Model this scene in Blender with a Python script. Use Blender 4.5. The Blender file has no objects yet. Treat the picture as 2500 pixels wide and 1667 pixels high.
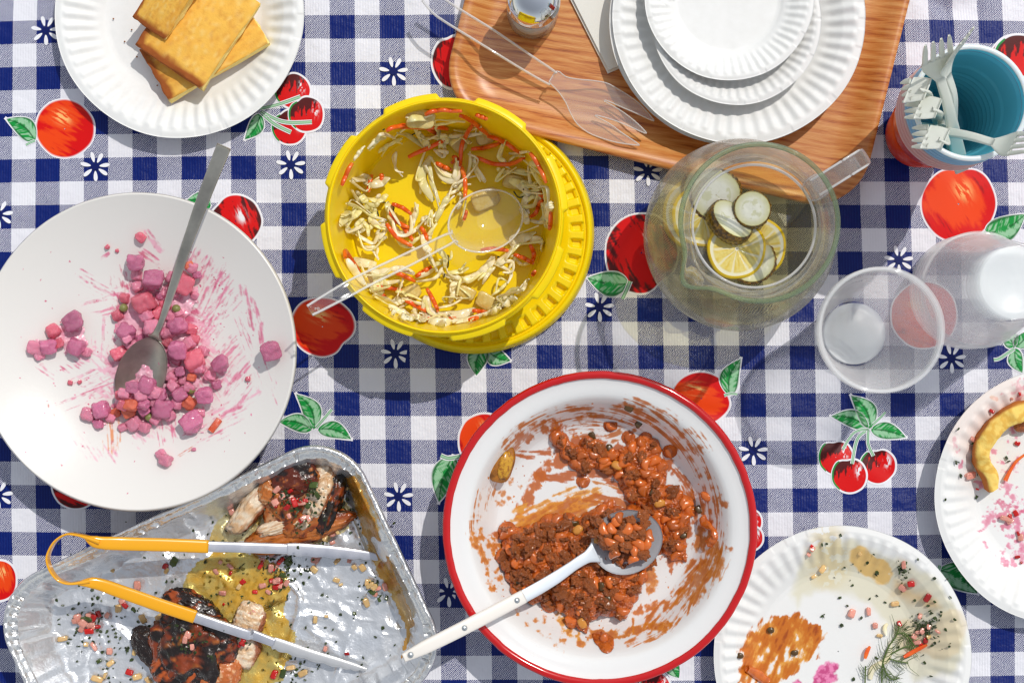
import bpy, bmesh, math, random
import numpy as np
from mathutils import Vector, Matrix

random.seed(7)
RNG = np.random.default_rng(7)
sc = bpy.context.scene
COL = sc.collection
PI = math.pi

# ------------------------------------------------------------------ camera
CAM_H = 1.5                      # camera height above the table top (m)
FPX = 4074.0                     # focal length in photo pixels (photo is 2500 wide)
TILT = math.radians(1.36)
cam_d = bpy.data.cameras.new('camera')
cam = bpy.data.objects.new('camera', cam_d)
COL.objects.link(cam)
cam.location = (0, -CAM_H * math.tan(TILT), CAM_H)
cam.rotation_euler = (TILT, 0, 0)
cam_d.sensor_fit = 'HORIZONTAL'
cam_d.angle = 2 * math.atan(1250 / FPX)
cam_d.clip_start = 0.05
cam_d.clip_end = 200
sc.camera = cam

# ------------------------------------------------------------------ sky, sun, exposure
SUN_EL = math.radians(56)
SUN_AZ = math.atan2(0.6, 0.8)    # from +Y towards +X
world = bpy.data.worlds.new('World')
sc.world = world
world.use_nodes = True
wn, wl = world.node_tree.nodes, world.node_tree.links
wn.clear()
sky = wn.new('ShaderNodeTexSky'); sky.sky_type = 'NISHITA'; sky.sun_disc = False
sky.sun_elevation = SUN_EL; sky.sun_rotation = SUN_AZ; sky.dust_density = 0.5; sky.air_density = 1.6; sky.ozone_density = 0.6
bg = wn.new('ShaderNodeBackground'); bg.inputs['Strength'].default_value = 0.15
wo = wn.new('ShaderNodeOutputWorld')
hz = wn.new('ShaderNodeHueSaturation'); hz.inputs['Saturation'].default_value = 0.34      # a hazy, whitish bright sky
wl.new(sky.outputs[0], hz.inputs['Color']); wl.new(hz.outputs[0], bg.inputs[0]); wl.new(bg.outputs[0], wo.inputs[0])
sun_d = bpy.data.lights.new('sun', 'SUN')
sun_d.energy = 2.9; sun_d.angle = math.radians(0.5); sun_d.color = (1.0, 0.955, 0.89)
sun = bpy.data.objects.new('sun', sun_d); COL.objects.link(sun)
SUNV = Vector((math.sin(SUN_AZ) * math.cos(SUN_EL), math.cos(SUN_AZ) * math.cos(SUN_EL), math.sin(SUN_EL)))
sun.rotation_euler = SUNV.to_track_quat('Z', 'Y').to_euler()
sun.location = SUNV * 3
vs = sc.view_settings
vs.view_transform = 'Standard'; vs.look = 'None'; vs.gamma = 1; vs.use_curve_mapping = False
vs.exposure = -0.36
sc.render.engine = 'CYCLES'
cy = sc.cycles
cy.use_denoising = True
cy.max_bounces = 16; cy.transparent_max_bounces = 40; cy.transmission_bounces = 12; cy.glossy_bounces = 5; cy.diffuse_bounces = 4
cy.caustics_reflective = False; cy.caustics_refractive = False
cy.sample_clamp_indirect = 6
cy.filter_width = 1.4

# ------------------------------------------------------------------ layout helpers
_ct, _st = math.cos(TILT), math.sin(TILT)
def W(px, py, z=0.0):
    """Point at height z that stands at photo pixel (px, py)."""
    u, v = (px - 1250) / FPX, (833.5 - py) / FPX
    d = Vector((u, v * _ct + _st, v * _st - _ct))
    t = (z - cam.location.z) / d.z
    return Vector((d.x * t, cam.location.y + d.y * t, z))
def PXA(P):
    """World points (n,3) to photo pixels (n,2): used to lay stains and prints out."""
    q = np.asarray(P, float) - np.array(cam.location)
    dep = q[:, 1] * _st - q[:, 2] * _ct
    up = q[:, 1] * _ct + q[:, 2] * _st
    return np.stack([1250 + FPX * q[:, 0] / dep, 833.5 - FPX * up / dep], 1)
def mpp(z=0.0): return (CAM_H - z) / FPX
def lin(r, g, b, k=1.0):
    f = lambda c: ((c / 255 + 0.055) / 1.055) ** 2.4 if c > 10.3 else c / 255 / 12.92
    return (f(r) * k, f(g) * k, f(b) * k)

# ------------------------------------------------------------------ numpy noise
def _h(a, b, c, s):
    x = (a * 374761393 + b * 668265263 + c * 2147483647 // 7 + s * 1274126177) & 0x7fffffff
    x = ((x ^ (x >> 13)) * 1274126177) & 0x7fffffff
    x = ((x ^ (x >> 15)) * 668265263) & 0x7fffffff
    return ((x ^ (x >> 16)) & 0xffffff) / float(0xffffff)
def vn(x, y, z=0.0, s=0):
    x, y, z = np.broadcast_arrays(np.asarray(x, float), np.asarray(y, float), np.asarray(z, float))
    xi, yi, zi = np.floor(x).astype(np.int64), np.floor(y).astype(np.int64), np.floor(z).astype(np.int64)
    fx, fy, fz = x - xi, y - yi, z - zi
    fx, fy, fz = fx * fx * (3 - 2 * fx), fy * fy * (3 - 2 * fy), fz * fz * (3 - 2 * fz)
    r = 0
    for dz in (0, 1):
        wz = fz if dz else 1 - fz
        a = _h(xi, yi, zi + dz, s) * (1 - fx) + _h(xi + 1, yi, zi + dz, s) * fx
        b = _h(xi, yi + 1, zi + dz, s) * (1 - fx) + _h(xi + 1, yi + 1, zi + dz, s) * fx
        r = r + wz * (a * (1 - fy) + b * fy)
    return r
def fbm(x, y, z=0.0, o=4, s=0):
    r, a, n = 0, 1.0, 0
    for i in range(o):
        r = r + a * vn(x * 2 ** i, y * 2 ** i, z * 2 ** i, s + i * 17); n += a; a *= 0.5
    return r / n
def sstep(a, b, x):
    t = np.clip((x - a) / (b - a), 0, 1); return t * t * (3 - 2 * t)
def mixc(c, d, t):
    t = np.asarray(t)[..., None]; return c * (1 - t) + np.asarray(d) * t
def poly_dist(P, line):
    """Distance from points (n,2) to a polyline, and the fraction along it."""
    L = np.asarray(line, float); best = np.full(len(P), 1e9); fr = np.zeros(len(P)); tot = len(L) - 1
    for i in range(tot):
        a, b = L[i], L[i + 1]; d = b - a
        t = np.clip(((P - a) @ d) / (d @ d + 1e-12), 0, 1)
        q = np.hypot(*(P - a - t[:, None] * d).T)
        m = q < best; best[m] = q[m]; fr[m] = (i + t[m]) / tot
    return best, fr
def in_poly(P, poly):
    P = np.asarray(P, float); poly = np.asarray(poly, float); r = np.zeros(len(P), bool); j = len(poly) - 1
    for i in range(len(poly)):
        xi, yi = poly[i]; xj, yj = poly[j]
        c = ((yi > P[:, 1]) != (yj > P[:, 1])) & (P[:, 0] < (xj - xi) * (P[:, 1] - yi) / (yj - yi + 1e-12) + xi)
        r ^= c; j = i
    return r
def sd_poly(P, poly):
    """Signed distance, positive inside."""
    d, _ = poly_dist(P, list(poly) + [poly[0]])
    return np.where(in_poly(P, poly), d, -d)

def cover(n, m, dens, soft=.07):
    """Patchy cover: noise n kept where it beats a threshold that tightens as the stroke mask m fades."""
    t = .70 - .40 * dens; v = n - (1 - m) * .30
    return sstep(t - .02, t + soft, v) * sstep(0, .12, m), v - t
def zone(x, y, cx, cy_, r):
    """Where a bit lies in its dish, in words."""
    h = 'left' if x < cx - r * .33 else 'right' if x > cx + r * .33 else ''; v = 'upper' if y < cy_ - r * .33 else 'lower' if y > cy_ + r * .33 else ''
    return (v + ' ' + h).strip() or 'middle'
# ------------------------------------------------------------------ object helpers
def props(o, label=None, cat=None, group=None, kind=None):
    if label: o['label'] = label
    if cat: o['category'] = cat
    if group: o['group'] = group
    if kind: o['kind'] = kind
    return o
def thing(name, label, cat, loc=(0, 0, 0), group=None):
    o = bpy.data.objects.new(name, None); COL.objects.link(o); o.location = loc
    o.empty_display_size = 0.02
    return props(o, label, cat, group)
def wpos(o):
    p = Vector((0, 0, 0))
    while o is not None: p += o.location; o = o.parent
    return p
def mesh(name, V, F, mat=None, smooth=True, col=None, uv=None):
    """Mesh data from numpy vertices and a list/array of faces."""
    m = bpy.data.meshes.new(name)
    V = np.asarray(V, np.float32)
    if isinstance(F, np.ndarray):
        n, k = F.shape
        m.vertices.add(len(V)); m.vertices.foreach_set('co', V.ravel())
        m.loops.add(n * k); m.loops.foreach_set('vertex_index', F.ravel().astype(np.int32))
        m.polygons.add(n); m.polygons.foreach_set('loop_start', (np.arange(n) * k).astype(np.int32))
        m.polygons.foreach_set('loop_total', np.full(n, k, np.int32))
        m.update(calc_edges=True); m.validate()
    else:
        m.from_pydata([tuple(map(float, v)) for v in V], [], [tuple(int(i) for i in f) for f in F]); m.update()
    if smooth: m.polygons.foreach_set('use_smooth', np.ones(len(m.polygons), bool))
    if col is not None:
        c = np.asarray(col, np.float32)
        if c.shape[1] == 3: c = np.concatenate([c, np.zeros((len(c), 1), np.float32)], 1)
        a = m.color_attributes.new('col', 'FLOAT_COLOR', 'POINT'); a.data.foreach_set('color', c.ravel())
    if uv is not None:
        l = m.uv_layers.new(name='uv'); idx = np.empty(len(m.loops), np.int32); m.loops.foreach_get('vertex_index', idx)
        l.data.foreach_set('uv', np.asarray(uv, np.float32)[idx].ravel())
    if mat: m.materials.append(mat)
    return m
def ob(name, V, F, mat=None, parent=None, smooth=True, col=None, uv=None, **kw):
    """One object; V in world coordinates, stored relative to the parent."""
    V = np.asarray(V, float)
    if parent is not None: V = V - np.array(wpos(parent))
    o = bpy.data.objects.new(name, mesh(name, V, F, mat, smooth, col, uv)); COL.objects.link(o)
    if parent is not None: o.parent = parent
    return props(o, **kw)
def obc(name, V, F, mat, **kw):
    """A top-level one-mesh thing with its origin at the mean of its vertices' base."""
    V = np.asarray(V, float); c = V.mean(0); c[2] = V[:, 2].min()
    o = bpy.data.objects.new(name, mesh(name, V - c, F, mat, kw.pop('smooth', True), kw.pop('col', None))); COL.objects.link(o); o.location = c
    return props(o, **kw)
def inst(name, me, loc, rot=(0, 0, 0), scale=1.0, parent=None, **kw):
    o = bpy.data.objects.new(name, me); COL.objects.link(o)
    o.location = loc; o.rotation_euler = rot
    o.scale = (scale,) * 3 if isinstance(scale, (int, float)) else scale
    if parent is not None: o.parent = parent
    return props(o, **kw)

# ------------------------------------------------------------------ shapes (all return V, F)
def grid_faces(nu, nv, wrap_u=False, wrap_v=False):
    """Quads of an nu x nv vertex grid (index i*nv + j)."""
    i = np.arange(nu if wrap_u else nu - 1); j = np.arange(nv if wrap_v else nv - 1)
    I, J = np.meshgrid(i, j, indexing='ij'); I, J = I.ravel(), J.ravel()
    I2, J2 = (I + 1) % nu, (J + 1) % nv
    return np.stack([I * nv + J, I2 * nv + J, I2 * nv + J2, I * nv + J2], 1)
def lathe(prof, n=96, c=(0, 0), mod=None, close=False):
    """prof: list of (r, z), bottom-up outwards.  mod(theta, r, z) -> (r, z)."""
    pr = np.array(prof, float); th = np.linspace(0, 2 * PI, n, endpoint=False)
    R, T = np.meshgrid(pr[:, 0], th, indexing='ij'); Z = np.repeat(pr[:, 1:2], n, 1)
    if mod is not None: R, Z = mod(T, R, Z)
    V = np.stack([c[0] + R * np.cos(T), c[1] + R * np.sin(T), Z], -1).reshape(-1, 3)
    return V, grid_faces(len(pr), n, close, True)[:, ::-1]
def dense(prof, step):
    """Resample a profile so that no piece is longer than step."""
    out = [prof[0]]
    for a, b in zip(prof, prof[1:]):
        k = max(1, int(math.ceil(math.hypot(b[0] - a[0], b[1] - a[1]) / step)))
        out += [(a[0] + (b[0] - a[0]) * i / k, a[1] + (b[1] - a[1]) * i / k) for i in range(1, k + 1)]
    return out
def crom(pts, n=8, closed=False):
    """Catmull-Rom through the points, n samples per piece."""
    P = [np.array(p, float) for p in pts]; m = len(P); out = []
    for i in range(m if closed else m - 1):
        g = lambda k: P[k % m] if closed else P[min(max(k, 0), m - 1)]
        a, b, c, d = g(i - 1), g(i), g(i + 1), g(i + 2)
        for j in range(n):
            t = j / n
            out.append(0.5 * (2 * b + (c - a) * t + (2 * a - 5 * b + 4 * c - d) * t * t + (3 * b - a - 3 * c + d) * t ** 3))
    if not closed: out.append(P[-1])
    return np.array(out)
def sweep(path, a, b, nsec=10, p=2.0, up=(0, 0, 1), twist=None, cap=True):
    """Superellipse section (half width a across, half height b along up) swept along a path."""
    P = np.asarray(path, float); n = len(P)
    a = np.full(n, a) if np.isscalar(a) else np.interp(np.linspace(0, 1, n), np.linspace(0, 1, len(a)), a)
    b = np.full(n, b) if np.isscalar(b) else np.interp(np.linspace(0, 1, n), np.linspace(0, 1, len(b)), b)
    T = np.gradient(P, axis=0); T /= np.linalg.norm(T, axis=1)[:, None] + 1e-12
    U = np.tile(np.array(up, float), (n, 1)) if np.ndim(up) == 1 else np.asarray(up, float)
    X = np.cross(T, U); X /= np.linalg.norm(X, axis=1)[:, None] + 1e-12
    Y = np.cross(X, T)
    if twist is not None:
        tw = np.interp(np.linspace(0, 1, n), np.linspace(0, 1, len(twist)), twist)[:, None]
        X, Y = X * np.cos(tw) + Y * np.sin(tw), Y * np.cos(tw) - X * np.sin(tw)
    th = np.linspace(0, 2 * PI, nsec, endpoint=False)
    cx = np.sign(np.cos(th)) * np.abs(np.cos(th)) ** (2 / p); cyy = np.sign(np.sin(th)) * np.abs(np.sin(th)) ** (2 / p)
    V = (P[:, None, :] + X[:, None, :] * (a[:, None] * cx)[..., None] + Y[:, None, :] * (b[:, None] * cyy)[..., None]).reshape(-1, 3)
    F = [tuple(f) for f in grid_faces(n, nsec, False, True)]
    if cap: F += [tuple(range(nsec))[::-1], tuple((n - 1) * nsec + k for k in range(nsec))]
    return V, F
def join(*parts):
    V, F, k = [], [], 0
    for v, f in parts:
        V.append(np.asarray(v)); F += [tuple(int(i) + k for i in q) for q in f]; k += len(v)
    return np.concatenate(V), F
_ico = {}
def ico(sub):
    if sub not in _ico:
        b = bmesh.new(); bmesh.ops.create_icosphere(b, subdivisions=sub, radius=1)
        b.verts.ensure_lookup_table()
        _ico[sub] = (np.array([v.co[:] for v in b.verts]), np.array([[v.index for v in f.verts] for f in b.faces])); b.free()
    return _ico[sub][0].copy(), _ico[sub][1].copy()
def blob(r, sub=3, amp=0.2, freq=1.5, seed=0, p=2.0, o=3):
    """Lumpy superellipsoid with half sizes r."""
    d, F = ico(sub)
    k = (np.abs(d) ** p).sum(1) ** (-1 / p)
    nz = fbm(d[:, 0] * freq + 9.1 + seed, d[:, 1] * freq + 3.3, d[:, 2] * freq + 5.7, o, seed)
    V = d * (k * (1 + amp * (nz * 2 - 1)))[:, None] * np.array(r)
    return V, F
def rot(V, rx=0, ry=0, rz=0):
    R = Matrix.Rotation(rz, 3, 'Z') @ Matrix.Rotation(ry, 3, 'Y') @ Matrix.Rotation(rx, 3, 'X')
    return np.asarray(V) @ np.array(R).T
def frame(V, O, Y, N):
    """Local (x across, y along, z normal) to world: origin O, direction Y, normal N."""
    Y = np.array(Y, float); Y /= np.linalg.norm(Y); N = np.array(N, float)
    X = np.cross(Y, N); X /= np.linalg.norm(X); Z = np.cross(X, Y)
    return np.array(O) + np.asarray(V)[:, :1] * X + np.asarray(V)[:, 1:2] * Y + np.asarray(V)[:, 2:3] * Z
def prism(poly, z0, z1):
    """Upright prism over a plan polygon of (x, y)."""
    n = len(poly); V = [(x, y, z0) for x, y in poly] + [(x, y, z1) for x, y in poly]
    F = [tuple(range(n))[::-1], tuple(range(n, 2 * n))] + [(i, (i + 1) % n, n + (i + 1) % n, n + i) for i in range(n)]
    return np.array(V), F

# ------------------------------------------------------------------ materials
def M(name, base=(0.8, 0.8, 0.8), rough=0.5, metal=0.0, spec=0.5, var=None, bump=None, coat=0.0, sss=0.0, sss_col=None, attr=False, wet=None, rnd=0.0, stretch=(1, 1, 1), trl=0.0, ior=1.5):
    m = bpy.data.materials.new(name); m.use_nodes = True
    n, l = m.node_tree.nodes, m.node_tree.links
    b = n['Principled BSDF']; out = n['Material Output']
    b.inputs['Roughness'].default_value = rough; b.inputs['Metallic'].default_value = metal
    b.inputs['Specular IOR Level'].default_value = spec; b.inputs['IOR'].default_value = ior
    b.inputs['Coat Weight'].default_value = coat; b.inputs['Coat Roughness'].default_value = 0.08
    if sss:
        b.inputs['Subsurface Weight'].default_value = sss; b.inputs['Subsurface Scale'].default_value = 0.006
        b.inputs['Subsurface Radius'].default_value = sss_col or (1, 0.6, 0.4)
    src = None
    if attr:
        a = n.new('ShaderNodeVertexColor'); a.layer_name = 'col'; src = a.outputs['Color']
        if wet is not None:
            mr = n.new('ShaderNodeMapRange'); l.new(a.outputs['Alpha'], mr.inputs[0]); mr.inputs[3].default_value = rough; mr.inputs[4].default_value = wet
            l.new(mr.outputs[0], b.inputs['Roughness'])
    tc = n.new('ShaderNodeTexCoord'); mp = n.new('ShaderNodeMapping'); l.new(tc.outputs['Object'], mp.inputs[0]); mp.inputs['Scale'].default_value = stretch
    if var:
        sc_, c2, lo, hi = var
        t = n.new('ShaderNodeTexNoise'); t.inputs['Scale'].default_value = sc_; t.inputs['Detail'].default_value = 5; t.inputs['Roughness'].default_value = 0.6
        l.new(mp.outputs[0], t.inputs['Vector'])
        mr = n.new('ShaderNodeMapRange'); mr.inputs[1].default_value = lo; mr.inputs[2].default_value = hi; l.new(t.outputs[0], mr.inputs[0])
        mx = n.new('ShaderNodeMix'); mx.data_type = 'RGBA'; l.new(mr.outputs[0], mx.inputs[0])
        mx.inputs[6].default_value = (*base, 1); mx.inputs[7].default_value = (*c2, 1)
        if src is not None: l.new(src, mx.inputs[6])
        src = mx.outputs[2]
    if rnd:
        oi = n.new('ShaderNodeObjectInfo'); hs = n.new('ShaderNodeHueSaturation')
        mr = n.new('ShaderNodeMapRange'); l.new(oi.outputs['Random'], mr.inputs[0]); mr.inputs[3].default_value = 1 - rnd; mr.inputs[4].default_value = 1 + rnd
        l.new(mr.outputs[0], hs.inputs['Value'])
        if src is not None: l.new(src, hs.inputs['Color'])
        else: hs.inputs['Color'].default_value = (*base, 1)
        src = hs.outputs[0]
    if src is not None: l.new(src, b.inputs['Base Color'])
    else: b.inputs['Base Color'].default_value = (*base, 1)
    if bump:
        for (bs, st, dist) in (bump if isinstance(bump, list) else [bump]):
            t = n.new('ShaderNodeTexNoise'); t.inputs['Scale'].default_value = bs; t.inputs['Detail'].default_value = 6
            l.new(mp.outputs[0], t.inputs['Vector'])
            bp = n.new('ShaderNodeBump'); bp.inputs['Strength'].default_value = st; bp.inputs['Distance'].default_value = dist
            l.new(t.outputs[0], bp.inputs['Height'])
            prev = b.inputs['Normal'].links[0].from_socket if b.inputs['Normal'].links else None
            if prev: l.new(prev, bp.inputs['Normal'])
            l.new(bp.outputs[0], b.inputs['Normal'])
    if trl:
        tr = n.new('ShaderNodeBsdfTranslucent'); mxs = n.new('ShaderNodeMixShader'); mxs.inputs[0].default_value = trl
        if src is not None: l.new(src, tr.inputs[0])
        else: tr.inputs[0].default_value = (*base, 1)
        l.new(b.outputs[0], mxs.inputs[1]); l.new(tr.outputs[0], mxs.inputs[2]); l.new(mxs.outputs[0], out.inputs[0])
    return m
def clear(name, tint=(1, 1, 1), milk=0.06, edge=0.35, rough=0.03, refl=1.0, refr=0.0, ior=1.45, milkcol=(0.9, 0.92, 0.93), bump=None, patchy=None, trans=0.2):
    """Thin clear plastic or glass: see-through, shiny by Fresnel, a little milky towards its edges; refr mixes real refraction in."""
    m = bpy.data.materials.new(name); m.use_nodes = True
    n, l = m.node_tree.nodes, m.node_tree.links; n.remove(n['Principled BSDF']); out = n['Material Output']
    tr = n.new('ShaderNodeBsdfTransparent'); tr.inputs[0].default_value = (*tint, 1)
    cur = tr.outputs[0]
    if refr:
        rf = n.new('ShaderNodeBsdfRefraction'); rf.inputs['IOR'].default_value = ior; rf.inputs['Roughness'].default_value = 0.0; rf.inputs[0].default_value = (*tint, 1)
        mx = n.new('ShaderNodeMixShader'); mx.inputs[0].default_value = refr; l.new(cur, mx.inputs[1]); l.new(rf.outputs[0], mx.inputs[2]); cur = mx.outputs[0]
    lw = n.new('ShaderNodeLayerWeight'); lw.inputs['Blend'].default_value = 0.5
    mr = n.new('ShaderNodeMapRange'); mr.inputs[1].default_value = 0.35; mr.inputs[2].default_value = 1.0; mr.inputs[3].default_value = milk; mr.inputs[4].default_value = edge
    l.new(lw.outputs['Facing'], mr.inputs[0])
    df = n.new('ShaderNodeBsdfDiffuse'); df.inputs[0].default_value = (*milkcol, 1); tl = n.new('ShaderNodeBsdfTranslucent'); tl.inputs[0].default_value = (*milkcol, 1)
    dm = n.new('ShaderNodeMixShader'); dm.inputs[0].default_value = trans; l.new(df.outputs[0], dm.inputs[1]); l.new(tl.outputs[0], dm.inputs[2])
    fac = mr.outputs[0]
    if patchy:
        tn = n.new('ShaderNodeTexNoise'); tn.inputs['Scale'].default_value = patchy[0]; tn.inputs['Detail'].default_value = 5; tco = n.new('ShaderNodeTexCoord'); l.new(tco.outputs['Object'], tn.inputs['Vector'])
        pr = n.new('ShaderNodeMapRange'); pr.inputs[1].default_value = .40; pr.inputs[2].default_value = .66; pr.inputs[3].default_value = patchy[1]; pr.inputs[4].default_value = patchy[2]; l.new(tn.outputs[0], pr.inputs[0])
        pm = n.new('ShaderNodeMath'); pm.operation = 'MULTIPLY'; pm.use_clamp = True; l.new(fac, pm.inputs[0]); l.new(pr.outputs[0], pm.inputs[1]); fac = pm.outputs[0]
    mx = n.new('ShaderNodeMixShader'); l.new(fac, mx.inputs[0]); l.new(cur, mx.inputs[1]); l.new(dm.outputs[0], mx.inputs[2]); cur = mx.outputs[0]
    gl = n.new('ShaderNodeBsdfGlossy'); gl.inputs['Roughness'].default_value = rough
    pw = n.new('ShaderNodeMath'); pw.operation = 'POWER'; pw.inputs[1].default_value = 4.0; l.new(lw.outputs['Facing'], pw.inputs[0])
    mu = n.new('ShaderNodeMath'); mu.operation = 'MULTIPLY_ADD'; mu.inputs[1].default_value = 0.5 * refl; mu.inputs[2].default_value = 0.025 * refl; mu.use_clamp = True; l.new(pw.outputs[0], mu.inputs[0])
    mx = n.new('ShaderNodeMixShader'); l.new(mu.outputs[0], mx.inputs[0]); l.new(cur, mx.inputs[1]); l.new(gl.outputs[0], mx.inputs[2])
    l.new(mx.outputs[0], out.inputs[0])
    if bump:
        t = n.new('ShaderNodeTexNoise'); t.inputs['Scale'].default_value = bump[0]
        bp = n.new('ShaderNodeBump'); bp.inputs['Strength'].default_value = bump[1]; bp.inputs['Distance'].default_value = bump[2]
        tc = n.new('ShaderNodeTexCoord'); l.new(tc.outputs['Object'], t.inputs['Vector']); l.new(t.outputs[0], bp.inputs['Height']); l.new(bp.outputs[0], gl.inputs['Normal'])
    return m

# ================================================================== ground and tablecloth
m_grass = M('grass', lin(70, 90, 40, 0.6), 0.9, var=(6, lin(100, 110, 60, 0.6), 0.4, 0.6))
gv = np.array([[-60, -60, -0.76], [60, -60, -0.76], [60, 60, -0.76], [-60, 60, -0.76]], float)
ob('ground', gv, np.array([[0, 1, 2, 3]]), m_grass, smooth=False, kind='structure')

def D(x, y): return (x * 1.06293, y * 1.06312)        # 2352-wide reading to photo pixels
_u = [(84.3, 440, 0), (202, 440, 2), (323, 440, 4), (446, 440, 6), (567, 440, 8), (681.4, 440, 10), (804.6, 440, 12), (804.6, 180, 12), (928, 180, 14), (1052, 180, 16),
      (85.7, 230, 0), (201.8, 230, 2), (812.5, 875, 12), (936.4, 875, 14), (1062.5, 875, 16), (1188.6, 875, 18), (1312.5, 875, 20), (1436.5, 875, 22), (1806, 870, 28), (1928.6, 870, 30),
      (1808, 1010, 28), (1931, 1010, 30), (2054.6, 1010, 32), (2177, 1010, 34), (2296, 1010, 36), (2047.5, 650, 32), (2162, 430, 34), (2269, 60, 36), (2390, 60, 38),
      (1935, 1220, 30), (2059, 1220, 32), (2182.5, 1220, 34), (943.6, 1225, 14), (2419, 1568, 38), (89.3, 1320, 0), (208, 1320, 2), (1074, 1590, 16), (1200, 1590, 18), (1326.8, 1590, 20), (684, 630, 10)]
_v = [(50, y, v) for y, v in [(50.7, 0), (161.8, 2), (275, 4), (387.5, 6), (501, 8), (615, 10), (1182.7, 20), (1298, 22)]] + \
     [(800, y, v) for y, v in [(36.8, 0), (150, 2), (264, 4), (379, 6), (493, 8), (610, 10), (725, 12), (839, 14), (956, 16)]] + \
     [(1040, y, v) for y, v in [(1191, 20), (1307, 22), (1425, 24), (1542.7, 26)]] + \
     [(2250, y, v) for y, v in [(47.5, 0), (159.6, 2), (273, 4), (387, 6), (501, 8), (614, 10), (728.6, 12), (843, 14), (959, 16), (1191, 20), (1307, 22), (1536.6, 26)]]
def _terms(x, y):
    x, y = (np.asarray(x, float) - 1250) / 1250, (np.asarray(y, float) - 833) / 833
    return np.stack([np.ones_like(x), x, y, x * x, x * y, y * y, x ** 3, x * x * y, x * y * y, y ** 3], -1)
def _fit(d):
    d = np.array(d); A = _terms(d[:, 0], d[:, 1]); R = np.diag([0, 0, 0, .02, .02, .02, .05, .05, .05, .05])
    return np.linalg.solve(A.T @ A + R, A.T @ d[:, 2])
_cu, _cv = _fit(_u), _fit(_v)
def cloth_uv(px, py):
    xc, yc = np.clip(px, -60, 2560), np.clip(py, -60, 1730)
    T = _terms(xc, yc)
    return np.stack([T @ _cu + (px - xc) / 61.5, T @ _cv + (py - yc) / 57.3], 1)
CREASE = [([D(1365, 735), D(1430, 728), D(1500, 745)], 26, 2.2), ([D(1380, 760), D(1450, 752)], 16, 1.2), ([D(2140, -10), D(2185, 22), D(2240, 20)], 24, 2.4), ([D(2165, 5), D(2175, 50)], 14, 1.4),
          ([D(770, 90), D(930, 30)], 30, 1.2), ([D(620, 600), D(720, 540)], 30, 1.2), ([D(1340, 380), D(1350, 560)], 16, 1.2), ([D(1960, 500), D(2040, 480)], 24, 1.0), ([D(1640, 1040), D(1760, 980)], 24, 1.0), ([D(640, 690), D(700, 660)], 20, 1.2)]
def cloth_z(x, y):
    x, y = np.asarray(x, float), np.asarray(y, float)
    z = -0.0034 * sstep(0.3, 0.8, fbm(x * 7 + 3, y * 7 + 1, 0, 3, 5)) - 0.0009 * vn(x * 22, y * 22, 0, 8) - 0.0016 * np.exp(-((fbm(x * 5 + 8, y * 5 + 2, 0, 2, 15) - .5) / .035) ** 2)
    px = PXA(np.stack([x, y, np.zeros_like(x)], -1).reshape(-1, 3)).reshape(x.shape + (2,)) if x.ndim == 1 else None
    if px is not None:
        for ln, w, h in CREASE:
            d, _ = poly_dist(px, ln); z = z - h * 1e-3 * np.exp(-(d / w) ** 2) + 0.0
    return z - 0.0002
gx = np.concatenate([np.linspace(-1.35, -0.52, 30)[:-1], np.linspace(-0.52, 0.52, 300), np.linspace(0.52, 1.35, 30)[1:]])
gy = np.concatenate([np.linspace(-1.0, -0.36, 25)[:-1], np.linspace(-0.36, 0.40, 220), np.linspace(0.40, 1.0, 25)[1:]])
X, Y = np.meshgrid(gx, gy, indexing='ij'); X, Y = X.ravel(), Y.ravel()
CV = np.stack([X, Y, cloth_z(X, Y)], 1)
p0 = PXA(np.stack([X, Y, 0 * X], 1))
cuv = cloth_uv(p0[:, 0], p0[:, 1])

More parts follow.
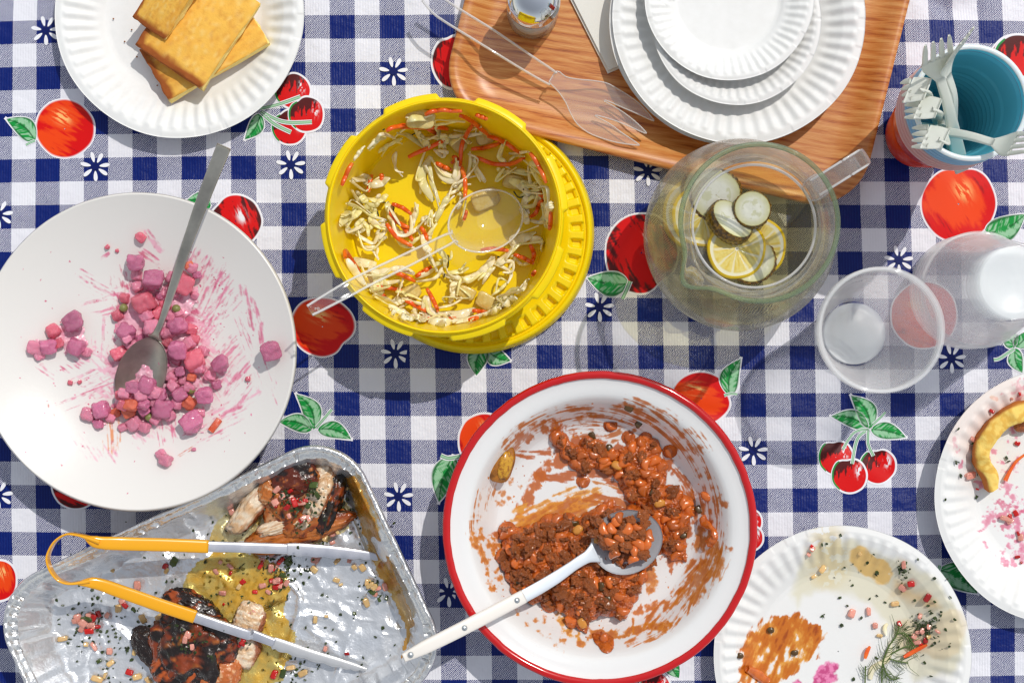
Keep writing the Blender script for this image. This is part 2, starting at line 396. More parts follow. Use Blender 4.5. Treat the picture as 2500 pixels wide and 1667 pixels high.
m_cloth = bpy.data.materials.new('gingham_vinyl'); m_cloth.use_nodes = True
def cloth_nodes(m):
    n, l = m.node_tree.nodes, m.node_tree.links; b = n['Principled BSDF']
    uv = n.new('ShaderNodeUVMap'); uv.uv_map = 'uv'; sp = n.new('ShaderNodeSeparateXYZ'); l.new(uv.outputs[0], sp.inputs[0])
    def mth(op, a, c=None, d=None):
        q = n.new('ShaderNodeMath'); q.operation = op
        for i, s in enumerate((a, c, d)):
            if s is None: continue
            if isinstance(s, (int, float)): q.inputs[i].default_value = s
            else: l.new(s, q.inputs[i])
        return q.outputs[0]
    nz = n.new('ShaderNodeTexNoise'); nz.inputs['Scale'].default_value = 9; l.new(uv.outputs[0], nz.inputs['Vector'])
    wob = mth('MULTIPLY', mth('SUBTRACT', nz.outputs[0], 0.5), 0.05)
    u, v = mth('ADD', sp.outputs[0], wob), mth('ADD', sp.outputs[1], wob)
    cu = mth('LESS_THAN', mth('FRACT', mth('MULTIPLY', u, 0.5)), 0.5)
    cv = mth('LESS_THAN', mth('FRACT', mth('MULTIPLY', v, 0.5)), 0.5)
    h = mth('LESS_THAN', mth('FRACT', mth('MULTIPLY', mth('ADD', u, v), 13.0)), 0.60)
    both = mth('MULTIPLY', cu, cv); one = mth('MAXIMUM', cu, cv)
    ink = mth('MAXIMUM', both, mth('MULTIPLY', one, h))
    dots = mth('MULTIPLY', mth('LESS_THAN', mth('FRACT', mth('MULTIPLY', u, 9)), 0.3), mth('LESS_THAN', mth('FRACT', mth('MULTIPLY', v, 22)), 0.4))
    n2 = n.new('ShaderNodeTexNoise'); n2.inputs['Scale'].default_value = 0.7; n2.inputs['Detail'].default_value = 3; l.new(uv.outputs[0], n2.inputs['Vector'])
    navy = n.new('ShaderNodeMix'); navy.data_type = 'RGBA'; l.new(mth('MULTIPLY', both, mth('MULTIPLY', dots, 0.45)), navy.inputs[0])
    navy.inputs[6].default_value = (*lin(1, 28, 112, .85), 1); navy.inputs[7].default_value = (*lin(36, 72, 156), 1)
    white = n.new('ShaderNodeMix'); white.data_type = 'RGBA'; l.new(n2.outputs[0], white.inputs[0])
    white.inputs[6].default_value = (*lin(238, 238, 244), 1); white.inputs[7].default_value = (*lin(228, 228, 236), 1)
    mx = n.new('ShaderNodeMix'); mx.data_type = 'RGBA'; l.new(ink, mx.inputs[0]); l.new(white.outputs[2], mx.inputs[6]); l.new(navy.outputs[2], mx.inputs[7])
    l.new(mx.outputs[2], b.inputs['Base Color'])
    b.inputs['Roughness'].default_value = 0.36; b.inputs['Specular IOR Level'].default_value = 0.22
    wv = mth('ADD', mth('SINE', mth('MULTIPLY', u, 2 * PI * 9)), mth('MULTIPLY', mth('SINE', mth('MULTIPLY', v, 2 * PI * 22)), 0.6))
    bp = n.new('ShaderNodeBump'); bp.inputs['Strength'].default_value = 0.5; bp.inputs['Distance'].default_value = 0.0001; l.new(wv, bp.inputs['Height'])
    n3 = n.new('ShaderNodeTexNoise'); n3.inputs['Scale'].default_value = 2.2; n3.inputs['Detail'].default_value = 4; l.new(uv.outputs[0], n3.inputs['Vector'])
    b2 = n.new('ShaderNodeBump'); b2.inputs['Strength'].default_value = 0.6; b2.inputs['Distance'].default_value = 0.002; l.new(n3.outputs[0], b2.inputs['Height']); l.new(bp.outputs[0], b2.inputs['Normal'])
    l.new(b2.outputs[0], b.inputs['Normal'])
cloth_nodes(m_cloth)
cloth = ob('tablecloth', CV, grid_faces(len(gx), len(gy)), m_cloth, uv=cuv, label='blue and white gingham vinyl tablecloth printed with fruit, leaves and daisies', cat='tablecloth')

# ------------------------------------------------------------------ prints on the cloth (flat ink, children of the cloth)
m_print = M('print_ink', rough=0.36, spec=0.22, attr=True, bump=(900, 0.25, 0.0003))
GREEN, LGREEN, DGREEN = np.array(lin(20, 148, 62)), np.array(lin(190, 228, 196)), np.array(lin(24, 92, 44))
PRW, RED, ORG, MAR = np.array(lin(240, 240, 245)), np.array(lin(218, 10, 12)), np.array(lin(240, 70, 14)), np.array(lin(84, 16, 18))
def flat(name, px, F, col, lvl=1, label=None):
    w = np.array([W(x, y, 0) for x, y in px])
    w[:, 2] = cloth_z(w[:, 0], w[:, 1]) + 0.00013 * lvl + 0.0001
    return ob(name, w, F, m_print, cloth, col=col, label=label)
def disc(nr, nt):
    """Unit polar grid: r, theta, faces."""
    r = np.linspace(0.02, 1, nr); t = np.linspace(0, 2 * PI, nt, endpoint=False)
    R, T = np.meshgrid(r, t, indexing='ij'); return R.ravel(), T.ravel(), grid_faces(nr, nt, False, True)
def fruit(cx, cy, rx, ry, kind, seed=0, ang=0.6, stem=None, border=5, lvl=1, name=None):
    R, T, F = disc(34, 110)
    wob = 1 + 0.05 * (fbm(np.cos(T) * 1.3 + seed, np.sin(T) * 1.3, 0, 2, seed) - 0.5) * 2
    if stem is not None: wob = wob - 0.13 * np.exp(-((np.angle(np.exp(1j * (T - stem)))) / 0.35) ** 2)
    x, y = R * np.cos(T), -R * np.sin(T)
    k = (1 + border / min(rx, ry))
    inside = R * k
    px = np.stack([cx + x * rx * k * wob, cy + y * ry * k * wob], 1)
    a, b = x * math.cos(ang) + y * math.sin(ang), -x * math.sin(ang) + y * math.cos(ang)
    st = fbm(a * 2.2 + seed, b * 13, 0, 3, seed)
    if kind == 'peach':
        c = np.tile(ORG, (len(R), 1)); red = sstep(0.34, 0.50, st * 0.42 + 0.42 * (a * a + b * b) + 0.16 * np.sin(b * 3 + seed) + .18 * (a - b))
        c = mixc(c, RED, red); c = mixc(c, lin(170, 12, 12), sstep(0.66, 0.8, st * .8 + 0.25 * b * b))
        gl = (np.exp(-((a + 0.25) ** 2 / 0.06 + (b + 0.3) ** 2 / 0.03)) * sstep(0.45, 0.6, fbm(a * 3, b * 22, 0, 2, seed + 3)))
        c = mixc(c, lin(255, 196, 120), np.clip(gl * 1.5, 0, 0.9))
    elif kind == 'cherry':
        c = np.tile(RED, (len(R), 1))
        st2 = fbm(x * 9 + seed, y * 2.2, 0, 3, seed)
        dk = np.maximum(sstep(0.36, 0.42, st2 * 0.55 + 0.42 * (-y * 0.95 - x * 0.45)), sstep(0.50, 0.56, st2 * 0.4 + 0.42 * R * R * (y * 0.95 - 0.3 * x)))
        c = mixc(c, MAR, dk)
        gl = np.exp(-((x - 0.5) ** 2 / 0.02 + (y + 0.25) ** 2 / 0.08)) * sstep(0.5, 0.6, fbm(x * 12, y * 6, 0, 2, seed + 4))
        c = mixc(c, PRW, np.clip(gl * 1.6, 0, 1))
        c = mixc(c, GREEN * 0.9, ((x < -0.55) & (inside > 0.96) & (inside < 1.06)).astype(float))
    else:
        c = np.tile(RED, (len(R), 1))
        dk = sstep(0.50, 0.58, st * 0.62 + 0.34 * np.abs(b) + 0.12 * np.abs(a) * (R > 0.7))
        c = mixc(c, MAR, dk)
        gl = np.exp(-((a + 0.1) ** 2 / 0.05 + (b + 0.28) ** 2 / 0.02)) * sstep(0.46, 0.56, fbm(a * 3, b * 16, 0, 2, seed + 4))
        c = mixc(c, PRW, np.clip(gl * 1.6, 0, 1))
    if kind != 'cherry': c = mixc(c, PRW, sstep(1.0, 1.02, inside))
    else: c = mixc(c, PRW, ((inside > 1.0) & ~((x < -0.55) & (inside < 1.06))).astype(float))
    flat(name or {'peach': 'printed_peach', 'cherry': 'printed_cherry', 'apple': 'printed_apple'}[kind], px, F, c, lvl)
def leaf(b, t, w, shade=1.0, bend=0.12, seed=0, lvl=2, border=4):
    b, t = np.array(b, float), np.array(t, float); L = np.hypot(*(t - b)); d = (t - b) / L; nrm = np.array([-d[1], d[0]])
    ns, nt = 44, 26
    s = np.linspace(-0.03, 1.06, ns); q = np.linspace(-1, 1, nt); S, Q = np.meshgrid(s, q, indexing='ij'); S, Q = S.ravel(), Q.ravel()
    wid = w * 0.5 * np.sin(np.clip(S, 0, 1) ** 0.75 * PI) ** 0.9
    mid = bend * L * np.sin(np.clip(S, 0, 1) * PI)
    off = (wid + border) * Q
    px = b + d * (S * L)[:, None] + nrm * (mid + off)[:, None]
    e = np.abs(off) / np.maximum(wid, 0.01)
    hat = vn((S * L - np.abs(off) * 0.9) / 2.6, np.abs(off) / 14, 0, seed)
    lite = sstep(0.45, 0.65, hat * 0.8 + 0.35 * np.sin(e * 3) * (Q > 0) + 0.12 * fbm(S * 4, Q * 2, 0, 2, seed))
    c = mixc(np.tile(GREEN * shade, (len(S), 1)), LGREEN * min(1, shade + .1), lite * 0.6)
    c = mixc(c, DGREEN * shade, np.maximum(((e > 0.86)).astype(float) * 0.7, (np.abs(off) < 1.2) * 0.8))
    c = mixc(c, PRW, np.maximum(sstep(1.0, 1.15, e), ((S < 0) | (S > 1.0)).astype(float)))
    flat('printed_leaf', px, grid_faces(ns, nt)[:, ::-1], c, lvl)
def stem_print(pts, w=7, lvl=3):
    P = crom([np.array(p) for p in pts], 8); T = np.gradient(P, axis=0); T /= np.linalg.norm(T, axis=1)[:, None]; N = np.stack([-T[:, 1], T[:, 0]], 1)
    offs = np.array([-1.6, -1.05, -1, -0.6, 0, 0.6, 1, 1.05, 1.6]) * w / 2
    V = (P[:, None, :] + N[:, None, :] * offs[None, :, None]).reshape(-1, 2)
    base = np.array([PRW, PRW, DGREEN, GREEN * 0.5 + LGREEN * 0.5, LGREEN * 0.85, GREEN * 0.5 + LGREEN * 0.5, DGREEN, PRW, PRW]); c = np.tile(base, (len(P), 1))
    flat('printed_stem', V, grid_faces(len(P), 9)[:, ::-1], c, lvl)
fruit(*D(146, 295), 71, 69, 'peach', 1, 0.5)
leaf(D(78, 322), D(12, 272), 46); stem_print([D(78, 322), D(66, 327), D(57, 332)], 5)
for i, (x, y) in enumerate([(672, 208), (664, 292), (703, 262)]): fruit(*D(x, y), 41, 41, 'cherry', 11 + i, 0.8, 2.2, lvl=1 + i)
leaf(D(598, 262), D(562, 320), 34, 1.0, -0.1); stem_print([D(596, 250), D(640, 240), D(690, 222)]); stem_print([D(600, 256), D(650, 280), D(716, 280)], 7, 5); stem_print([D(598, 258), D(630, 285), D(668, 304)], 7, 5)
fruit(*D(540, 508), 61, 64, 'apple', 21, 1.2, 2.4); leaf(D(484, 474), D(428, 460), 44)
fruit(*D(740, 750), 75, 71, 'peach', 31, 0.4, 5.6)
leaf(D(722, 985), D(680, 905), 44, 1.0, 0.16); leaf(D(716, 985), D(640, 968), 40, 1.0, 0.1); leaf(D(730, 985), D(806, 1008), 38, 1.0, -0.12); stem_print([D(726, 982), D(745, 960), D(762, 940)], 6)
fruit(*D(172, 1116), 55, 55, 'apple', 41, 0.4)
fruit(*D(-4, 1332), 42, 48, 'peach', 44, 1.2)
fruit(*D(1036, 140), 44, 62, 'apple', 47, 1.4, 1.8)
fruit(*D(1474, 580), 88, 97, 'apple', 51, 1.0, 5.4); leaf(D(1444, 652), D(1350, 638), 58, 1.0, -0.06); stem_print([D(1448, 645), D(1440, 665), D(1430, 686)], 8)
leaf(D(1112, 795), D(1094, 862), 46, 0.9); leaf(D(1116, 800), D(1172, 828), 40, 0.9)
fruit(*D(1612, 915), 70, 63, 'peach', 55, 0.2, 0.2); leaf(D(1676, 908), D(1702, 824), 44, 1.0, -0.14); stem_print([D(1664, 908), D(1678, 904), D(1694, 905)], 5)
fruit(*D(1112, 1012), 62, 66, 'peach', 61, 0.9); leaf(D(1040, 1046), D(1008, 1152), 56, 1.0, 0.06); stem_print([D(1012, 1046), D(1030, 1052), D(1056, 1048)], 8)
fruit(*D(1722, 1198), 29, 29, 'cherry', 66, 0.6); fruit(*D(1722, 1236), 32, 30, 'cherry', 67, 0.6, lvl=2)
for i, (x, y, r) in enumerate([(2042, 1116, 40), (2145, 1138, 42), (2075, 1161, 41)]): fruit(x, y, r, r, 'cherry', 71 + i, 0.8, 1.7, lvl=1 + i)
leaf((2128, 1045), (2079, 966), 46, 1, 0.14); leaf((2122, 1043), (2031, 1016), 40, 0.95, 0.1); leaf((2128, 1048), (2213, 1067), 38, 1, -0.06)
stem_print([(2123, 1047), (2087, 1056), (2059, 1097)], 5, 5); stem_print([(2123, 1049), (2096, 1069), (2081, 1132)], 6, 5); stem_print([(2121, 1052), (2121, 1083), (2134, 1113)], 6, 5); stem_print([(2133, 1036), (2150, 1020), (2163, 1006)], 5, 5)
fruit(*D(2203, 468), 88, 92, 'peach', 81, 1.0, 1.57); leaf(D(2265, 536), D(2356, 492), 58, 1, 0.1); stem_print([D(2262, 532), D(2272, 548), D(2280, 562)], 7)
fruit(*D(2330, 140), 60, 62, 'apple', 87, 0.3); fruit(*D(2340, 128), 56, 50, 'cherry', 88, 0.3, lvl=2)
fruit(2258, 770, 80, 78, 'peach', 89, 0.3)
leaf(D(2332, 798), D(2302, 762), 36); leaf(D(2334, 800), D(2350, 856), 34); leaf(D(2334, 796), D(2362, 760), 34); stem_print([D(2332, 800), D(2300, 822), D(2285, 826)], 6)
leaf(D(2156, 1308), D(2246, 1362), 62, 0.8, -0.1); stem_print([D(2156, 1312), D(2160, 1298)], 7)
leaf((1640, 1610), (1658, 1655), 34, 0.9); fruit(1600, 1672, 34, 30, 'cherry', 93)
# daisies: one mesh, copied
def daisy_local():
    V, F, C, k = [], [], [], 0
    for i, a in enumerate(np.radians([104, 61, 8, -34, -87, -140, 168])):
        n = 14; t = np.linspace(0, 2 * PI, n, endpoint=False)
        x = 23.5 + 13 * np.cos(t); y = 5.6 * np.sin(t) * (0.85 + 0.25 * np.cos(t))
        V += [(x[j] * math.cos(a) - y[j] * math.sin(a), x[j] * math.sin(a) + y[j] * math.cos(a)) for j in range(n)]; F.append(tuple(range(k, k + n))); C += [PRW] * n; k += n
    n = 20; t = np.linspace(0, 2 * PI, n, endpoint=False)
    V += [(9 * math.cos(a), 9 * math.sin(a)) for a in t]; F.append(tuple(range(k, k + n))); C += [np.array(lin(8, 24, 92))] * n
    V = np.array(V) * mpp(0); return np.concatenate([V, np.zeros((len(V), 1))], 1), F, np.array(C)
dv, dF, dC = daisy_local(); dme = mesh('printed_daisy', dv, dF, m_print, False, dC)
for x, y in [(104, 70), (903, 163), (667, 378), (217, 382), (-6, 492), (1488, 393), (1377, 705), (907, 812), (915, 1140), (-4, 1136), (1030, 1360), (1730, 1035), (2065, 597), (2187, 823), (250, 1306)]:
    p = W(*D(x, y), 0)
    if abs(p.x) < 0.6: inst('printed_daisy', dme, (p.x, p.y, float(cloth_z(np.array([p.x]), np.array([p.y]))[0]) + 0.0009), (0, 0, 0.0), 1.0, cloth)

# ================================================================== dishes
def paper_plate(px, py, rpx, zr, R_label, label, group, z0=0.0, nr=70, nt=720, paint=None, mat=None, name='paper_plate', tilt=(0, 0)):
    """Fluted paper plate whose rim stands at height zr; rim circle centre (px, py), radius rpx in photo pixels."""
    c = W(px, py, zr); R = rpx * mpp(zr); h = zr - z0
    prof = [(0.0005, z0 + 0.0012), (0.30 * R, z0 + 0.0012), (0.60 * R, z0 + 0.0012), (0.635 * R, z0 + 0.002), (0.66 * R, z0 + 0.0035), (0.74 * R, z0 + h * 0.42), (0.83 * R, z0 + h * 0.78), (0.91 * R, z0 + h * 0.97), (0.955 * R, z0 + h), (R, z0 + h * 0.965)]
    prof = dense(prof, R / nr); nfl = 54
    def mod(T, r, z):
        f = r / R
        a = sstep(0.66, 0.78, f) * (1 - sstep(0.90, 0.95, f))
        wv = np.cos(T * nfl + 0.9 * np.sin(T * 3 + px)); k = 0.75 + 0.5 * vn(np.cos(T) * 5 + px, np.sin(T) * 5, 0, 3)
        z = z + a * 0.00095 * wv * k * (R / 0.11)
        z = z + 0.0009 * (fbm(np.cos(T) * 2 + px, np.sin(T) * 2 + py, 0, 2, 3) - 0.5) * f * f * 2
        r = r * (1 + 0.0025 * np.sin(T * 7 + py) * f)
        crimp = 0.0005 * sstep(0.93, 0.96, f) * (vn(T * 9, 0 * T, 0, int(px)) > 0.72)
        return r, z - crimp
    V, F = lathe(prof, nt, (c.x, c.y), mod)
    top = V.copy(); P = PXA(top)
    Vb = top.copy(); Vb[:, 2] -= 0.0007
    n = len(top); ne = nt
    rim = np.arange(n - nt, n)
    FF = np.concatenate([F, F[:, ::-1] + n, np.stack([rim, np.roll(rim, -1), np.roll(rim, -1) + n, rim + n], 1)[:, ::-1]])
    VV = np.concatenate([top, Vb])
    col = None
    if paint is not None:
        cc = paint(P, top, (c.x, c.y), R); col = np.concatenate([cc, np.tile([*lin(238, 238, 236, .92), 0.0], (n, 1))])
    t = thing(name, label, 'plate', (c.x, c.y, z0), group)
    ob('plate_body', VV, FF, mat or m_paper, t, col=col)
    return t, (c.x, c.y), R
m_paper = M('coated_paper', lin(243, 243, 241, .95), 0.55, var=(90, lin(236, 236, 233, .95), 0.3, 0.8), bump=(500, 0.12, 0.0003))
m_paperdirty = M('stained_paper', rough=0.55, attr=True, wet=0.22, bump=(500, 0.15, 0.0003))
GRP_P = 'paper plates'

# ---- upper left plate with toast
paper_plate(437, 33, 306.5, 0.021, 0, 'fluted white paper plate holding slices of toast, in the upper left', GRP_P)

# ---- wooden tray
tr_ang = math.radians(-14.2)
TRC = W(1740, -30, 0.012)
def tray():
    e1 = np.array([math.cos(tr_ang), math.sin(tr_ang)]); e2 = np.array([-e1[1], e1[0]])
    a = W(1400, 355, 0.014); b = W(2222, 0, 0.014); l = W(1134, 0, 0.014)
    A, B, Lf = np.array(a[:2]), np.array(b[:2]), np.array(l[:2])
    x1, x0, y0 = B @ e1, Lf @ e1, A @ e2
    y1 = y0 + 0.43; rc = 0.052
    def outline(ins, n=14):
        r = max(rc - ins, 0.006); pts = []
        for (cx, cy_, a0) in ((x1 - ins - r, y1 - ins - r, 0), (x0 + ins + r, y1 - ins - r, 90), (x0 + ins + r, y0 + ins + r, 180), (x1 - ins - r, y0 + ins + r, 270)):
            for k in range(n + 1):
                t = math.radians(a0 + 90 * k / n); pts.append((cx + r * math.cos(t), cy_ + r * math.sin(t)))
        # straight runs get extra points so that the sheet stays smooth
        return np.array(pts)
    lev = [(0.0, 0.0125), (0.0005, 0.0155), (0.002, 0.0165), (0.006, 0.0162), (0.010, 0.0150), (0.015, 0.0118), (0.021, 0.0082), (0.027, 0.0060), (0.034, 0.0052), (0.045, 0.0050), (0.07, 0.0050)]
    rings = []
    for ins, z in lev: o = outline(ins); rings.append(np.column_stack([o, np.full(len(o), z)]))
    bot = []
    for ins, z in [(0.0, 0.0115), (0.010, 0.0115), (0.018, 0.0075), (0.030, 0.0022), (0.045, 0.0010), (0.07, 0.0010)]: o = outline(ins); bot.append(np.column_stack([o, np.full(len(o), z)]))
    R = bot[::-1] + rings; m = len(R[0]); V = np.concatenate(R)
    F = [tuple(f) for f in grid_faces(len(R), m, False, True)]
    F += [tuple(range(m)), tuple(range((len(R) - 1) * m, len(R) * m))]
    V3 = np.column_stack([V[:, :1] * e1 + V[:, 1:2] * e2, V[:, 2]])
    F = [f[::-1] for f in F[:-2]] + [F[-2][::-1], F[-1]]
    loc = V3.mean(0); loc[2] = 0
    t = thing('serving_tray', 'wood grain serving tray with raised lip holding plates, napkins and salt shaker', 'tray', loc)
    o = ob('tray_body', V3, F, m_wood, t); o.data.polygons[len(F) - 1].use_smooth = False
    bmod = None
    return t
def wood_mat():
    m = bpy.data.materials.new('wood_laminate'); m.use_nodes = True
    n, l = m.node_tree.nodes, m.node_tree.links; b = n['Principled BSDF']
    tc = n.new('ShaderNodeTexCoord'); mp = n.new('ShaderNodeMapping'); l.new(tc.outputs['Object'], mp.inputs[0])
    mp.inputs['Rotation'].default_value = (0, 0, math.radians(9))
    def noise(scale, st, det=5, dis=0.0):
        m2 = n.new('ShaderNodeMapping'); l.new(mp.outputs[0], m2.inputs[0]); m2.inputs['Scale'].default_value = st
        t = n.new('ShaderNodeTexNoise'); t.inputs['Scale'].default_value = scale; t.inputs['Detail'].default_value = det; t.inputs['Roughness'].default_value = 0.65; t.inputs['Distortion'].default_value = dis
        l.new(m2.outputs[0], t.inputs['Vector']); return t.outputs[0]
    g1 = noise(16, (1, 17, 1), 7, 0.5); g2 = noise(70, (1, 26, 1), 4); g3 = noise(5, (1, 3, 1), 2)
    wv = n.new('ShaderNodeTexWave'); wv.bands_direction = 'Y'; wv.inputs['Scale'].default_value = 42; wv.inputs['Distortion'].default_value = 14; wv.inputs['Detail'].default_value = 3; wv.inputs['Detail Scale'].default_value = 0.35
    m3 = n.new('ShaderNodeMapping'); m3.inputs['Scale'].default_value = (0.35, 1, 1); l.new(mp.outputs[0], m3.inputs[0]); l.new(m3.outputs[0], wv.inputs['Vector'])
    def mth(op, a, c):
        q = n.new('ShaderNodeMath'); q.operation = op
        for i, s in enumerate((a, c)):
            if isinstance(s, (int, float)): q.inputs[i].default_value = s
            else: l.new(s, q.inputs[i])
        return q.outputs[0]
    s = mth('ADD', mth('ADD', mth('MULTIPLY', g1, 0.62), mth('MULTIPLY', g2, 0.34)), mth('MULTIPLY', wv.outputs['Fac'], 0.10))
    s = mth('ADD', s, mth('MULTIPLY', g3, 0.18))
    cr = n.new('ShaderNodeValToRGB'); e = cr.color_ramp.elements
    e[0].position = 0.44; e[0].color = (*lin(138, 72, 28, .9), 1); e[1].position = 0.74; e[1].color = (*lin(226, 164, 96, .93), 1)
    k = e.new(0.58); k.color = (*lin(204, 126, 58, .92), 1); k = e.new(0.50); k.color = (*lin(178, 96, 40, .9), 1)
    l.new(s, cr.inputs[0]); l.new(cr.outputs[0], b.inputs['Base Color'])
    b.inputs['Roughness'].default_value = 0.34; b.inputs['Specular IOR Level'].default_value = 0.5
    bp = n.new('ShaderNodeBump'); bp.inputs['Strength'].default_value = 0.3; bp.inputs['Distance'].default_value = 0.0006; l.new(s, bp.inputs['Height']); l.new(bp.outputs[0], b.inputs['Normal'])
    return m
m_wood = wood_mat()
tray_o = tray()
ZT = 0.0052

# ---- napkins under the plates on the tray
m_nap = M('napkin_paper', lin(240, 238, 230, .93), 0.85, bump=(700, 0.3, 0.0003))
def napkin(pts, z, th, label):
    w = [W(x, y, z)[:2] for x, y in pts]
    V, F = prism([tuple(p) for p in w], z - th, z)
    c = V.mean(0); c[2] = z - th
    o = obc('paper_napkin', V, F, m_nap, smooth=False, label=label, cat='napkin', group='napkins on the tray')
    return o
napkin([(1362, -60), (1484, 180), (1620, 120), (1560, -60)], 0.0075, 0.0020, 'folded cream paper napkin lying on the wooden tray, lower of two')
napkin([(1370, -60), (1486, 172), (1622, 112), (1568, -60)], 0.0100, 0.0020, 'folded cream paper napkin tucked under the stacked paper plates, upper of two')

# ---- stacked plates on the tray
paper_plate(1797, 47, 311, 0.030, 0, 'large fluted paper plate at the bottom of the stack on the tray', GRP_P, z0=0.0105)
paper_plate(1805, 43, 311, 0.0345, 0, 'large fluted paper plate second from the bottom of the stack on the tray', GRP_P, z0=0.0145)
paper_plate(1798, 49, 209, 0.0395, 0, 'small fluted paper plate just below the topmost on the tray stack', GRP_P, z0=0.0235, nr=56, nt=600)
paper_plate(1781, -10, 208.5, 0.0455, 0, 'small fluted paper plate on the very top of the tray stack', GRP_P, z0=0.0300, nr=56, nt=600)

# ---- salt shaker on the tray
m_chrome = M('chrome', lin(222, 224, 228), 0.07, 1.0)
m_shglass = clear('shaker_glass', (0.97, 0.97, 0.97), 0.03, 0.25, 0.02, 1.0, 0.25, milkcol=(.75, .75, .72))
m_salt = M('salt', lin(240, 240, 238, .9), 0.9)
def shaker():
    b = W(1300, 38, ZT); h = 0.078; x, y = b.x, b.y
    t = thing('salt_shaker', 'small glass salt shaker with domed chrome lid standing on the tray', 'shaker', (x, y, ZT))
    z = ZT
    fac = lambda T, r, zz: (r * (1 + 0.03 * np.cos(T * 8) * ((zz > z + .004) & (zz < z + .05))), zz)
    V, F = lathe(dense([(0.001, z), (0.019, z), (0.0225, z + .003), (0.0225, z + .03), (0.0205, z + .052), (0.020, z + .06)], 0.004), 64, (x, y), fac)
    ob('glass_jar', V, F, m_shglass, t)
    V, F = lathe([(0.001, z + .006), (0.0175, z + .005), (0.0195, z + .008), (0.0195, z + .022), (0.017, z + .0235), (0.001, z + .022)], 40, (x, y)); ob('salt', V, F, m_salt, t)
    V, F = lathe([(0.0205, z + .052), (0.0225, z + .052), (0.0235, z + .054), (0.0235, z + .057), (0.0222, z + .059), (0.0222, z + .066), (0.0205, z + .0685), (0.019, z + .070), (0.016, z + .074), (0.010, z + .0775), (0.004, z + .0785), (0.0004, z + .0787)], 64, (x, y))
    lid = ob('lid', V, F, m_chrome, t)
    mh = M('dark_hole', (0.02, 0.02, 0.02), 0.6)
    for k in range(7):
        a = k * PI / 3; r = 0.0075 if k < 6 else 0
        V, F = lathe([(0.0002, z + .0786 - r * 2.2 * 0.09 + .0004), (0.0011, z + .0784 - r * .2 + .0004)], 10, (x + r * math.cos(a), y + r * math.sin(a))); ob('pouring_hole', V, F, mh, lid)
shaker()

# ---- white platter with beet salad
def lathe_shell(prof, th, n, c, mod=None):
    """Closed shell: the inner profile goes outwards, the outer side comes back th below it."""
    p = np.array(prof); d = np.gradient(p, axis=0); d /= np.linalg.norm(d, axis=1)[:, None]
    o = p + np.stack([d[:, 1], -d[:, 0]], 1) * th
    o[:, 0] = np.maximum(o[:, 0], 0.0004)
    full = [tuple(q) for q in p] + [tuple(q) for q in o[::-1]]
    return lathe(full, n, c, mod) + (len(p),)
PLC = W(332.7, 858, 0.061); PLR = 385 * mpp(0.061); PC = (PLC.x, PLC.y)
def platter_z(r):
    f = np.clip(r / PLR, 0, 1.0)
    return 0.034 + 0.026 * np.clip((f - 0.40) / 0.6, 0, 1) ** 1.7 + 0.001 * f * f
def stroke(P, pts, w, soft=0.35):
    d, fr = poly_dist(P, pts); return 1 - sstep(w * (1 - soft), w * (1 + soft), d), d, fr
B_BASE = np.array(lin(236, 233, 228, .93))
def zb(x, y): return (0 + x / 2.8, 500 + y / 2.8)            # reading of the beet close-up to photo pixels
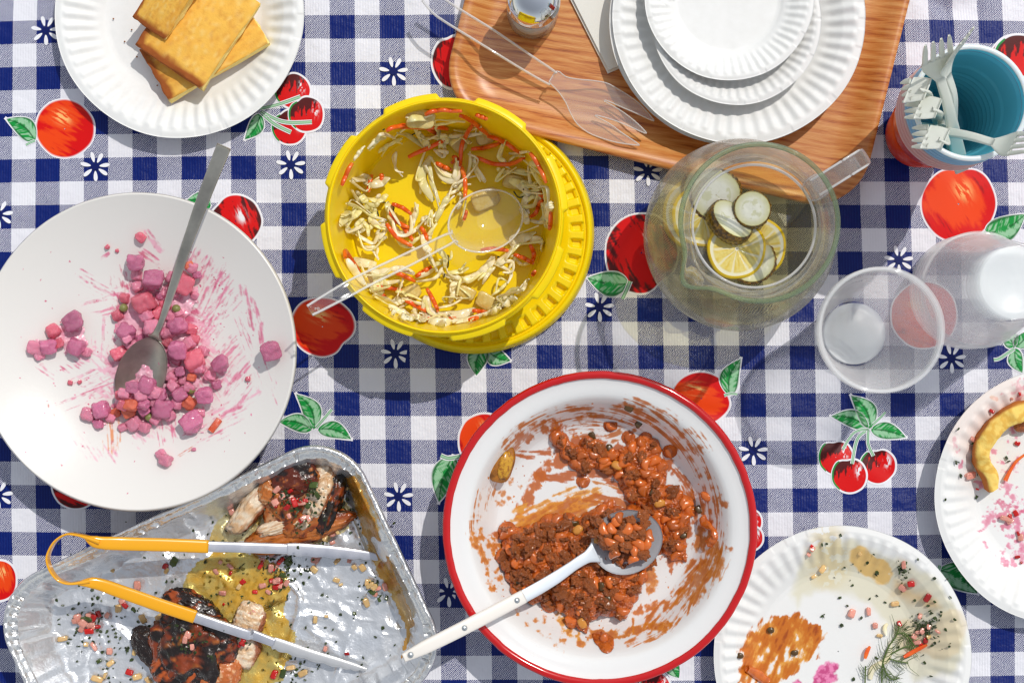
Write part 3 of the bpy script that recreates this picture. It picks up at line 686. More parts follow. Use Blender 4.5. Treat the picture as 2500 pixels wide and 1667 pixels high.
def paint_platter(P, V):
    c = np.tile(B_BASE, (len(P), 1)); wet = np.zeros(len(P))
    x, y = P[:, 0], P[:, 1]
    def smear(pts, w, ang, dens, colr, seed, fs=(90, 7), alpha=0.9):
        nonlocal c, wet
        m, d, fr = stroke(P, [zb(*p) for p in pts], w, 0.6)
        k = m > 0.002
        if not k.any(): return
        a = x[k] * math.cos(ang) + y[k] * math.sin(ang); b = -x[k] * math.sin(ang) + y[k] * math.cos(ang)
        n = 0.6 * fbm(a / fs[0] + seed, b / (fs[1] * .62), 0, 4, seed) + 0.4 * fbm(a / 12, b / 6, 0, 4, seed + 5)
        al, _ = cover(n, m[k], dens * .94, .17); al = al * alpha
        sh = fbm(x[k] / 12, y[k] / 12, 0, 3, seed + 9)
        cc = mixc(np.tile(np.array(colr), (k.sum(), 1)), np.array(lin(206, 66, 112, .9)), sstep(.45, .75, sh) * .6)
        c[k] = mixc(c[k], cc, al); wet[k] = np.maximum(wet[k], al)
    PK, LP, DP = lin(232, 138, 168, .94), lin(242, 184, 202, .95), lin(214, 90, 128, .92)
    smear([(1330, 380), (1450, 500), (1480, 620), (1400, 760)], 38, 2.0, 0.62, PK, 1)
    smear([(1500, 520), (1560, 640), (1470, 760), (1380, 880)], 34, 2.3, 0.55, PK, 2)
    smear([(1420, 900), (1560, 960), (1640, 1120)], 36, 2.3, 0.55, PK, 3)
    smear([(1230, 820), (1320, 980), (1360, 1100), (1260, 1180)], 60, 0.6, 0.78, LP, 4, (40, 14))
    smear([(1100, 560), (1180, 700), (1250, 760)], 40, 0.6, 0.8, DP, 5, (30, 14))
    smear([(1480, 1130), (1640, 1240), (1600, 1300)], 34, 2.2, 0.58, PK, 6)
    smear([(1300, 1200), (1400, 1280), (1450, 1180)], 40, 1.0, 0.70, LP, 7)
    smear([(1650, 560), (1700, 700), (1720, 840)], 9, 1.4, 0.85, PK, 8, (80, 10))
    smear([(1720, 640), (1780, 800), (1790, 930)], 8, 1.4, 0.85, PK, 9, (80, 10))
    smear([(1640, 800), (1760, 1000), (1820, 1200), (1840, 1340)], 26, 1.2, 0.42, PK, 10)
    smear([(1480, 1440), (1640, 1360), (1740, 1280)], 26, 2.6, 0.46, LP, 11)
    smear([(1620, 1420), (1440, 1560), (1300, 1560)], 30, 2.7, 0.40, PK, 12)
    smear([(580, 470), (620, 560), (760, 640)], 24, 0.5, 0.44, PK, 13)
    smear([(620, 690), (740, 720), (780, 600)], 24, 2.9, 0.5, PK, 14)
    smear([(700, 370), (740, 340)], 6, 2.6, 0.8, PK, 15)
    smear([(1010, 200), (1060, 260), (1100, 300)], 14, 0.9, 0.62, LP, 16)
    smear([(990, 330), (1060, 380)], 12, 0.6, 0.72, PK, 17)
    smear([(480, 860), (520, 1060), (640, 1010)], 22, 0.4, 0.6, LP, 18)
    smear([(290, 1110), (340, 1180), (520, 1100)], 18, 0.6, 0.44, PK, 19)
    smear([(560, 1240), (760, 1150), (840, 1080)], 34, 2.7, 0.46, LP, 20)
    smear([(460, 1330), (620, 1260), (760, 1250)], 26, 2.8, 0.42, PK, 21)
    smear([(740, 820), (700, 960), (780, 1040)], 30, 1.6, 0.46, LP, 22)
    smear([(780, 1180), (860, 1340), (1000, 1480)], 60, 0.8, 0.72, LP, 23, (40, 14))
    smear([(760, 1480), (790, 1580), (760, 1660)], 22, 1.5, 0.62, lin(236, 150, 90, .92), 24)
    smear([(330, 1360), (350, 1460), (310, 1560)], 10, 1.5, 0.58, lin(206, 60, 50, .9), 25)
    smear([(560, 1560), (620, 1680), (760, 1700)], 26, 1.0, 0.4, LP, 26)
    smear([(1240, 1700), (1290, 1690), (1330, 1660)], 12, 2.6, 0.6, lin(226, 110, 70, .9), 27)
    smear([(1090, 1480), (1120, 1580), (1300, 1480)], 26, 1.4, 0.5, PK, 28)
    smear([(900, 600), (960, 720), (900, 900), (1000, 1000)], 60, 1.2, 0.72, DP, 29, (30, 16))
    for i in range(150):
        q = zb(*((640, 1150) + RNG.normal(0, 1, 2) * (420, 420))) if i % 2 else zb(*((1500, 900) + RNG.normal(0, 1, 2) * (200, 350)))
        r = RNG.uniform(0.8, 2.4); m = np.hypot(x - q[0], y - q[1]) < r; c[m] = np.array(DP) if i % 3 else np.array(PK)
    return np.column_stack([c, wet])
m_platter = M('glazed_ceramic', rough=0.26, attr=True, wet=0.18, spec=0.5, bump=(260, 0.10, 0.0006))
rr = np.linspace(0.0006, PLR, 230); prof = [(r, float(platter_z(np.array(r)))) for r in rr]
V, F, npf = lathe_shell(prof, 0.0042, 820, PC)
pcol = np.tile([*B_BASE, 0.0], (len(V), 1)); nin = npf * 820
pcol[:nin] = paint_platter(PXA(V[:nin]), V[:nin])
platter = thing('serving_platter', 'wide white ceramic platter with pink beet salad on it', 'platter', (PC[0], PC[1], 0))
ob('platter_body', V, F, m_platter, platter, col=pcol)
V, F = lathe([(0.062, 0.0), (0.068, 0.0), (0.060, 0.0305), (0.054, 0.0305)], 96, PC, None, True); ob('foot_ring', V, F, M('ceramic_foot', lin(225, 222, 216, .9), 0.4), platter)

# ---- enamel basin with red rim
BZ = 0.056
BSC = W(1465, 1290, BZ); BSR = 380 * mpp(BZ); BC = (BSC.x, BSC.y)
BP = [(0.0006, .0055), (0.50, .0055), (0.60, .0062), (0.665, .0095), (0.72, .0185), (0.77, .0315), (0.81, .0415), (0.845, .0475), (0.88, .0500), (0.93, .0520), (0.975, .0545)]
BP = [(r * BSR if r > 0.001 else r, z) for r, z in BP]
_bpd = crom([np.array(p) for p in BP], 6)
def basin_z(r): return np.interp(r, _bpd[:, 0], _bpd[:, 1])
def zc(x, y): return (1060 + x / 2.8, 900 + y / 2.8)
def zd(x, y): return (1080 + x / 3.015, 1380 + y / 3.015)
E_BASE = np.array(lin(240, 240, 239, .93))
def paint_basin(P, V):
    c = np.tile(E_BASE, (len(P), 1)); wet = np.zeros(len(P)); x, y = P[:, 0], P[:, 1]
    th = np.arctan2(y - 1268, x - 1440); rad = np.hypot(x - 1440, y - 1268)
    SA, SB, SC = np.array(lin(190, 96, 32, .92)), np.array(lin(222, 134, 40, .92)), np.array(lin(240, 178, 70, .95))
    def smear(pts, w, dens, colr, seed, mode='arc', fs=6.0, alpha=0.95):
        nonlocal c, wet
        m, d, fr = stroke(P, pts, w, 0.55); k = m > 0.002
        if not k.any(): return
        if mode == 'arc': a, b = th[k] * 3.4, rad[k] / (fs * .62)
        elif mode == 'blot': a, b = x[k] / 11 + .3 * y[k] / 30, y[k] / 15
        else:
            q = mode; a = (x[k] * math.cos(q) + y[k] * math.sin(q)) / 50; b = (-x[k] * math.sin(q) + y[k] * math.cos(q)) / fs
        n = 0.6 * fbm(a + seed, b, 0, 4, seed) + 0.4 * fbm(x[k] / 14, y[k] / 14, 0, 4, seed + 5)
        al, ex = cover(n, m[k], dens * (.84 if mode == 'arc' else 1.0), .11); al = al * alpha
        t = sstep(.03, .26, ex)
        cc = mixc(np.tile(np.array(lin(*colr, .92)), (k.sum(), 1)), SA, t * .8)
        c[k] = mixc(c[k], cc, al); wet[k] = np.maximum(wet[k], al)
    Z = lambda *q: [zc(*p) for p in q]
    Q = lambda *q: [zd(*p) for p in q]
    smear(Z((520, 520), (620, 420), (760, 350), (900, 310), (1040, 320)), 26, 0.66, (206, 126, 60), 1, fs=5)
    smear(Z((560, 480), (760, 400), (900, 420)), 22, 0.6, (196, 110, 48), 2, 'blot')
    smear(Z((1000, 420), (1150, 380), (1300, 300), (1400, 290), (1540, 350), (1640, 450), (1780, 520)), 34, 0.70, (204, 120, 54), 3, fs=5)
    smear(Z((1200, 480), (1340, 420)), 16, 0.68, (206, 130, 66), 4, 2.9)
    smear(Z((1660, 460), (1800, 650), (1880, 820), (1930, 960)), 24, 0.60, (206, 124, 58), 5, fs=5)
    smear(Z((1640, 660), (1700, 740), (1760, 860)), 14, 0.72, (196, 104, 40), 6, 0.9)
    smear(Z((1700, 860), (1830, 980), (1930, 1120), (1950, 1230), (1900, 1360)), 30, 0.64, (206, 118, 46), 7, fs=5)
    smear(Z((1830, 1150), (1900, 1280), (1880, 1420), (1740, 1560)), 38, 0.62, (220, 140, 56), 8, 1.9, 7)
    smear(Z((1960, 880), (1990, 930)), 10, 0.7, (206, 124, 58), 9, 'blot'); smear(Z((1990, 1230), (2020, 1240)), 11, 0.8, (206, 124, 58), 10, 'blot')
    smear(Z((420, 770), (330, 880), (290, 1000), (270, 1120)), 22, 0.56, (214, 136, 64), 11, fs=6)
    smear(Z((480, 760), (540, 820), (440, 880)), 26, 0.46, (222, 148, 80), 12, 'blot')
    smear(Z((290, 1150), (340, 1240), (400, 1350), (420, 1460)), 26, 0.66, (232, 148, 50), 13, 'blot')
    smear(Z((420, 1180), (430, 1260)), 18, 0.7, (232, 148, 50), 14, 'blot')
    smear(Z((715, 745), (650, 850), (610, 960), (610, 1060)), 15, 0.93, (208, 112, 26), 15, 'blot')
    smear(Z((600, 1000), (700, 1000), (820, 960), (960, 900), (1060, 880)), 28, 0.84, (240, 172, 60), 16, -0.4, 8)
    smear(Z((960, 940), (1100, 890), (1240, 910), (1380, 950)), 16, 0.72, (214, 126, 36), 17, 0.2)
    smear(Z((660, 1060), (760, 1040), (860, 1020), (960, 960)), 34, 0.88, (236, 156, 48), 18, -0.5, 9)
    smear(Z((740, 1180), (820, 1120), (900, 1080)), 30, 0.9, (214, 116, 28), 19, 'blot')
    smear(Z((720, 720), (820, 650), (920, 620)), 17, 0.92, (206, 108, 28), 20, 'blot')
    smear(Z((780, 745), (900, 735), (1030, 700), (1160, 710), (1260, 790), (1320, 860)), 13, 0.84, (200, 104, 30), 21, 0.1)
    smear(Z((520, 560), (640, 590), (780, 560)), 10, 0.78, (196, 100, 30), 22, 0.1)
    smear(Z((860, 480), (960, 560), (1120, 580), (1400, 620), (1560, 700)), 34, 0.74, (200, 104, 36), 23, 'blot')
    smear(Z((1000, 760), (1250, 830), (1360, 900)), 12, 0.5, (222, 150, 70), 24, 0.25, 4)
    smear(Q((1480, 20), (1540, 130)), 24, 0.78, (228, 146, 44), 25, 'blot')
    smear(Q((1440, 340), (1500, 310), (1570, 280)), 12, 0.82, (222, 130, 36), 26, 'blot')
    smear(Q((1520, 430), (1580, 330), (1720, 230), (1800, 130), (1860, 0)), 20, 0.72, (220, 130, 40), 27, 2.3)
    smear(Q((1640, 420), (1780, 280), (1880, 140), (1980, -60)), 26, 0.54, (222, 142, 66), 28, 2.2)
    smear(Q((1020, 570), (1100, 500), (1250, 510), (1380, 490), (1520, 440), (1680, 450)), 12, 0.74, (228, 146, 50), 29, 'blot')
    smear(Q((1400, 400), (1400, 480)), 9, 0.7, (228, 146, 50), 30, 1.5); smear(Q((1370, 570), (1500, 530), (1620, 470)), 13, 0.56, (222, 140, 60), 31, 2.7)
    smear(Q((880, 360), (920, 420), (960, 480)), 22, 0.7, (240, 176, 70), 32, 'blot')
    smear(Q((600, 340), (720, 440), (880, 560)), 30, 0.34, (226, 150, 70), 33, 'blot')
    smear(Z((500, 1200), (700, 1200), (1000, 1300), (1300, 1400)), 46, 0.62, (206, 112, 36), 34, 'blot')
    smear(Z((1560, 1000), (1680, 1100), (1640, 1290)), 34, 0.66, (206, 112, 36), 35, 'blot')
    for i in range(170):
        a = RNG.uniform(0, 2 * PI); r = BSR * RNG.uniform(0.45, 0.80); q = PXA(np.array([[BC[0] + r * math.cos(a), BC[1] + r * math.sin(a), 0.02]]))[0]
        s = RNG.uniform(0.8, 2.2); m = np.hypot(x - q[0], (y - q[1]) * RNG.uniform(.6, 1.4)) < s; c[m] = SB if i % 3 else SA
    return np.column_stack([c, wet])
m_enamel = M('enamel', rough=0.12, attr=True, wet=0.22, spec=0.55, coat=0.3)
dp = crom([np.array(p) for p in BP], 3); dp = np.array(dense([tuple(q) for q in dp], 0.00062))
V, F, npf = lathe_shell([tuple(q) for q in dp], 0.0016, 900, BC)
bcol = np.tile([*E_BASE, 0.0], (len(V), 1)); nin = npf * 900
bcol[:nin] = paint_basin(PXA(V[:nin]), V[:nin])
basin = thing('enamel_basin', 'round white enamel basin with red rolled rim, half full of baked beans', 'basin', (BC[0], BC[1], 0))
ob('basin_body', V, F, m_enamel, basin, col=bcol)
a = np.linspace(0, 2 * PI, 200, endpoint=False)
V, F = lathe([(BSR * 0.985 + 0.0034 * math.cos(t), BZ - 0.0012 + 0.0026 * math.sin(t)) for t in np.linspace(0, 2 * PI, 14, endpoint=False)][::-1], 240, BC, lambda T, r, z: (r + 0.0005 * (vn(np.cos(T) * 22, np.sin(T) * 22, 0, 4) - .5), z), True)
ob('red_rim', V, F, M('red_enamel', lin(206, 10, 14, .9), 0.14, coat=0.4), basin)

# ---- yellow plastic bowl on its lid
YH = 0.104; YB = 0.013
YC3 = W(1084, 528, YH); YR = 304 * mpp(YH); YC = (YC3.x, YC3.y)
m_yel = M('yellow_plastic', lin(255, 228, 16, 1.0), 0.30, spec=0.3, var=(40, lin(255, 220, 10, 1.0), 0.3, 0.7), bump=(220, 0.08, 0.0006), trl=.10)
ybowl = thing('plastic_bowl', 'yellow plastic bowl with leftover coleslaw, standing on its lid', 'bowl', (YC[0], YC[1], 0))
ip = crom([np.array(p) for p in [(0.0006, YB + .003), (0.5 * YR, YB + .003), (0.775 * YR, YB + .0032), (0.815 * YR, YB + .0058), (0.835 * YR, YB + .012), (0.875 * YR, YB + .05), (0.915 * YR, YH - .012), (0.925 * YR, YH - .002), (0.932 * YR, YH), (0.942 * YR, YH - .0005), (0.948 * YR, YH - .004)]], 5)
V, F, _ = lathe_shell([tuple(q) for q in ip], 0.0022, 200, YC)
ob('bowl_body', V, F, m_yel, ybowl)
def flange_mod(T, r, z):
    d = np.degrees(T) % 45.0
    tab = sstep(2, 4, d) * (1 - sstep(29, 31, d))
    out = (r > 0.965 * YR)
    return r + out * (tab * 0.0036 - 0.0016), z - out * (1 - tab) * 0.0010
V, F = lathe([(0.940 * YR, YH - .004), (0.952 * YR, YH - .0042), (0.975 * YR, YH - .0052), (0.985 * YR, YH - .0064), (0.985 * YR, YH - .0105), (0.940 * YR, YH - .0105)], 720, YC, flange_mod, True)
ob('rim_flange', V, F, m_yel, ybowl)
LZ = 0.0125
LC3 = W(1155, 566, LZ); LR = 298 * mpp(LZ); LC = (LC3.x, LC3.y)
ylid = thing('bowl_lid', 'round yellow fluted plastic lid lying under the coleslaw bowl', 'lid', (LC[0], LC[1], 0))
def lid_mod(T, r, z):
    f = r / LR; a = sstep(0.80, 0.815, f) * (1 - sstep(0.895, 0.91, f)); d = (np.degrees(T) % 9.0) / 9.0
    sq = sstep(0.0, 0.10, d) * (1 - sstep(0.5, 0.60, d))
    return r, z - a * sq * 0.0060
lp = dense([(0.0006, .0085), (0.70 * LR, .0085), (0.74 * LR, .0105), (0.78 * LR, .0118), (0.80 * LR, .012), (0.91 * LR, .0118), (0.918 * LR, .0085), (0.93 * LR, .0080), (0.938 * LR, .0112), (0.955 * LR, .0122), (0.975 * LR, .0108), (0.99 * LR, .0065), (LR, .002), (0.995 * LR, 0.0008), (0.98 * LR, 0.003), (0.9 * LR, .005), (0.0006, .005)], 0.0022)
V, F = lathe(lp, 720, LC, lid_mod); ob('lid_body', V, F, m_yel, ylid)

# ================================================================== food and cutlery
def lat(mm, k=1): return mm / 1000.0
# ---- toast
def toast_mesh(L, Wd, T, seed, fold=0.0, crust=(1, 1, 1, 0)):
    """Slice with crust colours; L along x, Wd along y.  crust: which sides (x-, x+, y-, y+) are brown."""
    n = 26; g = np.linspace(-1, 1, n)
    d, F = ico(5)
    k = (np.abs(d[:, 0]) ** 12 + np.abs(d[:, 1]) ** 12 + np.abs(d[:, 2]) ** 3.2) ** (-1 / 6.0)
    u = d * k[:, None]; u = np.clip(u, -1.03, 1.03)
    nz = fbm(u[:, 0] * 3 + seed, u[:, 1] * 3, u[:, 2] * 2, 4, seed)
    V = u * np.array([L / 2 * 1.05, Wd / 2 * 1.05, T / 2])
    V[:, 0] += (nz - .5) * 0.004; V[:, 1] += (fbm(u[:, 0] * 3, u[:, 1] * 3 + seed, u[:, 2] * 2, 4, seed + 1) - .5) * 0.004
    V[:, 2] += (fbm(u[:, 0] * 9, u[:, 1] * 9, 0, 4, seed + 2) - .5) * 0.0016 + fold * u[:, 0] ** 2
    e = np.zeros(len(u))
    for q, (ax, sg) in zip(crust, ((0, -1), (0, 1), (1, -1), (1, 1))):
        if q: e = np.maximum(e, q * sstep(0.80, 1.0, sg * u[:, ax] + (nz - .5) * .12))
    toastc = fbm(u[:, 0] * 2.5 + seed, u[:, 1] * 2.5, 0, 4, seed + 4)
    fine = fbm(u[:, 0] * 30, u[:, 1] * 30, 0, 3, seed + 6)
    c = mixc(np.tile(np.array(lin(246, 190, 80, .97)), (len(u), 1)), lin(234, 162, 54, .95), sstep(.35, .8, toastc) * .6)
    c = mixc(c, lin(250, 216, 134, .96), sstep(.55, .8, fine) * .5)
    c = mixc(c, lin(214, 136, 50, .9), sstep(0.56, 0.72, fbm(u[:, 0] * 26, u[:, 1] * 26, 0, 3, seed + 8)) * .4)
    c = mixc(c, lin(164, 78, 20, .85), sstep(.1, .7, e) * .95)
    cut = np.abs(u[:, 2]) < 0.62
    for q, (ax, sg) in zip(crust, ((0, -1), (0, 1), (1, -1), (1, 1))):
        if not q: c = mixc(c, lin(253, 226, 140, .97), sstep(0.9, 0.99, sg * u[:, ax]) * cut)
    return V, F, c
m_toast = M('toast_crumb', rough=0.85, attr=True, bump=[(420, 0.5, 0.0008), (1500, 0.4, 0.0004)])
def toast(pts3, T, z, seed, crust, label, tilt=0.0):
    """pts3: three photo corners: start, along the length, across."""
    a, b, c = [np.array(W(x, y, z)) for x, y in pts3]
    X = b - a; Yv = c - a; L, Wd = np.linalg.norm(X), np.linalg.norm(Yv)
    V, F, col = toast_mesh(L, Wd, T, seed, 0.0, crust)
    ctr = (b + c) / 2; N = np.array([0, 0, 1.0]); Xn = X / L; Yn = Yv - (Yv @ Xn) * Xn; Yn /= np.linalg.norm(Yn)
    if tilt: N = N + Xn * tilt; N /= np.linalg.norm(N)
    Xn = Xn - (Xn @ N) * N; Xn /= np.linalg.norm(Xn)
    Wv = ctr + V[:, :1] * Xn + V[:, 1:2] * Yn + V[:, 2:3] * N
    obc('toast_slice', Wv, F, m_toast, col=col, label=label, cat='toast', group='slices of toast')
def z1(x, y): return (x / 2.8, y / 2.8)
toast([z1(1190, 665), z1(1815, 300), z1(985, 350)], 0.013, 0.013, 3, (1, 0, 0, 1), 'half slice of toast at the bottom of the pile of three')
toast([z1(1372, 600), z1(1740, 60), z1(972, 285)], 0.013, 0.024, 5, (1, 0, 0, 1), 'large half slice of toast in the middle of the pile of three')
toast([z1(1140, 205), z1(1440, -200), z1(900, 140)], 0.015, 0.038, 8, (1, 0, 0, 1), 'small folded slice of toast on top of the pile of three', tilt=-0.28)
# crust on the right hand plate (built with that plate below)

# ---- beet salad
m_beet = M('beet_purple', lin(184, 52, 110, .94), 0.16, coat=.4, var=(100, lin(244, 168, 198, .96), 0.42, 0.64), bump=(330, 0.5, 0.0012), sss=0.2, sss_col=(1, .2, .35), rnd=0.2)
m_beetp = M('beet_pink', lin(228, 100, 140, .95), 0.18, coat=.4, var=(100, lin(246, 186, 204, .96), 0.40, 0.66), bump=(330, 0.5, 0.0012), sss=0.25, sss_col=(1, .3, .3), rnd=0.15)
m_beetr = M('beet_red', lin(222, 52, 88, .94), 0.18, coat=.4, var=(100, lin(246, 170, 184, .96), 0.42, 0.68), bump=(330, 0.5, 0.0012), sss=0.25, sss_col=(1, .25, .2), rnd=0.15)
m_carrotp = M('carrot_cube', lin(224, 96, 62, .9), 0.3, var=(150, lin(238, 150, 130, .95), 0.46, 0.7), bump=(300, 0.4, 0.001), sss=0.2)
m_pea = M('pea_green', lin(130, 136, 72, .85), 0.25, var=(260, lin(190, 170, 120, .9), 0.5, 0.7), bump=(300, .2, .0006))
BEM = {'p': m_beet, 'k': m_beetp, 'r': m_beetr, 'c': m_carrotp}
_bm = {}
for k_, mt in BEM.items():
    _bm[k_] = []
    for s_ in range(4):
        V, F = blob((1, 1, 0.86 + .1 * (s_ % 2)), 4, 0.30, 1.9, 20 + s_ * 7 + ord(k_), 4.2, 4)
        V[:, 0] *= 1 + 0.22 * V[:, 2] * (s_ - 1.5) / 1.5
        _bm[k_].append(mesh('beet_cube', V, F, mt))
def plat_h(p): return float(platter_z(np.array(math.hypot(p.x - PC[0], p.y - PC[1]))))
def at_plat(px, py, up=0.0):
    z = 0.04
    for _ in range(4): p = W(px, py, z); z = plat_h(p) + up
    return W(px, py, z)
BEETS = [(962, 225, 47, 'r', 'beet_cube', 0), (925, 395, 76, 'p', 0, .006), (935, 480, 50, 'k', 0, 0), (1050, 515, 88, 'p', 0, .007), (850, 640, 46, 'r', 0, 0), (985, 670, 98, 'r', 0, .004), (805, 755, 50, 'r', 0, 0),
    (1255, 540, 96, 'r', 0, .002), (1310, 430, 52, 'k', 0, .006), (1345, 480, 40, 'p', 0, .004), (1290, 415, 40, 'c', 0, .008), (1180, 500, 60, 'k', 0, 0), (1040, 840, 84, 'k', 0, .005), (860, 870, 80, 'p', 0, .004), (870, 920, 40, 'k', 0, .012), (810, 1020, 70, 'r', 0, 0), (960, 920, 46, 'p', 0, 0),
    (1210, 830, 84, 'p', 0, .004), (1215, 990, 80, 'p', 0, .010), (1310, 850, 50, 'r', 0, 0), (1120, 700, 54, 'r', 0, 0), (1160, 760, 54, 'k', 0, 0), (1330, 1060, 92, 'r', 0, .002), (1510, 1090, 76, 'p', 0, .004), (1440, 1170, 50, 'k', 0, 0), (1480, 1230, 46, 'p', 0, 0),
    (1170, 1180, 50, 'k', 0, .002), (1230, 1140, 44, 'p', 0, .004), (1250, 1200, 44, 'k', 0, 0), (1310, 1180, 40, 'c', 0, .004), (1230, 1300, 66, 'p', 0, .004), (1400, 1300, 74, 'p', 0, .006), (1290, 1360, 60, 'c', 0, .002), (1110, 1390, 92, 'p', 0, .004), (1010, 1265, 80, 'p', 0, .010), (900, 1310, 50, 'k', 0, .010), (820, 1300, 46, 'r', 0, .008),
    (880, 1410, 62, 'c', 0, .004), (985, 1400, 50, 'p', 0, .006), (790, 1420, 44, 'c', 0, 0), (685, 1400, 78, 'p', 0, .004), (600, 1430, 62, 'k', 0, 0), (672, 1495, 48, 'p', 0, 0), (1310, 1490, 96, 'p', 0, .002), (910, 1500, 70, 'k', 0, 0), (985, 1520, 54, 'k', 0, 0), (840, 1520, 40, 'k', 0, 0),
    (505, 800, 88, 'p', 0, .002), (365, 860, 62, 'r', 0, 0), (330, 970, 76, 'p', 0, .002), (240, 980, 70, 'k', 0, 0), (400, 945, 50, 'r', 0, 0), (515, 970, 78, 'p', 0, .002), (590, 1010, 44, 'k', 0, 0), (270, 1030, 44, 'k', 0, 0), (1845, 1000, 84, 'p', 0, .004), (1695, 1190, 34, 'r', 0, 0), (480, 1215, 32, 'r', 0, 0), (545, 1210, 28, 'r', 0, 0), (735, 290, 30, 'r', 0, 0), (800, 315, 24, 'r', 0, 0),
    (1130, 1745, 58, 'k', 0, 0), (1100, 1700, 44, 'k', 0, 0), (1325, 1670, 26, 'k', 0, 0), (1130, 600, 44, 'k', 0, 0), (1070, 950, 50, 'p', 0, 0), (1120, 1080, 54, 'p', 0, 0), (1140, 930, 50, 'r', 0, 0), (1090, 620, 40, 'p', 0, 0), (1330, 620, 36, 'k', 0, 0), (1210, 1060, 46, 'k', 0, 0), (1370, 1420, 40, 'k', 0, 0), (900, 1240, 60, 'k', 0, .012), (1090, 1300, 62, 'p', 0, .008), (860, 1360, 54, 'k', 0, .008), (950, 1340, 60, 'p', 0, .010), (1050, 1340, 54, 'k', 0, .008), (1180, 1240, 56, 'k', 0, .004), (1290, 1250, 50, 'k', 0, .004), (1360, 1110, 60, 'k', 0, .002), (1280, 950, 60, 'k', 0, .002), (1390, 1000, 50, 'k', 0, 0), (1330, 920, 46, 'r', 0, 0), (1150, 870, 60, 'k', 0, .002), (900, 960, 56, 'k', 0, 0), (1000, 760, 60, 'k', 0, .006), (1080, 740, 54, 'r', 0, .002), (1180, 600, 60, 'k', 0, 0), (1200, 1360, 50, 'k', 0, .004), (1160, 1440, 50, 'k', 0, .002), (1060, 1460, 54, 'k', 0, .002), (760, 1450, 46, 'k', 0, 0), (1220, 740, 44, 'k', 0, .002), (940, 560, 50, 'k', 0, .002), (850, 1290, 54, 'k', 0, .016), (910, 1250, 60, 'p', 0, .016), (1000, 1230, 74, 'p', 0, .017), (960, 1300, 56, 'k', 0, .016), (840, 1370, 50, 'r', 0, .014), (900, 1370, 58, 'c', 0, .014), (1060, 1280, 56, 'k', 0, .014), (980, 1360, 54, 'p', 0, .014)]
for i, (x, y, s, k_, _, up) in enumerate(BEETS):
    hs = s / 2.8 * mpp(.02) * (0.70 if s > 35 else .5)
    p = at_plat(*zb(x, y), hs * 0.75 + up)
    small = s < 35
    lab = {'p': 'purple beetroot cube coated in pink dressing on the white platter', 'k': 'pink dressing coated cube in the beet salad on the white platter', 'r': 'red pink beetroot cube in the salad on the white platter', 'c': 'orange carrot cube in the beet salad on the white platter'}[k_]
    lab = ('large ' if s > 72 else 'small ' if s < 48 else '') + lab.replace(' on the white platter', ', ' + zone(*zb(x, y), 340, 880, 170) + ' part of the platter')
    if k_ == 'r' and y in (225,): lab = 'red pink beetroot cube lying alone above the heap on the platter'
    if x == 1845: lab = 'purple beetroot wedge lying alone near the right edge of the platter'
    o = inst('carrot_cube' if k_ == 'c' else 'beet_cube', _bm[k_][i % 4], p, (RNG.uniform(-.5, .5), RNG.uniform(-.5, .5), RNG.uniform(-.6, .7)), (hs * 1.02, hs * RNG.uniform(.86, 1.05), hs * RNG.uniform(.75, 1)), label=lab, cat='carrot cube' if k_ == 'c' else 'beet cube', group='cubes of the beet salad')
V, F = blob((1, 1, 1), 3, 0.05, 1.5, 3); peame = mesh('pea', V, F, m_pea)
for x, y in [(845, 705), (1205, 710), (1305, 1265), (1020, 1450)]:
    p = at_plat(*zb(x, y), 0.006); inst('pea', peame, p, (0, 0, 0), 0.0038, label='small green pea in the beet salad on the white platter', cat='pea', group='peas in the beet salad')
V, F = sweep(crom([at_plat(*zb(1440, 1545), .002), at_plat(*zb(1470, 1505), .003), at_plat(*zb(1500, 1465), .002)], 6), 0.003, 0.002, 8); obc('carrot_strip', V, F, m_carrotp, label='thin orange carrot strip at the lower edge of the beet salad', cat='carrot strip')

m_dressp = M('beet_dressing', lin(244, 190, 206, .95), .25, var=(120, lin(222, 110, 146, .93), .46, .68), coat=.3, bump=(260, .5, .0014))
for poly, sd_ in (([(850, 600), (960, 520), (1080, 560), (1200, 480), (1360, 560), (1330, 700), (1260, 800), (1340, 960), (1420, 1120), (1340, 1240), (1180, 1320), (1000, 1400), (820, 1440), (760, 1360), (900, 1200), (960, 1040), (880, 980), (760, 880), (820, 720)], 61), ([(200, 960), (340, 900), (440, 800), (560, 840), (600, 1000), (480, 1020), (380, 960), (260, 1060)], 62), ([(560, 1440), (680, 1360), (780, 1420), (700, 1500)], 63), ([(840, 1500), (980, 1440), (1040, 1520), (940, 1580)], 64), ([(1220, 1460), (1340, 1430), (1400, 1520), (1290, 1560)], 65)):
    P_ = np.array([zb(*q) for q in poly]); lo, hi = P_.min(0) - 5, P_.max(0) + 5; xs, ys = np.arange(lo[0], hi[0], 2.8), np.arange(lo[1], hi[1], 2.8); X_, Y_ = np.meshgrid(xs, ys, indexing='ij'); G = np.column_stack([X_.ravel(), Y_.ravel()])
    d = sd_poly(G, P_) + 44 * (fbm(G[:, 0] / 16, G[:, 1] / 16, 0, 4, sd_) - .5); h = .0030 * np.sqrt(np.clip(d / 26, 0, 1)) * (.5 + fbm(G[:, 0] / 9, G[:, 1] / 9, 0, 3, sd_ + 9))
    F = grid_faces(len(xs), len(ys))[:, ::-1]; F = F[(d[F] > 0).all(1)]; w = np.array([W(x, y, .036) for x, y in G]); r = np.hypot(w[:, 0] - PC[0], w[:, 1] - PC[1]); w[:, 2] = platter_z(r) + h
    used = np.unique(F); mp_ = np.full(len(w), -1); mp_[used] = np.arange(len(used)); ob('beet_dressing', w[used], mp_[F], m_dressp, label='creamy pink dressing clinging to the beet salad on the white platter', cat='dressing', kind='stuff')

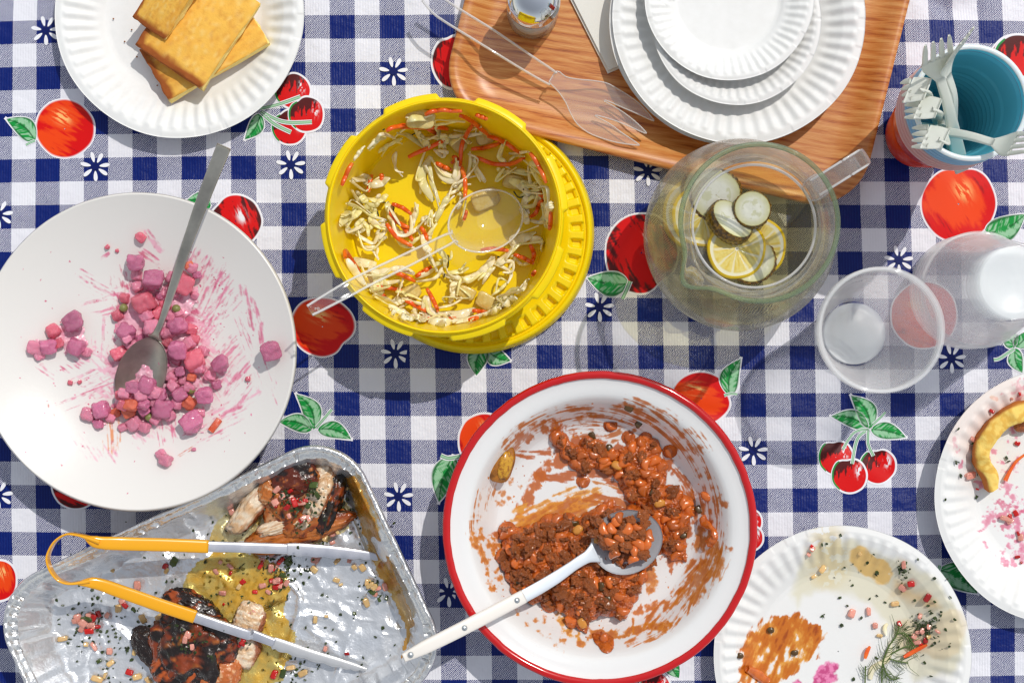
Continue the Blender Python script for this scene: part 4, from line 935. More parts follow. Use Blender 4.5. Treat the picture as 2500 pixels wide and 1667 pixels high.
# ---- steel serving spoon in the platter
m_steel = M('brushed_steel', lin(196, 192, 180), 0.34, 0.8, var=(30, lin(150, 146, 138), 0.3, 0.7), bump=(600, 0.1, 0.0003))
def spoon_bowl(c, ax, L, Wd, dep, nrm=(0, 0, 1), th=0.0012, nu=22, nv=40, pt=0.18):
    """Shell of a spoon bowl: centre, long axis, sizes."""
    u = np.linspace(0.001, 1, nu); v = np.linspace(0, 2 * PI, nv, endpoint=False); U_, V_ = np.meshgrid(u, v, indexing='ij'); U_, V_ = U_.ravel(), V_.ravel()
    y = U_ * np.cos(V_); x = U_ * np.sin(V_) * (1 - pt * y)
    z = -dep * (1 - U_ ** 2)
    A = np.column_stack([x * Wd / 2, y * L / 2, z]); B = A.copy(); B[:, 2] -= th * (1.0)
    F = grid_faces(nu, nv, False, True); n = len(A)
    rim = np.arange(n - nv, n)
    FF = np.concatenate([F, F[:, ::-1] + n, np.stack([rim, np.roll(rim, -1), np.roll(rim, -1) + n, rim + n], 1)])
    return frame(np.concatenate([A, B]), c, ax, nrm), FF
def steel_spoon():
    t = thing('serving_spoon', 'long handled steel serving spoon resting in the beet salad platter', 'spoon', W(339, 918, .02))
    tip = np.array(W(318, 976, 0.040)); neck = np.array(W(384, 812, 0.056)); ctr = np.array(W(345, 912, 0.046))
    ax = neck - tip
    V, F = spoon_bowl(ctr, -ax, np.linalg.norm(ax) * 1.02, 0.043, 0.011, (0.1, 0.25, 1), .0014, pt=-0.05); ob('spoon_bowl', V, F, m_steel, t)
    P = crom([np.array(W(379, 826, 0.052)), neck + [0, 0, .002], np.array(W(398, 775, 0.066)), np.array(W(446, 628, 0.086)), np.array(W(494, 492, 0.104)), np.array(W(547, 357, 0.118))], 10)
    V, F = sweep(P, [0.007, 0.0030, 0.0026, 0.0042, 0.0056, 0.0064], [0.0012, 0.0022, 0.0022, 0.0018, 0.0016, 0.0016], 16, 3.2); ob('handle', V, F, m_steel, t)
steel_spoon()

# ---- baked beans
SAUCE = lin(150, 66, 18, .9)
m_sauce = M('bean_sauce', lin(204, 104, 36, .92), 0.2, var=(160, lin(158, 70, 20, .9), 0.42, 0.66), bump=[(420, 0.6, 0.0014)], coat=0.4, sss=0.1, sss_col=(1, .4, .1))
m_bean = M('bean_skin', lin(222, 116, 42, .93), 0.16, var=(180, lin(184, 82, 26, .9), 0.42, 0.7), bump=(500, 0.12, 0.0006), coat=0.5, sss=0.15, sss_col=(1, .45, .15), rnd=0.22)
m_meat = M('meat_crumb', lin(200, 112, 52, .92), 0.22, var=(240, lin(156, 80, 34, .9), 0.4, 0.65), bump=[(520, 0.8, 0.0016)], coat=0.35, rnd=0.2)
m_onion = M('onion_soft', lin(222, 150, 62, .9), 0.2, coat=0.3, sss=.2); m_pepper = M('green_pepper', lin(92, 66, 26, .8), 0.25, coat=0.3)
PA = [(1339, 1053), (1417, 1086), (1453, 1075), (1506, 1100), (1560, 1072), (1600, 1080), (1628, 1143), (1628, 1196), (1685, 1214), (1690, 1239), (1681, 1293), (1678, 1375), (1631, 1361), (1612, 1293), (1560, 1239), (1517, 1193), (1503, 1150), (1417, 1146), (1381, 1114)]
PB = [(1235, 1289), (1310, 1282), (1367, 1261), (1417, 1270), (1470, 1245), (1560, 1235), (1617, 1293), (1600, 1345), (1578, 1400), (1570, 1430), (1555, 1450), (1545, 1485), (1530, 1513), (1500, 1508), (1466, 1505), (1440, 1520), (1432, 1545), (1398, 1530), (1370, 1490), (1320, 1470), (1300, 1480), (1250, 1440), (1224, 1380), (1224, 1330)]
PS = [(1440, 1545), (1470, 1535), (1500, 1548), (1490, 1572), (1460, 1570)]
def bean_h(P, detail=True):
    h = np.zeros(len(P))
    for poly, H in ((PA, 0.009), (PB, 0.016), (PS, .006)):
        d = sd_poly(P, poly) + 9 * (fbm(P[:, 0] / 22, P[:, 1] / 22, 0, 3, 4) - .5)
        h = np.maximum(h, H * np.sqrt(np.clip(d / 42, 0, 1)))
    if detail: h = h * (0.78 + 0.5 * fbm(P[:, 0] / 34, P[:, 1] / 34, 0, 2, 9)) + (h > 0) * 0.0050 * (fbm(P[:, 0] / 9, P[:, 1] / 9, 0, 3, 12) - .40)
    return h
def at_basin(px, py, up=0.0):
    z = 0.01
    for _ in range(5): p = W(px, py, z); z = float(basin_z(math.hypot(p.x - BC[0], p.y - BC[1]))) + up
    return W(px, py, z)
_bean = []
for s_ in range(4):
    V, F = blob((1.18, .74, .66), 3, 0.14, 1.3, 60 + s_, 2.3); V[:, 1] -= 0.34 * (V[:, 0] ** 2 - .4); _bean.append(mesh('baked_bean', V, F, m_bean))
_crumb = []
for s_ in range(5):
    V, F = blob((1.15, .85, .6), 4, 0.85, 2.2, 80 + s_, 2.0, 4); _crumb.append(mesh('meat_crumb', V, F, m_meat))
BUMPS = []
BL = 'glossy orange brown baked bean in sauce in the enamel basin'
def scatter(poly, n, mind, fr=None):
    P = np.array(poly, float); lo, hi = P.min(0), P.max(0); out = []
    t = 0
    while len(out) < n and t < n * 60:
        t += 1; q = RNG.uniform(lo, hi)
        if sd_poly(q[None], poly)[0] < 5: continue
        if all((q[0] - o[0]) ** 2 + (q[1] - o[1]) ** 2 > mind ** 2 for o in out): out.append(tuple(q))
    return out
def put_bean(px, py, size=12.5, up=0.0, z=None):
    h = float(bean_h(np.array([[px, py]]))[0]); s = size * mpp(.02) * RNG.uniform(.85, 1.15)
    BUMPS.append((px, py, size, h + up + s * .34)); p = at_basin(px, py, h + up - s * 0.10)
    inst('baked_bean', _bean[RNG.integers(4)], p, (RNG.uniform(-.5, .5), RNG.uniform(-.5, .5), RNG.uniform(0, PI)), (s, s, s), label=BL.replace(' in the enamel', ', ' + zone(px, py, 1440, 1290, 260) + ' part of the enamel'), cat='bean', group='baked beans in the enamel basin')
for q in [zc(1125, 535), zc(1205, 385), zc(1330, 470), zc(1445, 480), zc(1610, 565), zc(1020, 770), zc(1210, 590), zc(1165, 650), zc(1300, 650), zc(1445, 650), zc(1550, 670), zc(1060, 540), zc(970, 640), zc(1340, 760), zc(1150, 980), zc(1200, 940), zc(1500, 920), zc(1725, 925), zc(1700, 1040), zc(1630, 1070), zc(1530, 1230), zc(1190, 990), zc(520, 1120), zc(1415, 1330), zc(1330, 1395), zc(1405, 1410), zc(1430, 1000), zc(1265, 1020), zc(1310, 1190), zc(1280, 1290), zc(1120, 1280), zc(860, 1150), zc(545, 1240), zc(700, 1300), zd(1195, 545), zd(1460, 85), zd(1365, 70), zd(880, 290), zc(1870, 870)]:
    put_bean(*q, size=16)
for q in scatter(PA, 44, 19): put_bean(*q, size=14)
for q in scatter(PB, 40, 28): put_bean(*q, size=14)
ML = 'lump of browned minced meat among the beans in the enamel basin'
for q in scatter(PB, 80, 18) + scatter(PA, 18, 30):
    h = float(bean_h(np.array([q]))[0]); s = RNG.uniform(14, 26) * mpp(.02)
    BUMPS.append((q[0], q[1], s / mpp(.02) * .9, h + s * .30)); inst('meat_crumb', _crumb[RNG.integers(5)], at_basin(*q, h - s * .25), (RNG.uniform(0, 6), RNG.uniform(0, 6), RNG.uniform(0, 6)), s, label=ML.replace(' in the enamel', ', ' + zone(q[0], q[1], 1440, 1330, 240) + ' part of the enamel'), cat='meat', group='minced meat in the enamel basin')
for x, y in [(1268, 1250), (1750, 1020), (1700, 1130), (1500, 840), (600, 1330)]: pass
for i, q in enumerate([zc(960, 1060), zc(1500, 845), zc(1810, 960), zc(1700, 1135), zc(570, 1460), zc(1080, 460), zc(1330, 270), zc(1400, 375), zc(1200, 545), zd(560, 120), zd(1210, 245), zd(1170, 155), zc(1380, 1020)]):
    h = float(bean_h(np.array([q]))[0]); V, F = blob((.0038, .0028, .0010), 2, .3, 1.8, i, 5); p = at_basin(*q, h + .0016)
    obc('pepper_piece', rot(V, .2, .1, i) + np.array(p), F, m_pepper, label='small dark green pepper piece among the baked beans', cat='pepper piece', group='pepper pieces in the beans')
for i, q in enumerate([zc(1410, 1090), zc(1120, 1155), zc(1250, 660), zc(980, 1100), zd(1030, 425), zc(1540, 920), zc(1220, 1140)]):
    h = float(bean_h(np.array([q]))[0]); V, F = blob((.005, .0035, .0016), 2, .2, 1.5, i + 30, 4); p = at_basin(*q, h + .004)
    obc('onion_piece', rot(V, .2, .1, i * 1.3) + np.array(p), F, m_onion, label='small golden onion piece among the baked beans', cat='onion piece', group='onion pieces in the beans')
def sauce_mound():
    st = 1.7; xs = np.arange(1205, 1715, st); ys = np.arange(1030, 1590, st)
    X_, Y_ = np.meshgrid(xs, ys, indexing='ij'); P = np.column_stack([X_.ravel(), Y_.ravel()]); h = bean_h(P)
    for (bx, by, bs, bh) in BUMPS:
        m = (np.abs(P[:, 0] - bx) < bs * 2) & (np.abs(P[:, 1] - by) < bs * 2)
        if not m.any(): continue
        d2 = ((P[m, 0] - bx) ** 2 + (P[m, 1] - by) ** 2) / (bs * 1.30) ** 2
        dome = bh * np.clip(1 - d2, 0, 1) ** .7 + np.where(d2 < 1.6, 0, -1)
        h[m] = np.maximum(h[m], np.where(dome > 0, np.maximum(h[m] * .82, 0) * 0 + dome, h[m]))
    gr = np.abs(fbm(P[:, 0] / 7, P[:, 1] / 7, 0, 3, 33) - .5) * 2
    h = np.where(h > .0006, h + .0026 * (.35 - gr) * np.clip(h / .008, 0, 1), h)
    w = np.array([W(x, y, 0.012) for x, y in P]); r = np.hypot(w[:, 0] - BC[0], w[:, 1] - BC[1])
    w[:, 2] = basin_z(r) + h - 0.0004
    F = grid_faces(len(xs), len(ys)); keep = (h[F] > 0.0007).all(1); F = F[keep][:, ::-1]
    used = np.unique(F); mp = np.full(len(w), -1); mp[used] = np.arange(len(used))
    ob('bean_sauce', w[used], mp[F], m_sauce, label='thick brown bean sauce with minced meat in the enamel basin', cat='sauce', kind='stuff')
    return
sauce_mound()

def jalapeno():
    p = at_basin(*zc(462, 650), .004); t = thing('pepper_slice', 'pickled pepper slice stuck on the left inner wall of the enamel basin', 'pepper slice', p)
    V, F = blob((.0115, .017, .0045), 3, .10, 1.4, 5, 2.6); V = rot(V, 0, .35, -.28)
    ob('skin', V + np.array(p), F, M('pickled_skin', lin(186, 116, 26, .9), .22, var=(150, lin(120, 72, 14), .4, .65), coat=.4), t)
    V, F = blob((.0062, .012, .003), 3, .25, 2.2, 9, 2.4); V = rot(V, 0, .35, -.28)
    ob('seed_core', V + np.array(p) + [0.003, -0.001, .0032], F, M('pickled_core', lin(214, 158, 40, .95), .25, var=(300, lin(160, 100, 20), .45, .6), coat=.4), t)
jalapeno()
# strip of dried sauce on the right wall
P = crom([at_basin(*zc(*q), .003) for q in [(1835, 1000), (1850, 1050), (1900, 1090), (1920, 1150), (1880, 1200)]], 8); V, F = sweep(P, [.002, .004, .003, .004, .005], .0025, 9); V += (np.stack([fbm(V[:, 0] * 400, V[:, 1] * 400, i * 7, 2, i) for i in range(3)], 1) - .5) * .003
obc('onion_strip', V, F, m_bean, label='curled sauce covered onion strip on the right wall of the basin', cat='onion strip')

# ---- white handled spoon in the basin
def basin_spoon():
    m_s = M('satin_steel', lin(214, 221, 228), 0.38, 0.4); m_w = M('cream_handle', lin(242, 236, 228, .93), .38); m_r = M('rivet_metal', lin(200, 204, 206), .3, .9)
    ends = [np.array(W(985, 1605, .092)), np.array(W(1132, 1532, .079)), np.array(W(1275, 1457, .062)), np.array(W(1350, 1414, .050)), np.array(W(1415, 1370, .036)), np.array(W(1455, 1348, .029))]
    t = thing('ladle_spoon', 'steel serving spoon with riveted cream handle lying across the enamel basin', 'spoon', ends[2])
    P = crom(ends, 10)
    i0 = 22
    V, F = sweep(P[18:], [.0056, .0056, .0054, .0046, .0052, .010], [.0010, .0010, .0010, .0012, .0014, .0012], 14, 4); ob('neck', V, F, m_s, t)
    hp = crom(ends[:3], 12); hp = np.concatenate([hp, hp[-1:] + (hp[-1:] - hp[-2:-1]) * .6])
    V, F = sweep(hp, [.0036, .0058, .0061, .0061, .0060, .0058], [.0024, .0034, .0036, .0036, .0036, .0034], 18, 4); h = ob('handle', V, F, m_w, t)
    for f in (0.10, 0.50, 0.88):
        i = int(f * (len(hp) - 1)); d = hp[min(i + 1, len(hp) - 1)] - hp[i - 1]; d /= np.linalg.norm(d); nrm = np.array([0, 0, 1]) - d[2] * d; nrm /= np.linalg.norm(nrm)
        V, F = lathe([(0.0002, .0044), (.0022, .0042), (.0026, .0034), (.0026, 0)], 20); ob('rivet', frame(V, hp[i], d, nrm), F, m_r, h)
    c = np.array(W(1531, 1322, .030)); ax = c - np.array(W(1452, 1352, .030))
    V, F = spoon_bowl(c, ax, .064, .056, .012, (-.03, .0, 1), .0014, pt=.05); ob('spoon_bowl', V, F, m_s, t)
    # beans heaped in the spoon
    for i, q in enumerate([zc(1265, 1015), zc(1430, 1000), zc(1320, 1100), (1250 * 0 + 1528, 1290), zc(1215, 1095), zc(1310, 1210), zc(1400, 1200), zc(1160, 1195), zc(1230, 1265), zc(1130, 1060), zc(1380, 1080), zc(1180, 1140), zc(1270, 1160), zc(1100, 1130), zc(1450, 1200), zc(1440, 1060), zc(1470, 1140), zc(1420, 1260), zc(1360, 1300), zc(1350, 1140), zc(1240, 1050), zc(1340, 1040), zc(1200, 1180), zc(1290, 1130), zc(1360, 1240), zc(1420, 1130), zc(1160, 1100), zc(1240, 1210)]):
        s = RNG.uniform(12, 17) * mpp(.03); z = .036 + .006 * (1 - min(1, math.hypot(q[0] - 1525, q[1] - 1318) / 70)); p = W(*q, z)
        big = i % 2
        inst('baked_bean' if not big else 'meat_crumb', _bean[i % 4] if not big else _crumb[i % 5], p, (RNG.uniform(-.5, .5), RNG.uniform(-.5, .5), RNG.uniform(0, 6)), s, label='baked bean heaped in the bowl of the steel serving spoon' if not big else 'meat lump heaped in the bowl of the steel serving spoon', cat='bean' if not big else 'meat', group='beans heaped in the spoon')
basin_spoon()

# ---- coleslaw
m_cab = M('cabbage', lin(252, 240, 196, 1.0), 0.26, var=(60, lin(255, 252, 234, 1.0), 0.42, 0.66), trl=0.12, coat=.2, bump=(200, .2, .001), rnd=.10)
m_cabg = M('cabbage_green', lin(244, 234, 160, 1.0), 0.26, var=(60, lin(252, 246, 206, 1.0), 0.40, 0.7), trl=0.12, coat=.2, bump=(200, .2, .001), rnd=.12)
m_car = M('carrot', lin(238, 88, 22, .92), 0.28, var=(90, lin(248, 130, 40, .95), 0.4, 0.7), sss=.2, coat=.3, rnd=.12)
m_dill = M('dill', lin(40, 52, 22, .8), .5)
m_pick = M('pickle_flesh', lin(232, 202, 110, .93), .22, var=(140, lin(246, 228, 160, .95), .4, .7), trl=.15, coat=.4, bump=(260, .4, .002))
ZF = YB + .0032
def ze(x, y): return (780 + x / 3.459, 210 + y / 3.46)        # upper coleslaw close-up
def zf(x, y): return (780 + x / 3.459, 530 + y / 3.46)
FLR = W(1088, 545, ZF)
def in_bowl(q, up):
    """Keep a point inside the bowl: floor or wall height."""
    p = W(*q, ZF + up); dx, dy = p.x - YC[0], p.y - YC[1]; r = math.hypot(dx, dy); lim = 0.80 * YR
    z = ZF + up
    if r > lim:
        wz = ZF + (r - lim) / (0.10 * YR) * (YH - ZF) * 0.55; z = min(max(z, wz), YH - .012); p = W(*q, z); dx, dy = p.x - YC[0], p.y - YC[1]; r = math.hypot(dx, dy)
        mx = YR * (0.835 + 0.075 * (z - ZF) / (YH - ZF)) - .003
        if r > mx: p.x, p.y = YC[0] + dx / r * mx, YC[1] + dy / r * mx
    return np.array(p)
def zlab(lab, q): return lab.replace(' in the yellow coleslaw bowl', ', ' + zone(q[0], q[1], 1075, 540, 250) + ' part of the yellow coleslaw bowl')
def shred(pts, w, mat, name, label, group, up=.003, cat='shred', th=.0009, wav=0.0, seed=0, tw=0.6):
    r = np.random.default_rng(seed)
    P = [in_bowl(q, up + r.uniform(0, .004)) for q in pts]
    P = crom(P, 7); n = len(P)
    P[:, 2] += np.abs(np.sin(np.linspace(0, PI * r.uniform(1.5, 3.5), n))) * .003
    ws = np.array([.55, 1, r.uniform(.8, 1.2), 1, .5]) * w if mat is not m_car else np.array([.8, 1, 1, 1, .7]) * w
    V, F = sweep(P, ws, th, 8, 2.2 if mat is not m_car else 4, twist=np.cumsum(r.uniform(-tw, tw, 6)) * .8)
    return obc(name, V, F, mat, label=zlab(label, pts[len(pts) // 2]), cat=cat, group=group)
CAB = 'pale shredded cabbage strand in the yellow coleslaw bowl'; CAR = 'orange carrot stick in the yellow coleslaw bowl'
sd = 100
CARS = [[ze(570, 378), ze(640, 350), ze(720, 335)], [ze(690, 350), ze(860, 355), ze(1000, 350), ze(1090, 365)], [ze(1180, 250), ze(1270, 290), ze(1350, 345), ze(1420, 405)], [ze(920, 370), ze(1000, 410), ze(1060, 440)], [ze(755, 600), ze(880, 545), ze(1000, 490), ze(1060, 460)], [ze(1300, 320), ze(1240, 420), ze(1200, 520), ze(1190, 680)], [ze(1290, 535), ze(1400, 525), ze(1530, 485)], [ze(1330, 605), ze(1450, 655), ze(1600, 665), ze(1740, 600)],
    [ze(990, 655), ze(1050, 685), ze(1110, 710)], [ze(1130, 600), ze(1160, 620), ze(1120, 650)], [ze(1430, 420), ze(1560, 470), ze(1700, 560)], [ze(1200, 690), ze(1230, 800), ze(1230, 960)], [ze(440, 760), ze(425, 830), ze(410, 900)], [ze(525, 750), ze(528, 790)], [ze(620, 1000), ze(700, 1030), ze(770, 1080)], [ze(1240, 1060), ze(1220, 1130)], [ze(1900, 960), ze(1850, 1010), ze(1830, 1070), ze(1780, 1110)], [ze(1850, 900), ze(1900, 930)],
    [ze(1835, 530), ze(1900, 660), ze(1960, 800)], [ze(240, 640), ze(210, 740), ze(165, 830)], [ze(900, 240), ze(980, 200), ze(1080, 180), ze(1210, 180)], [ze(1340, 205), ze(1390, 218), ze(1440, 225)], [ze(590, 1060), ze(660, 1150), ze(760, 1200)], [zf(570, 60), zf(650, 170), zf(780, 245)], [zf(680, 50), zf(740, 130), zf(800, 210)], [zf(860, 90), zf(890, 140), zf(910, 190)], [zf(180, 360), zf(190, 300), zf(250, 380), zf(320, 470)], [zf(460, 600), zf(600, 600), zf(740, 640)], [zf(720, 700), zf(840, 760), zf(940, 810)], [zf(910, 610), zf(960, 700), zf(1000, 790)], [zf(820, 500), zf(880, 460), zf(940, 425)], [zf(1370, 280), zf(1480, 270), zf(1590, 285)], [zf(1650, 320), zf(1730, 350), zf(1800, 390)], [zf(1780, 240), zf(1810, 310), zf(1800, 380)], [zf(870, 870), zf(1000, 870), zf(1150, 855)], [zf(1100, 870), zf(1160, 900)], [zf(1280, 920), zf(1360, 905)], [zf(1300, 790), zf(1380, 800), zf(1420, 820)], [zf(500, 640), zf(560, 680)], [zf(2010, -40), zf(2010, 60), zf(2000, 110)], [zf(1850, 520), zf(1870, 490)], [zf(640, 470), zf(720, 500), zf(800, 540)]]
for i, pts in enumerate(CARS): shred(pts, .0020, m_car, 'carrot_stick', CAR, 'carrot sticks in the coleslaw', .004 + (i % 3) * .003, 'carrot stick', .0014, seed=sd + i, tw=.15)
CABS = [([ze(750, 290), ze(840, 270), ze(950, 290)], .009, 1), ([ze(920, 330), ze(1050, 325), ze(1170, 300)], .0034, 1), ([ze(840, 380), ze(850, 430), ze(930, 440), ze(1000, 440)], .007, 1), ([ze(1100, 435), ze(1230, 425), ze(1370, 400)], .0050, 0), ([ze(1360, 410), ze(1370, 385)], .005, 1), ([ze(660, 400), ze(740, 420), ze(820, 470), ze(900, 540)], .006, 1), ([ze(420, 540), ze(450, 500), ze(500, 450), ze(560, 440)], .006, 1), ([ze(500, 560), ze(580, 500), ze(700, 440)], .005, 1), ([ze(640, 560), ze(620, 620), ze(650, 700), ze(700, 765)], .003, 0),
    ([ze(940, 600), ze(870, 740), ze(880, 840), ze(960, 970)], .010, 1), ([ze(930, 670), ze(950, 820), ze(1010, 980)], .006, 1), ([ze(990, 680), ze(1060, 770), ze(1150, 780), ze(1170, 640)], .011, 0), ([ze(1150, 660), ze(1160, 760), ze(1150, 870)], .010, 0), ([ze(1290, 600), ze(1320, 700), ze(1400, 810)], .008, 0), ([ze(1270, 560), ze(1270, 680), ze(1230, 790), ze(1170, 880)], .0042, 1), ([ze(1560, 480), ze(1520, 600), ze(1570, 640)], .0056, 1), ([ze(970, 540), ze(1050, 600), ze(1060, 500)], .005, 0), ([ze(1500, 700), ze(1550, 730), ze(1620, 730)], .006, 1), ([ze(1600, 640), ze(1660, 590), ze(1740, 590)], .004, 1),
    ([ze(1650, 720), ze(1740, 720), ze(1840, 730)], .005, 1), ([ze(1800, 690), ze(1860, 780), ze(1930, 880), ze(1940, 1000)], .006, 1), ([ze(1600, 790), ze(1680, 830), ze(1760, 840), ze(1840, 820)], .010, 1), ([ze(1700, 930), ze(1780, 900), ze(1880, 870)], .005, 1), ([ze(1740, 1000), ze(1800, 940), ze(1880, 960), ze(1950, 1060)], .005, 1), ([ze(1850, 1160), ze(1900, 1100), ze(1930, 1000)], .004, 1), ([ze(1900, 1060), ze(1920, 1160), ze(1960, 1200)], .005, 1), ([ze(290, 800), ze(380, 780), ze(420, 830)], .012, 0), ([ze(430, 850), ze(520, 820), ze(590, 780)], .009, 0), ([ze(310, 890), ze(350, 940), ze(380, 990)], .005, 0), ([ze(510, 920), ze(460, 990), ze(400, 1040)], .006, 0),
    ([ze(220, 990), ze(330, 1030), ze(450, 1110), ze(560, 1130)], .005, 1), ([ze(180, 1150), ze(260, 1100), ze(310, 1010)], .005, 1), ([ze(560, 1030), ze(620, 1100), ze(640, 1180)], .006, 1), ([ze(790, 1180), ze(800, 1090), ze(830, 1000)], .006, 0), ([ze(1090, 930), ze(1040, 1020), ze(980, 1150)], .007, 1), ([ze(950, 1050), ze(950, 1140), ze(960, 1220)], .003, 1), ([ze(1080, 920), ze(1170, 880), ze(1230, 800)], .004, 0), ([ze(1190, 900), ze(1200, 960), ze(1170, 1040)], .006, 0), ([ze(250, 600), ze(290, 540), ze(330, 490)], .004, 0), ([ze(1790, 640), ze(1880, 650)], .006, 1),
    ([zf(200, 50), zf(280, 130), zf(370, 110), zf(420, 60)], .005, 0), ([zf(280, 120), zf(380, 190), zf(460, 220), zf(500, 130)], .005, 0), ([zf(520, 60), zf(560, 100), zf(500, 190), zf(570, 170)], .006, 0), ([zf(440, 30), zf(500, 80), zf(570, 90)], .009, 0), ([zf(600, 30), zf(680, 130), zf(780, 130), zf(860, 60)], .005, 0), ([zf(640, 130), zf(700, 230), zf(800, 260)], .006, 0), ([zf(380, 250), zf(450, 280), zf(500, 360)], .0045, 0), ([zf(200, 370), zf(260, 480), zf(350, 590)], .008, 0), ([zf(260, 370), zf(360, 390), zf(480, 400)], .010, 0), ([zf(420, 430), zf(500, 470), zf(600, 440)], .009, 0), ([zf(600, 440), zf(700, 440), zf(800, 480)], .007, 0), ([zf(360, 600), zf(460, 580), zf(560, 560), zf(680, 540)], .006, 0), ([zf(650, 540), zf(690, 570), zf(660, 620)], .004, 0), ([zf(420, 690), zf(540, 730), zf(640, 750)], .009, 0), ([zf(620, 740), zf(680, 700), zf(740, 690)], .011, 0), ([zf(700, 690), zf(800, 720), zf(890, 740)], .005, 0),
    ([zf(560, 780), zf(640, 830), zf(720, 870)], .007, 0), ([zf(680, 800), zf(740, 860), zf(800, 900)], .007, 0), ([zf(780, 800), zf(830, 870), zf(880, 930)], .007, 0), ([zf(870, 800), zf(900, 680), zf(940, 780), zf(1000, 830)], .006, 0), ([zf(900, 870), zf(1040, 830), zf(1200, 820), zf(1320, 780)], .010, 0), ([zf(920, 920), zf(1020, 940), zf(1120, 930)], .010, 0), ([zf(1120, 920), zf(1200, 900), zf(1270, 890)], .008, 0), ([zf(1000, 770), zf(1120, 740), zf(1200, 690), zf(1160, 690)], .004, 0), ([zf(1100, 720), zf(1150, 620), zf(1190, 560)], .007, 0), ([zf(1110, 620), zf(1150, 560), zf(1280, 510), zf(1380, 460)], .008, 0), ([zf(1350, 480), zf(1430, 400), zf(1470, 340)], .010, 0), ([zf(1500, 400), zf(1580, 330), zf(1640, 240)], .012, 0), ([zf(1620, 240), zf(1720, 180), zf(1830, 130)], .013, 0), ([zf(1780, 190), zf(1870, 210), zf(1890, 290)], .010, 0), ([zf(1480, 400), zf(1560, 430), zf(1620, 480), zf(1590, 560)], .004, 0), ([zf(1380, 560), zf(1420, 490), zf(1480, 430)], .004, 0),
    ([zf(1030, 440), zf(1060, 490), zf(1180, 530), zf(1100, 460)], .004, 0), ([zf(1100, 470), zf(1190, 460), zf(1260, 430)], .006, 1), ([zf(930, 330), zf(960, 400), zf(1040, 380)], .007, 1), ([zf(1000, 270), zf(1060, 340), zf(1060, 420)], .007, 1), ([zf(820, 510), zf(900, 480), zf(990, 430)], .006, 0), ([zf(1450, 780), zf(1540, 700), zf(1620, 620), zf(1700, 620)], .006, 1), ([zf(1500, 800), zf(1580, 700), zf(1680, 590)], .006, 1), ([zf(1470, 820), zf(1560, 760), zf(1660, 720)], .007, 1), ([zf(1700, 680), zf(1760, 620), zf(1800, 550)], .006, 0), ([zf(1460, 660), zf(1540, 600), zf(1610, 530)], .0035, 1), ([zf(1400, 880), zf(1480, 850), zf(1560, 800)], .006, 0), ([zf(1320, 900), zf(1400, 850), zf(1450, 840)], .006, 0), ([zf(1640, 330), zf(1700, 400), zf(1780, 390)], .005, 0), ([zf(960, 60), zf(940, 150), zf(930, 200)], .005, 0), ([zf(860, 30), zf(900, 20), zf(920, 40)], .008, 0), ([zf(870, 150), zf(900, 260), zf(940, 280)], .008, 0)]
for i, (pts, w, g) in enumerate(CABS): shred(pts, w * .40, (m_cab, m_cabg)[g], 'cabbage_shred', CAB, 'cabbage shreds in the coleslaw', .002 + (i % 4) * .002, 'cabbage shred', .0008, seed=300 + i)
r_ = np.random.default_rng(5)
for i, (pts, w, g) in enumerate(CABS):     # a finer second strand tangled with each
    J = [np.array(p) + r_.normal(0, 1, 2) * 11 for p in pts]
    if i % 3 == 0: J = J[::-1]; J[0] = J[0] + r_.normal(0, 1, 2) * 18
    shred(J, r_.uniform(.0010, .0020), (m_cab, m_cabg)[i % 2], 'cabbage_shred', CAB, 'cabbage shreds in the coleslaw', .005 + (i % 3) * .002, 'cabbage shred', .0007, seed=1300 + i, tw=.9)
for i in range(46):     # short loose ends in the thick patches
    cx, cy_ = [zf(700, 880), zf(330, 100), ze(1820, 980), zf(500, 560), zf(1050, 900), ze(1000, 420), zf(1500, 770), ze(480, 980)][i % 8]
    a = r_.uniform(0, 2 * PI); c = np.array([cx, cy_]) + r_.normal(0, 1, 2) * (30, 20); d = np.array([math.cos(a), math.sin(a)]) * r_.uniform(10, 24); k = np.array([-d[1], d[0]]) * r_.uniform(-.6, .6)
    shred([c - d, c + k, c + d], r_.uniform(.002, .004), (m_cab, m_cabg)[i % 2], 'cabbage_shred', CAB, 'cabbage shreds in the coleslaw', .006, 'cabbage shred', .0008, seed=600 + i)
for i, (q, a, s) in enumerate([(ze(850, 280), .1, 1.3), (ze(1160, 480), .8, 1.0), (ze(1400, 960), -.4, 1.3), (zf(770, 640), -.5, 1.0), (zf(1240, 640), .4, .9), (zf(1420, 720), .5, 1.1), (ze(1640, 810), .2, 1), (ze(1400, 440), -.3, .9)]):
    V, F = blob((.0095 * s, .0065 * s, .0022), 3, .18, 1.4, 40 + i, 4); obc('pickle_chunk', rot(V, .2, .1, -a) + in_bowl(q, .006), F, m_pick, label='translucent pickled cucumber chunk in the yellow coleslaw bowl', cat='pickle', group='pickle chunks in the coleslaw')
for i, pts in enumerate([[ze(750, 440), ze(780, 410), ze(810, 395)], [ze(610, 1070), ze(630, 1030), ze(610, 1010)], [ze(520, 980), ze(560, 985)], [ze(490, 1060), ze(500, 1100)], [ze(1640, 890), ze(1680, 940), ze(1735, 935)], [ze(1720, 870), ze(1740, 900), ze(1760, 870)], [zf(1085, 320), zf(1088, 400), zf(1080, 430)], [zf(1050, 515), zf(1056, 480)], [zf(1440, 260), zf(1480, 250)], [zf(1500, 340), zf(1520, 335)], [ze(500, 330), ze(520, 318)]]):
    V, F = sweep(crom([in_bowl(q, .010) for q in pts], 5), .0006, .0006, 6); obc('dill_sprig', V, F, m_dill, label='tiny dark dill sprig among the coleslaw in the yellow bowl', cat='dill', group='dill sprigs in the coleslaw')
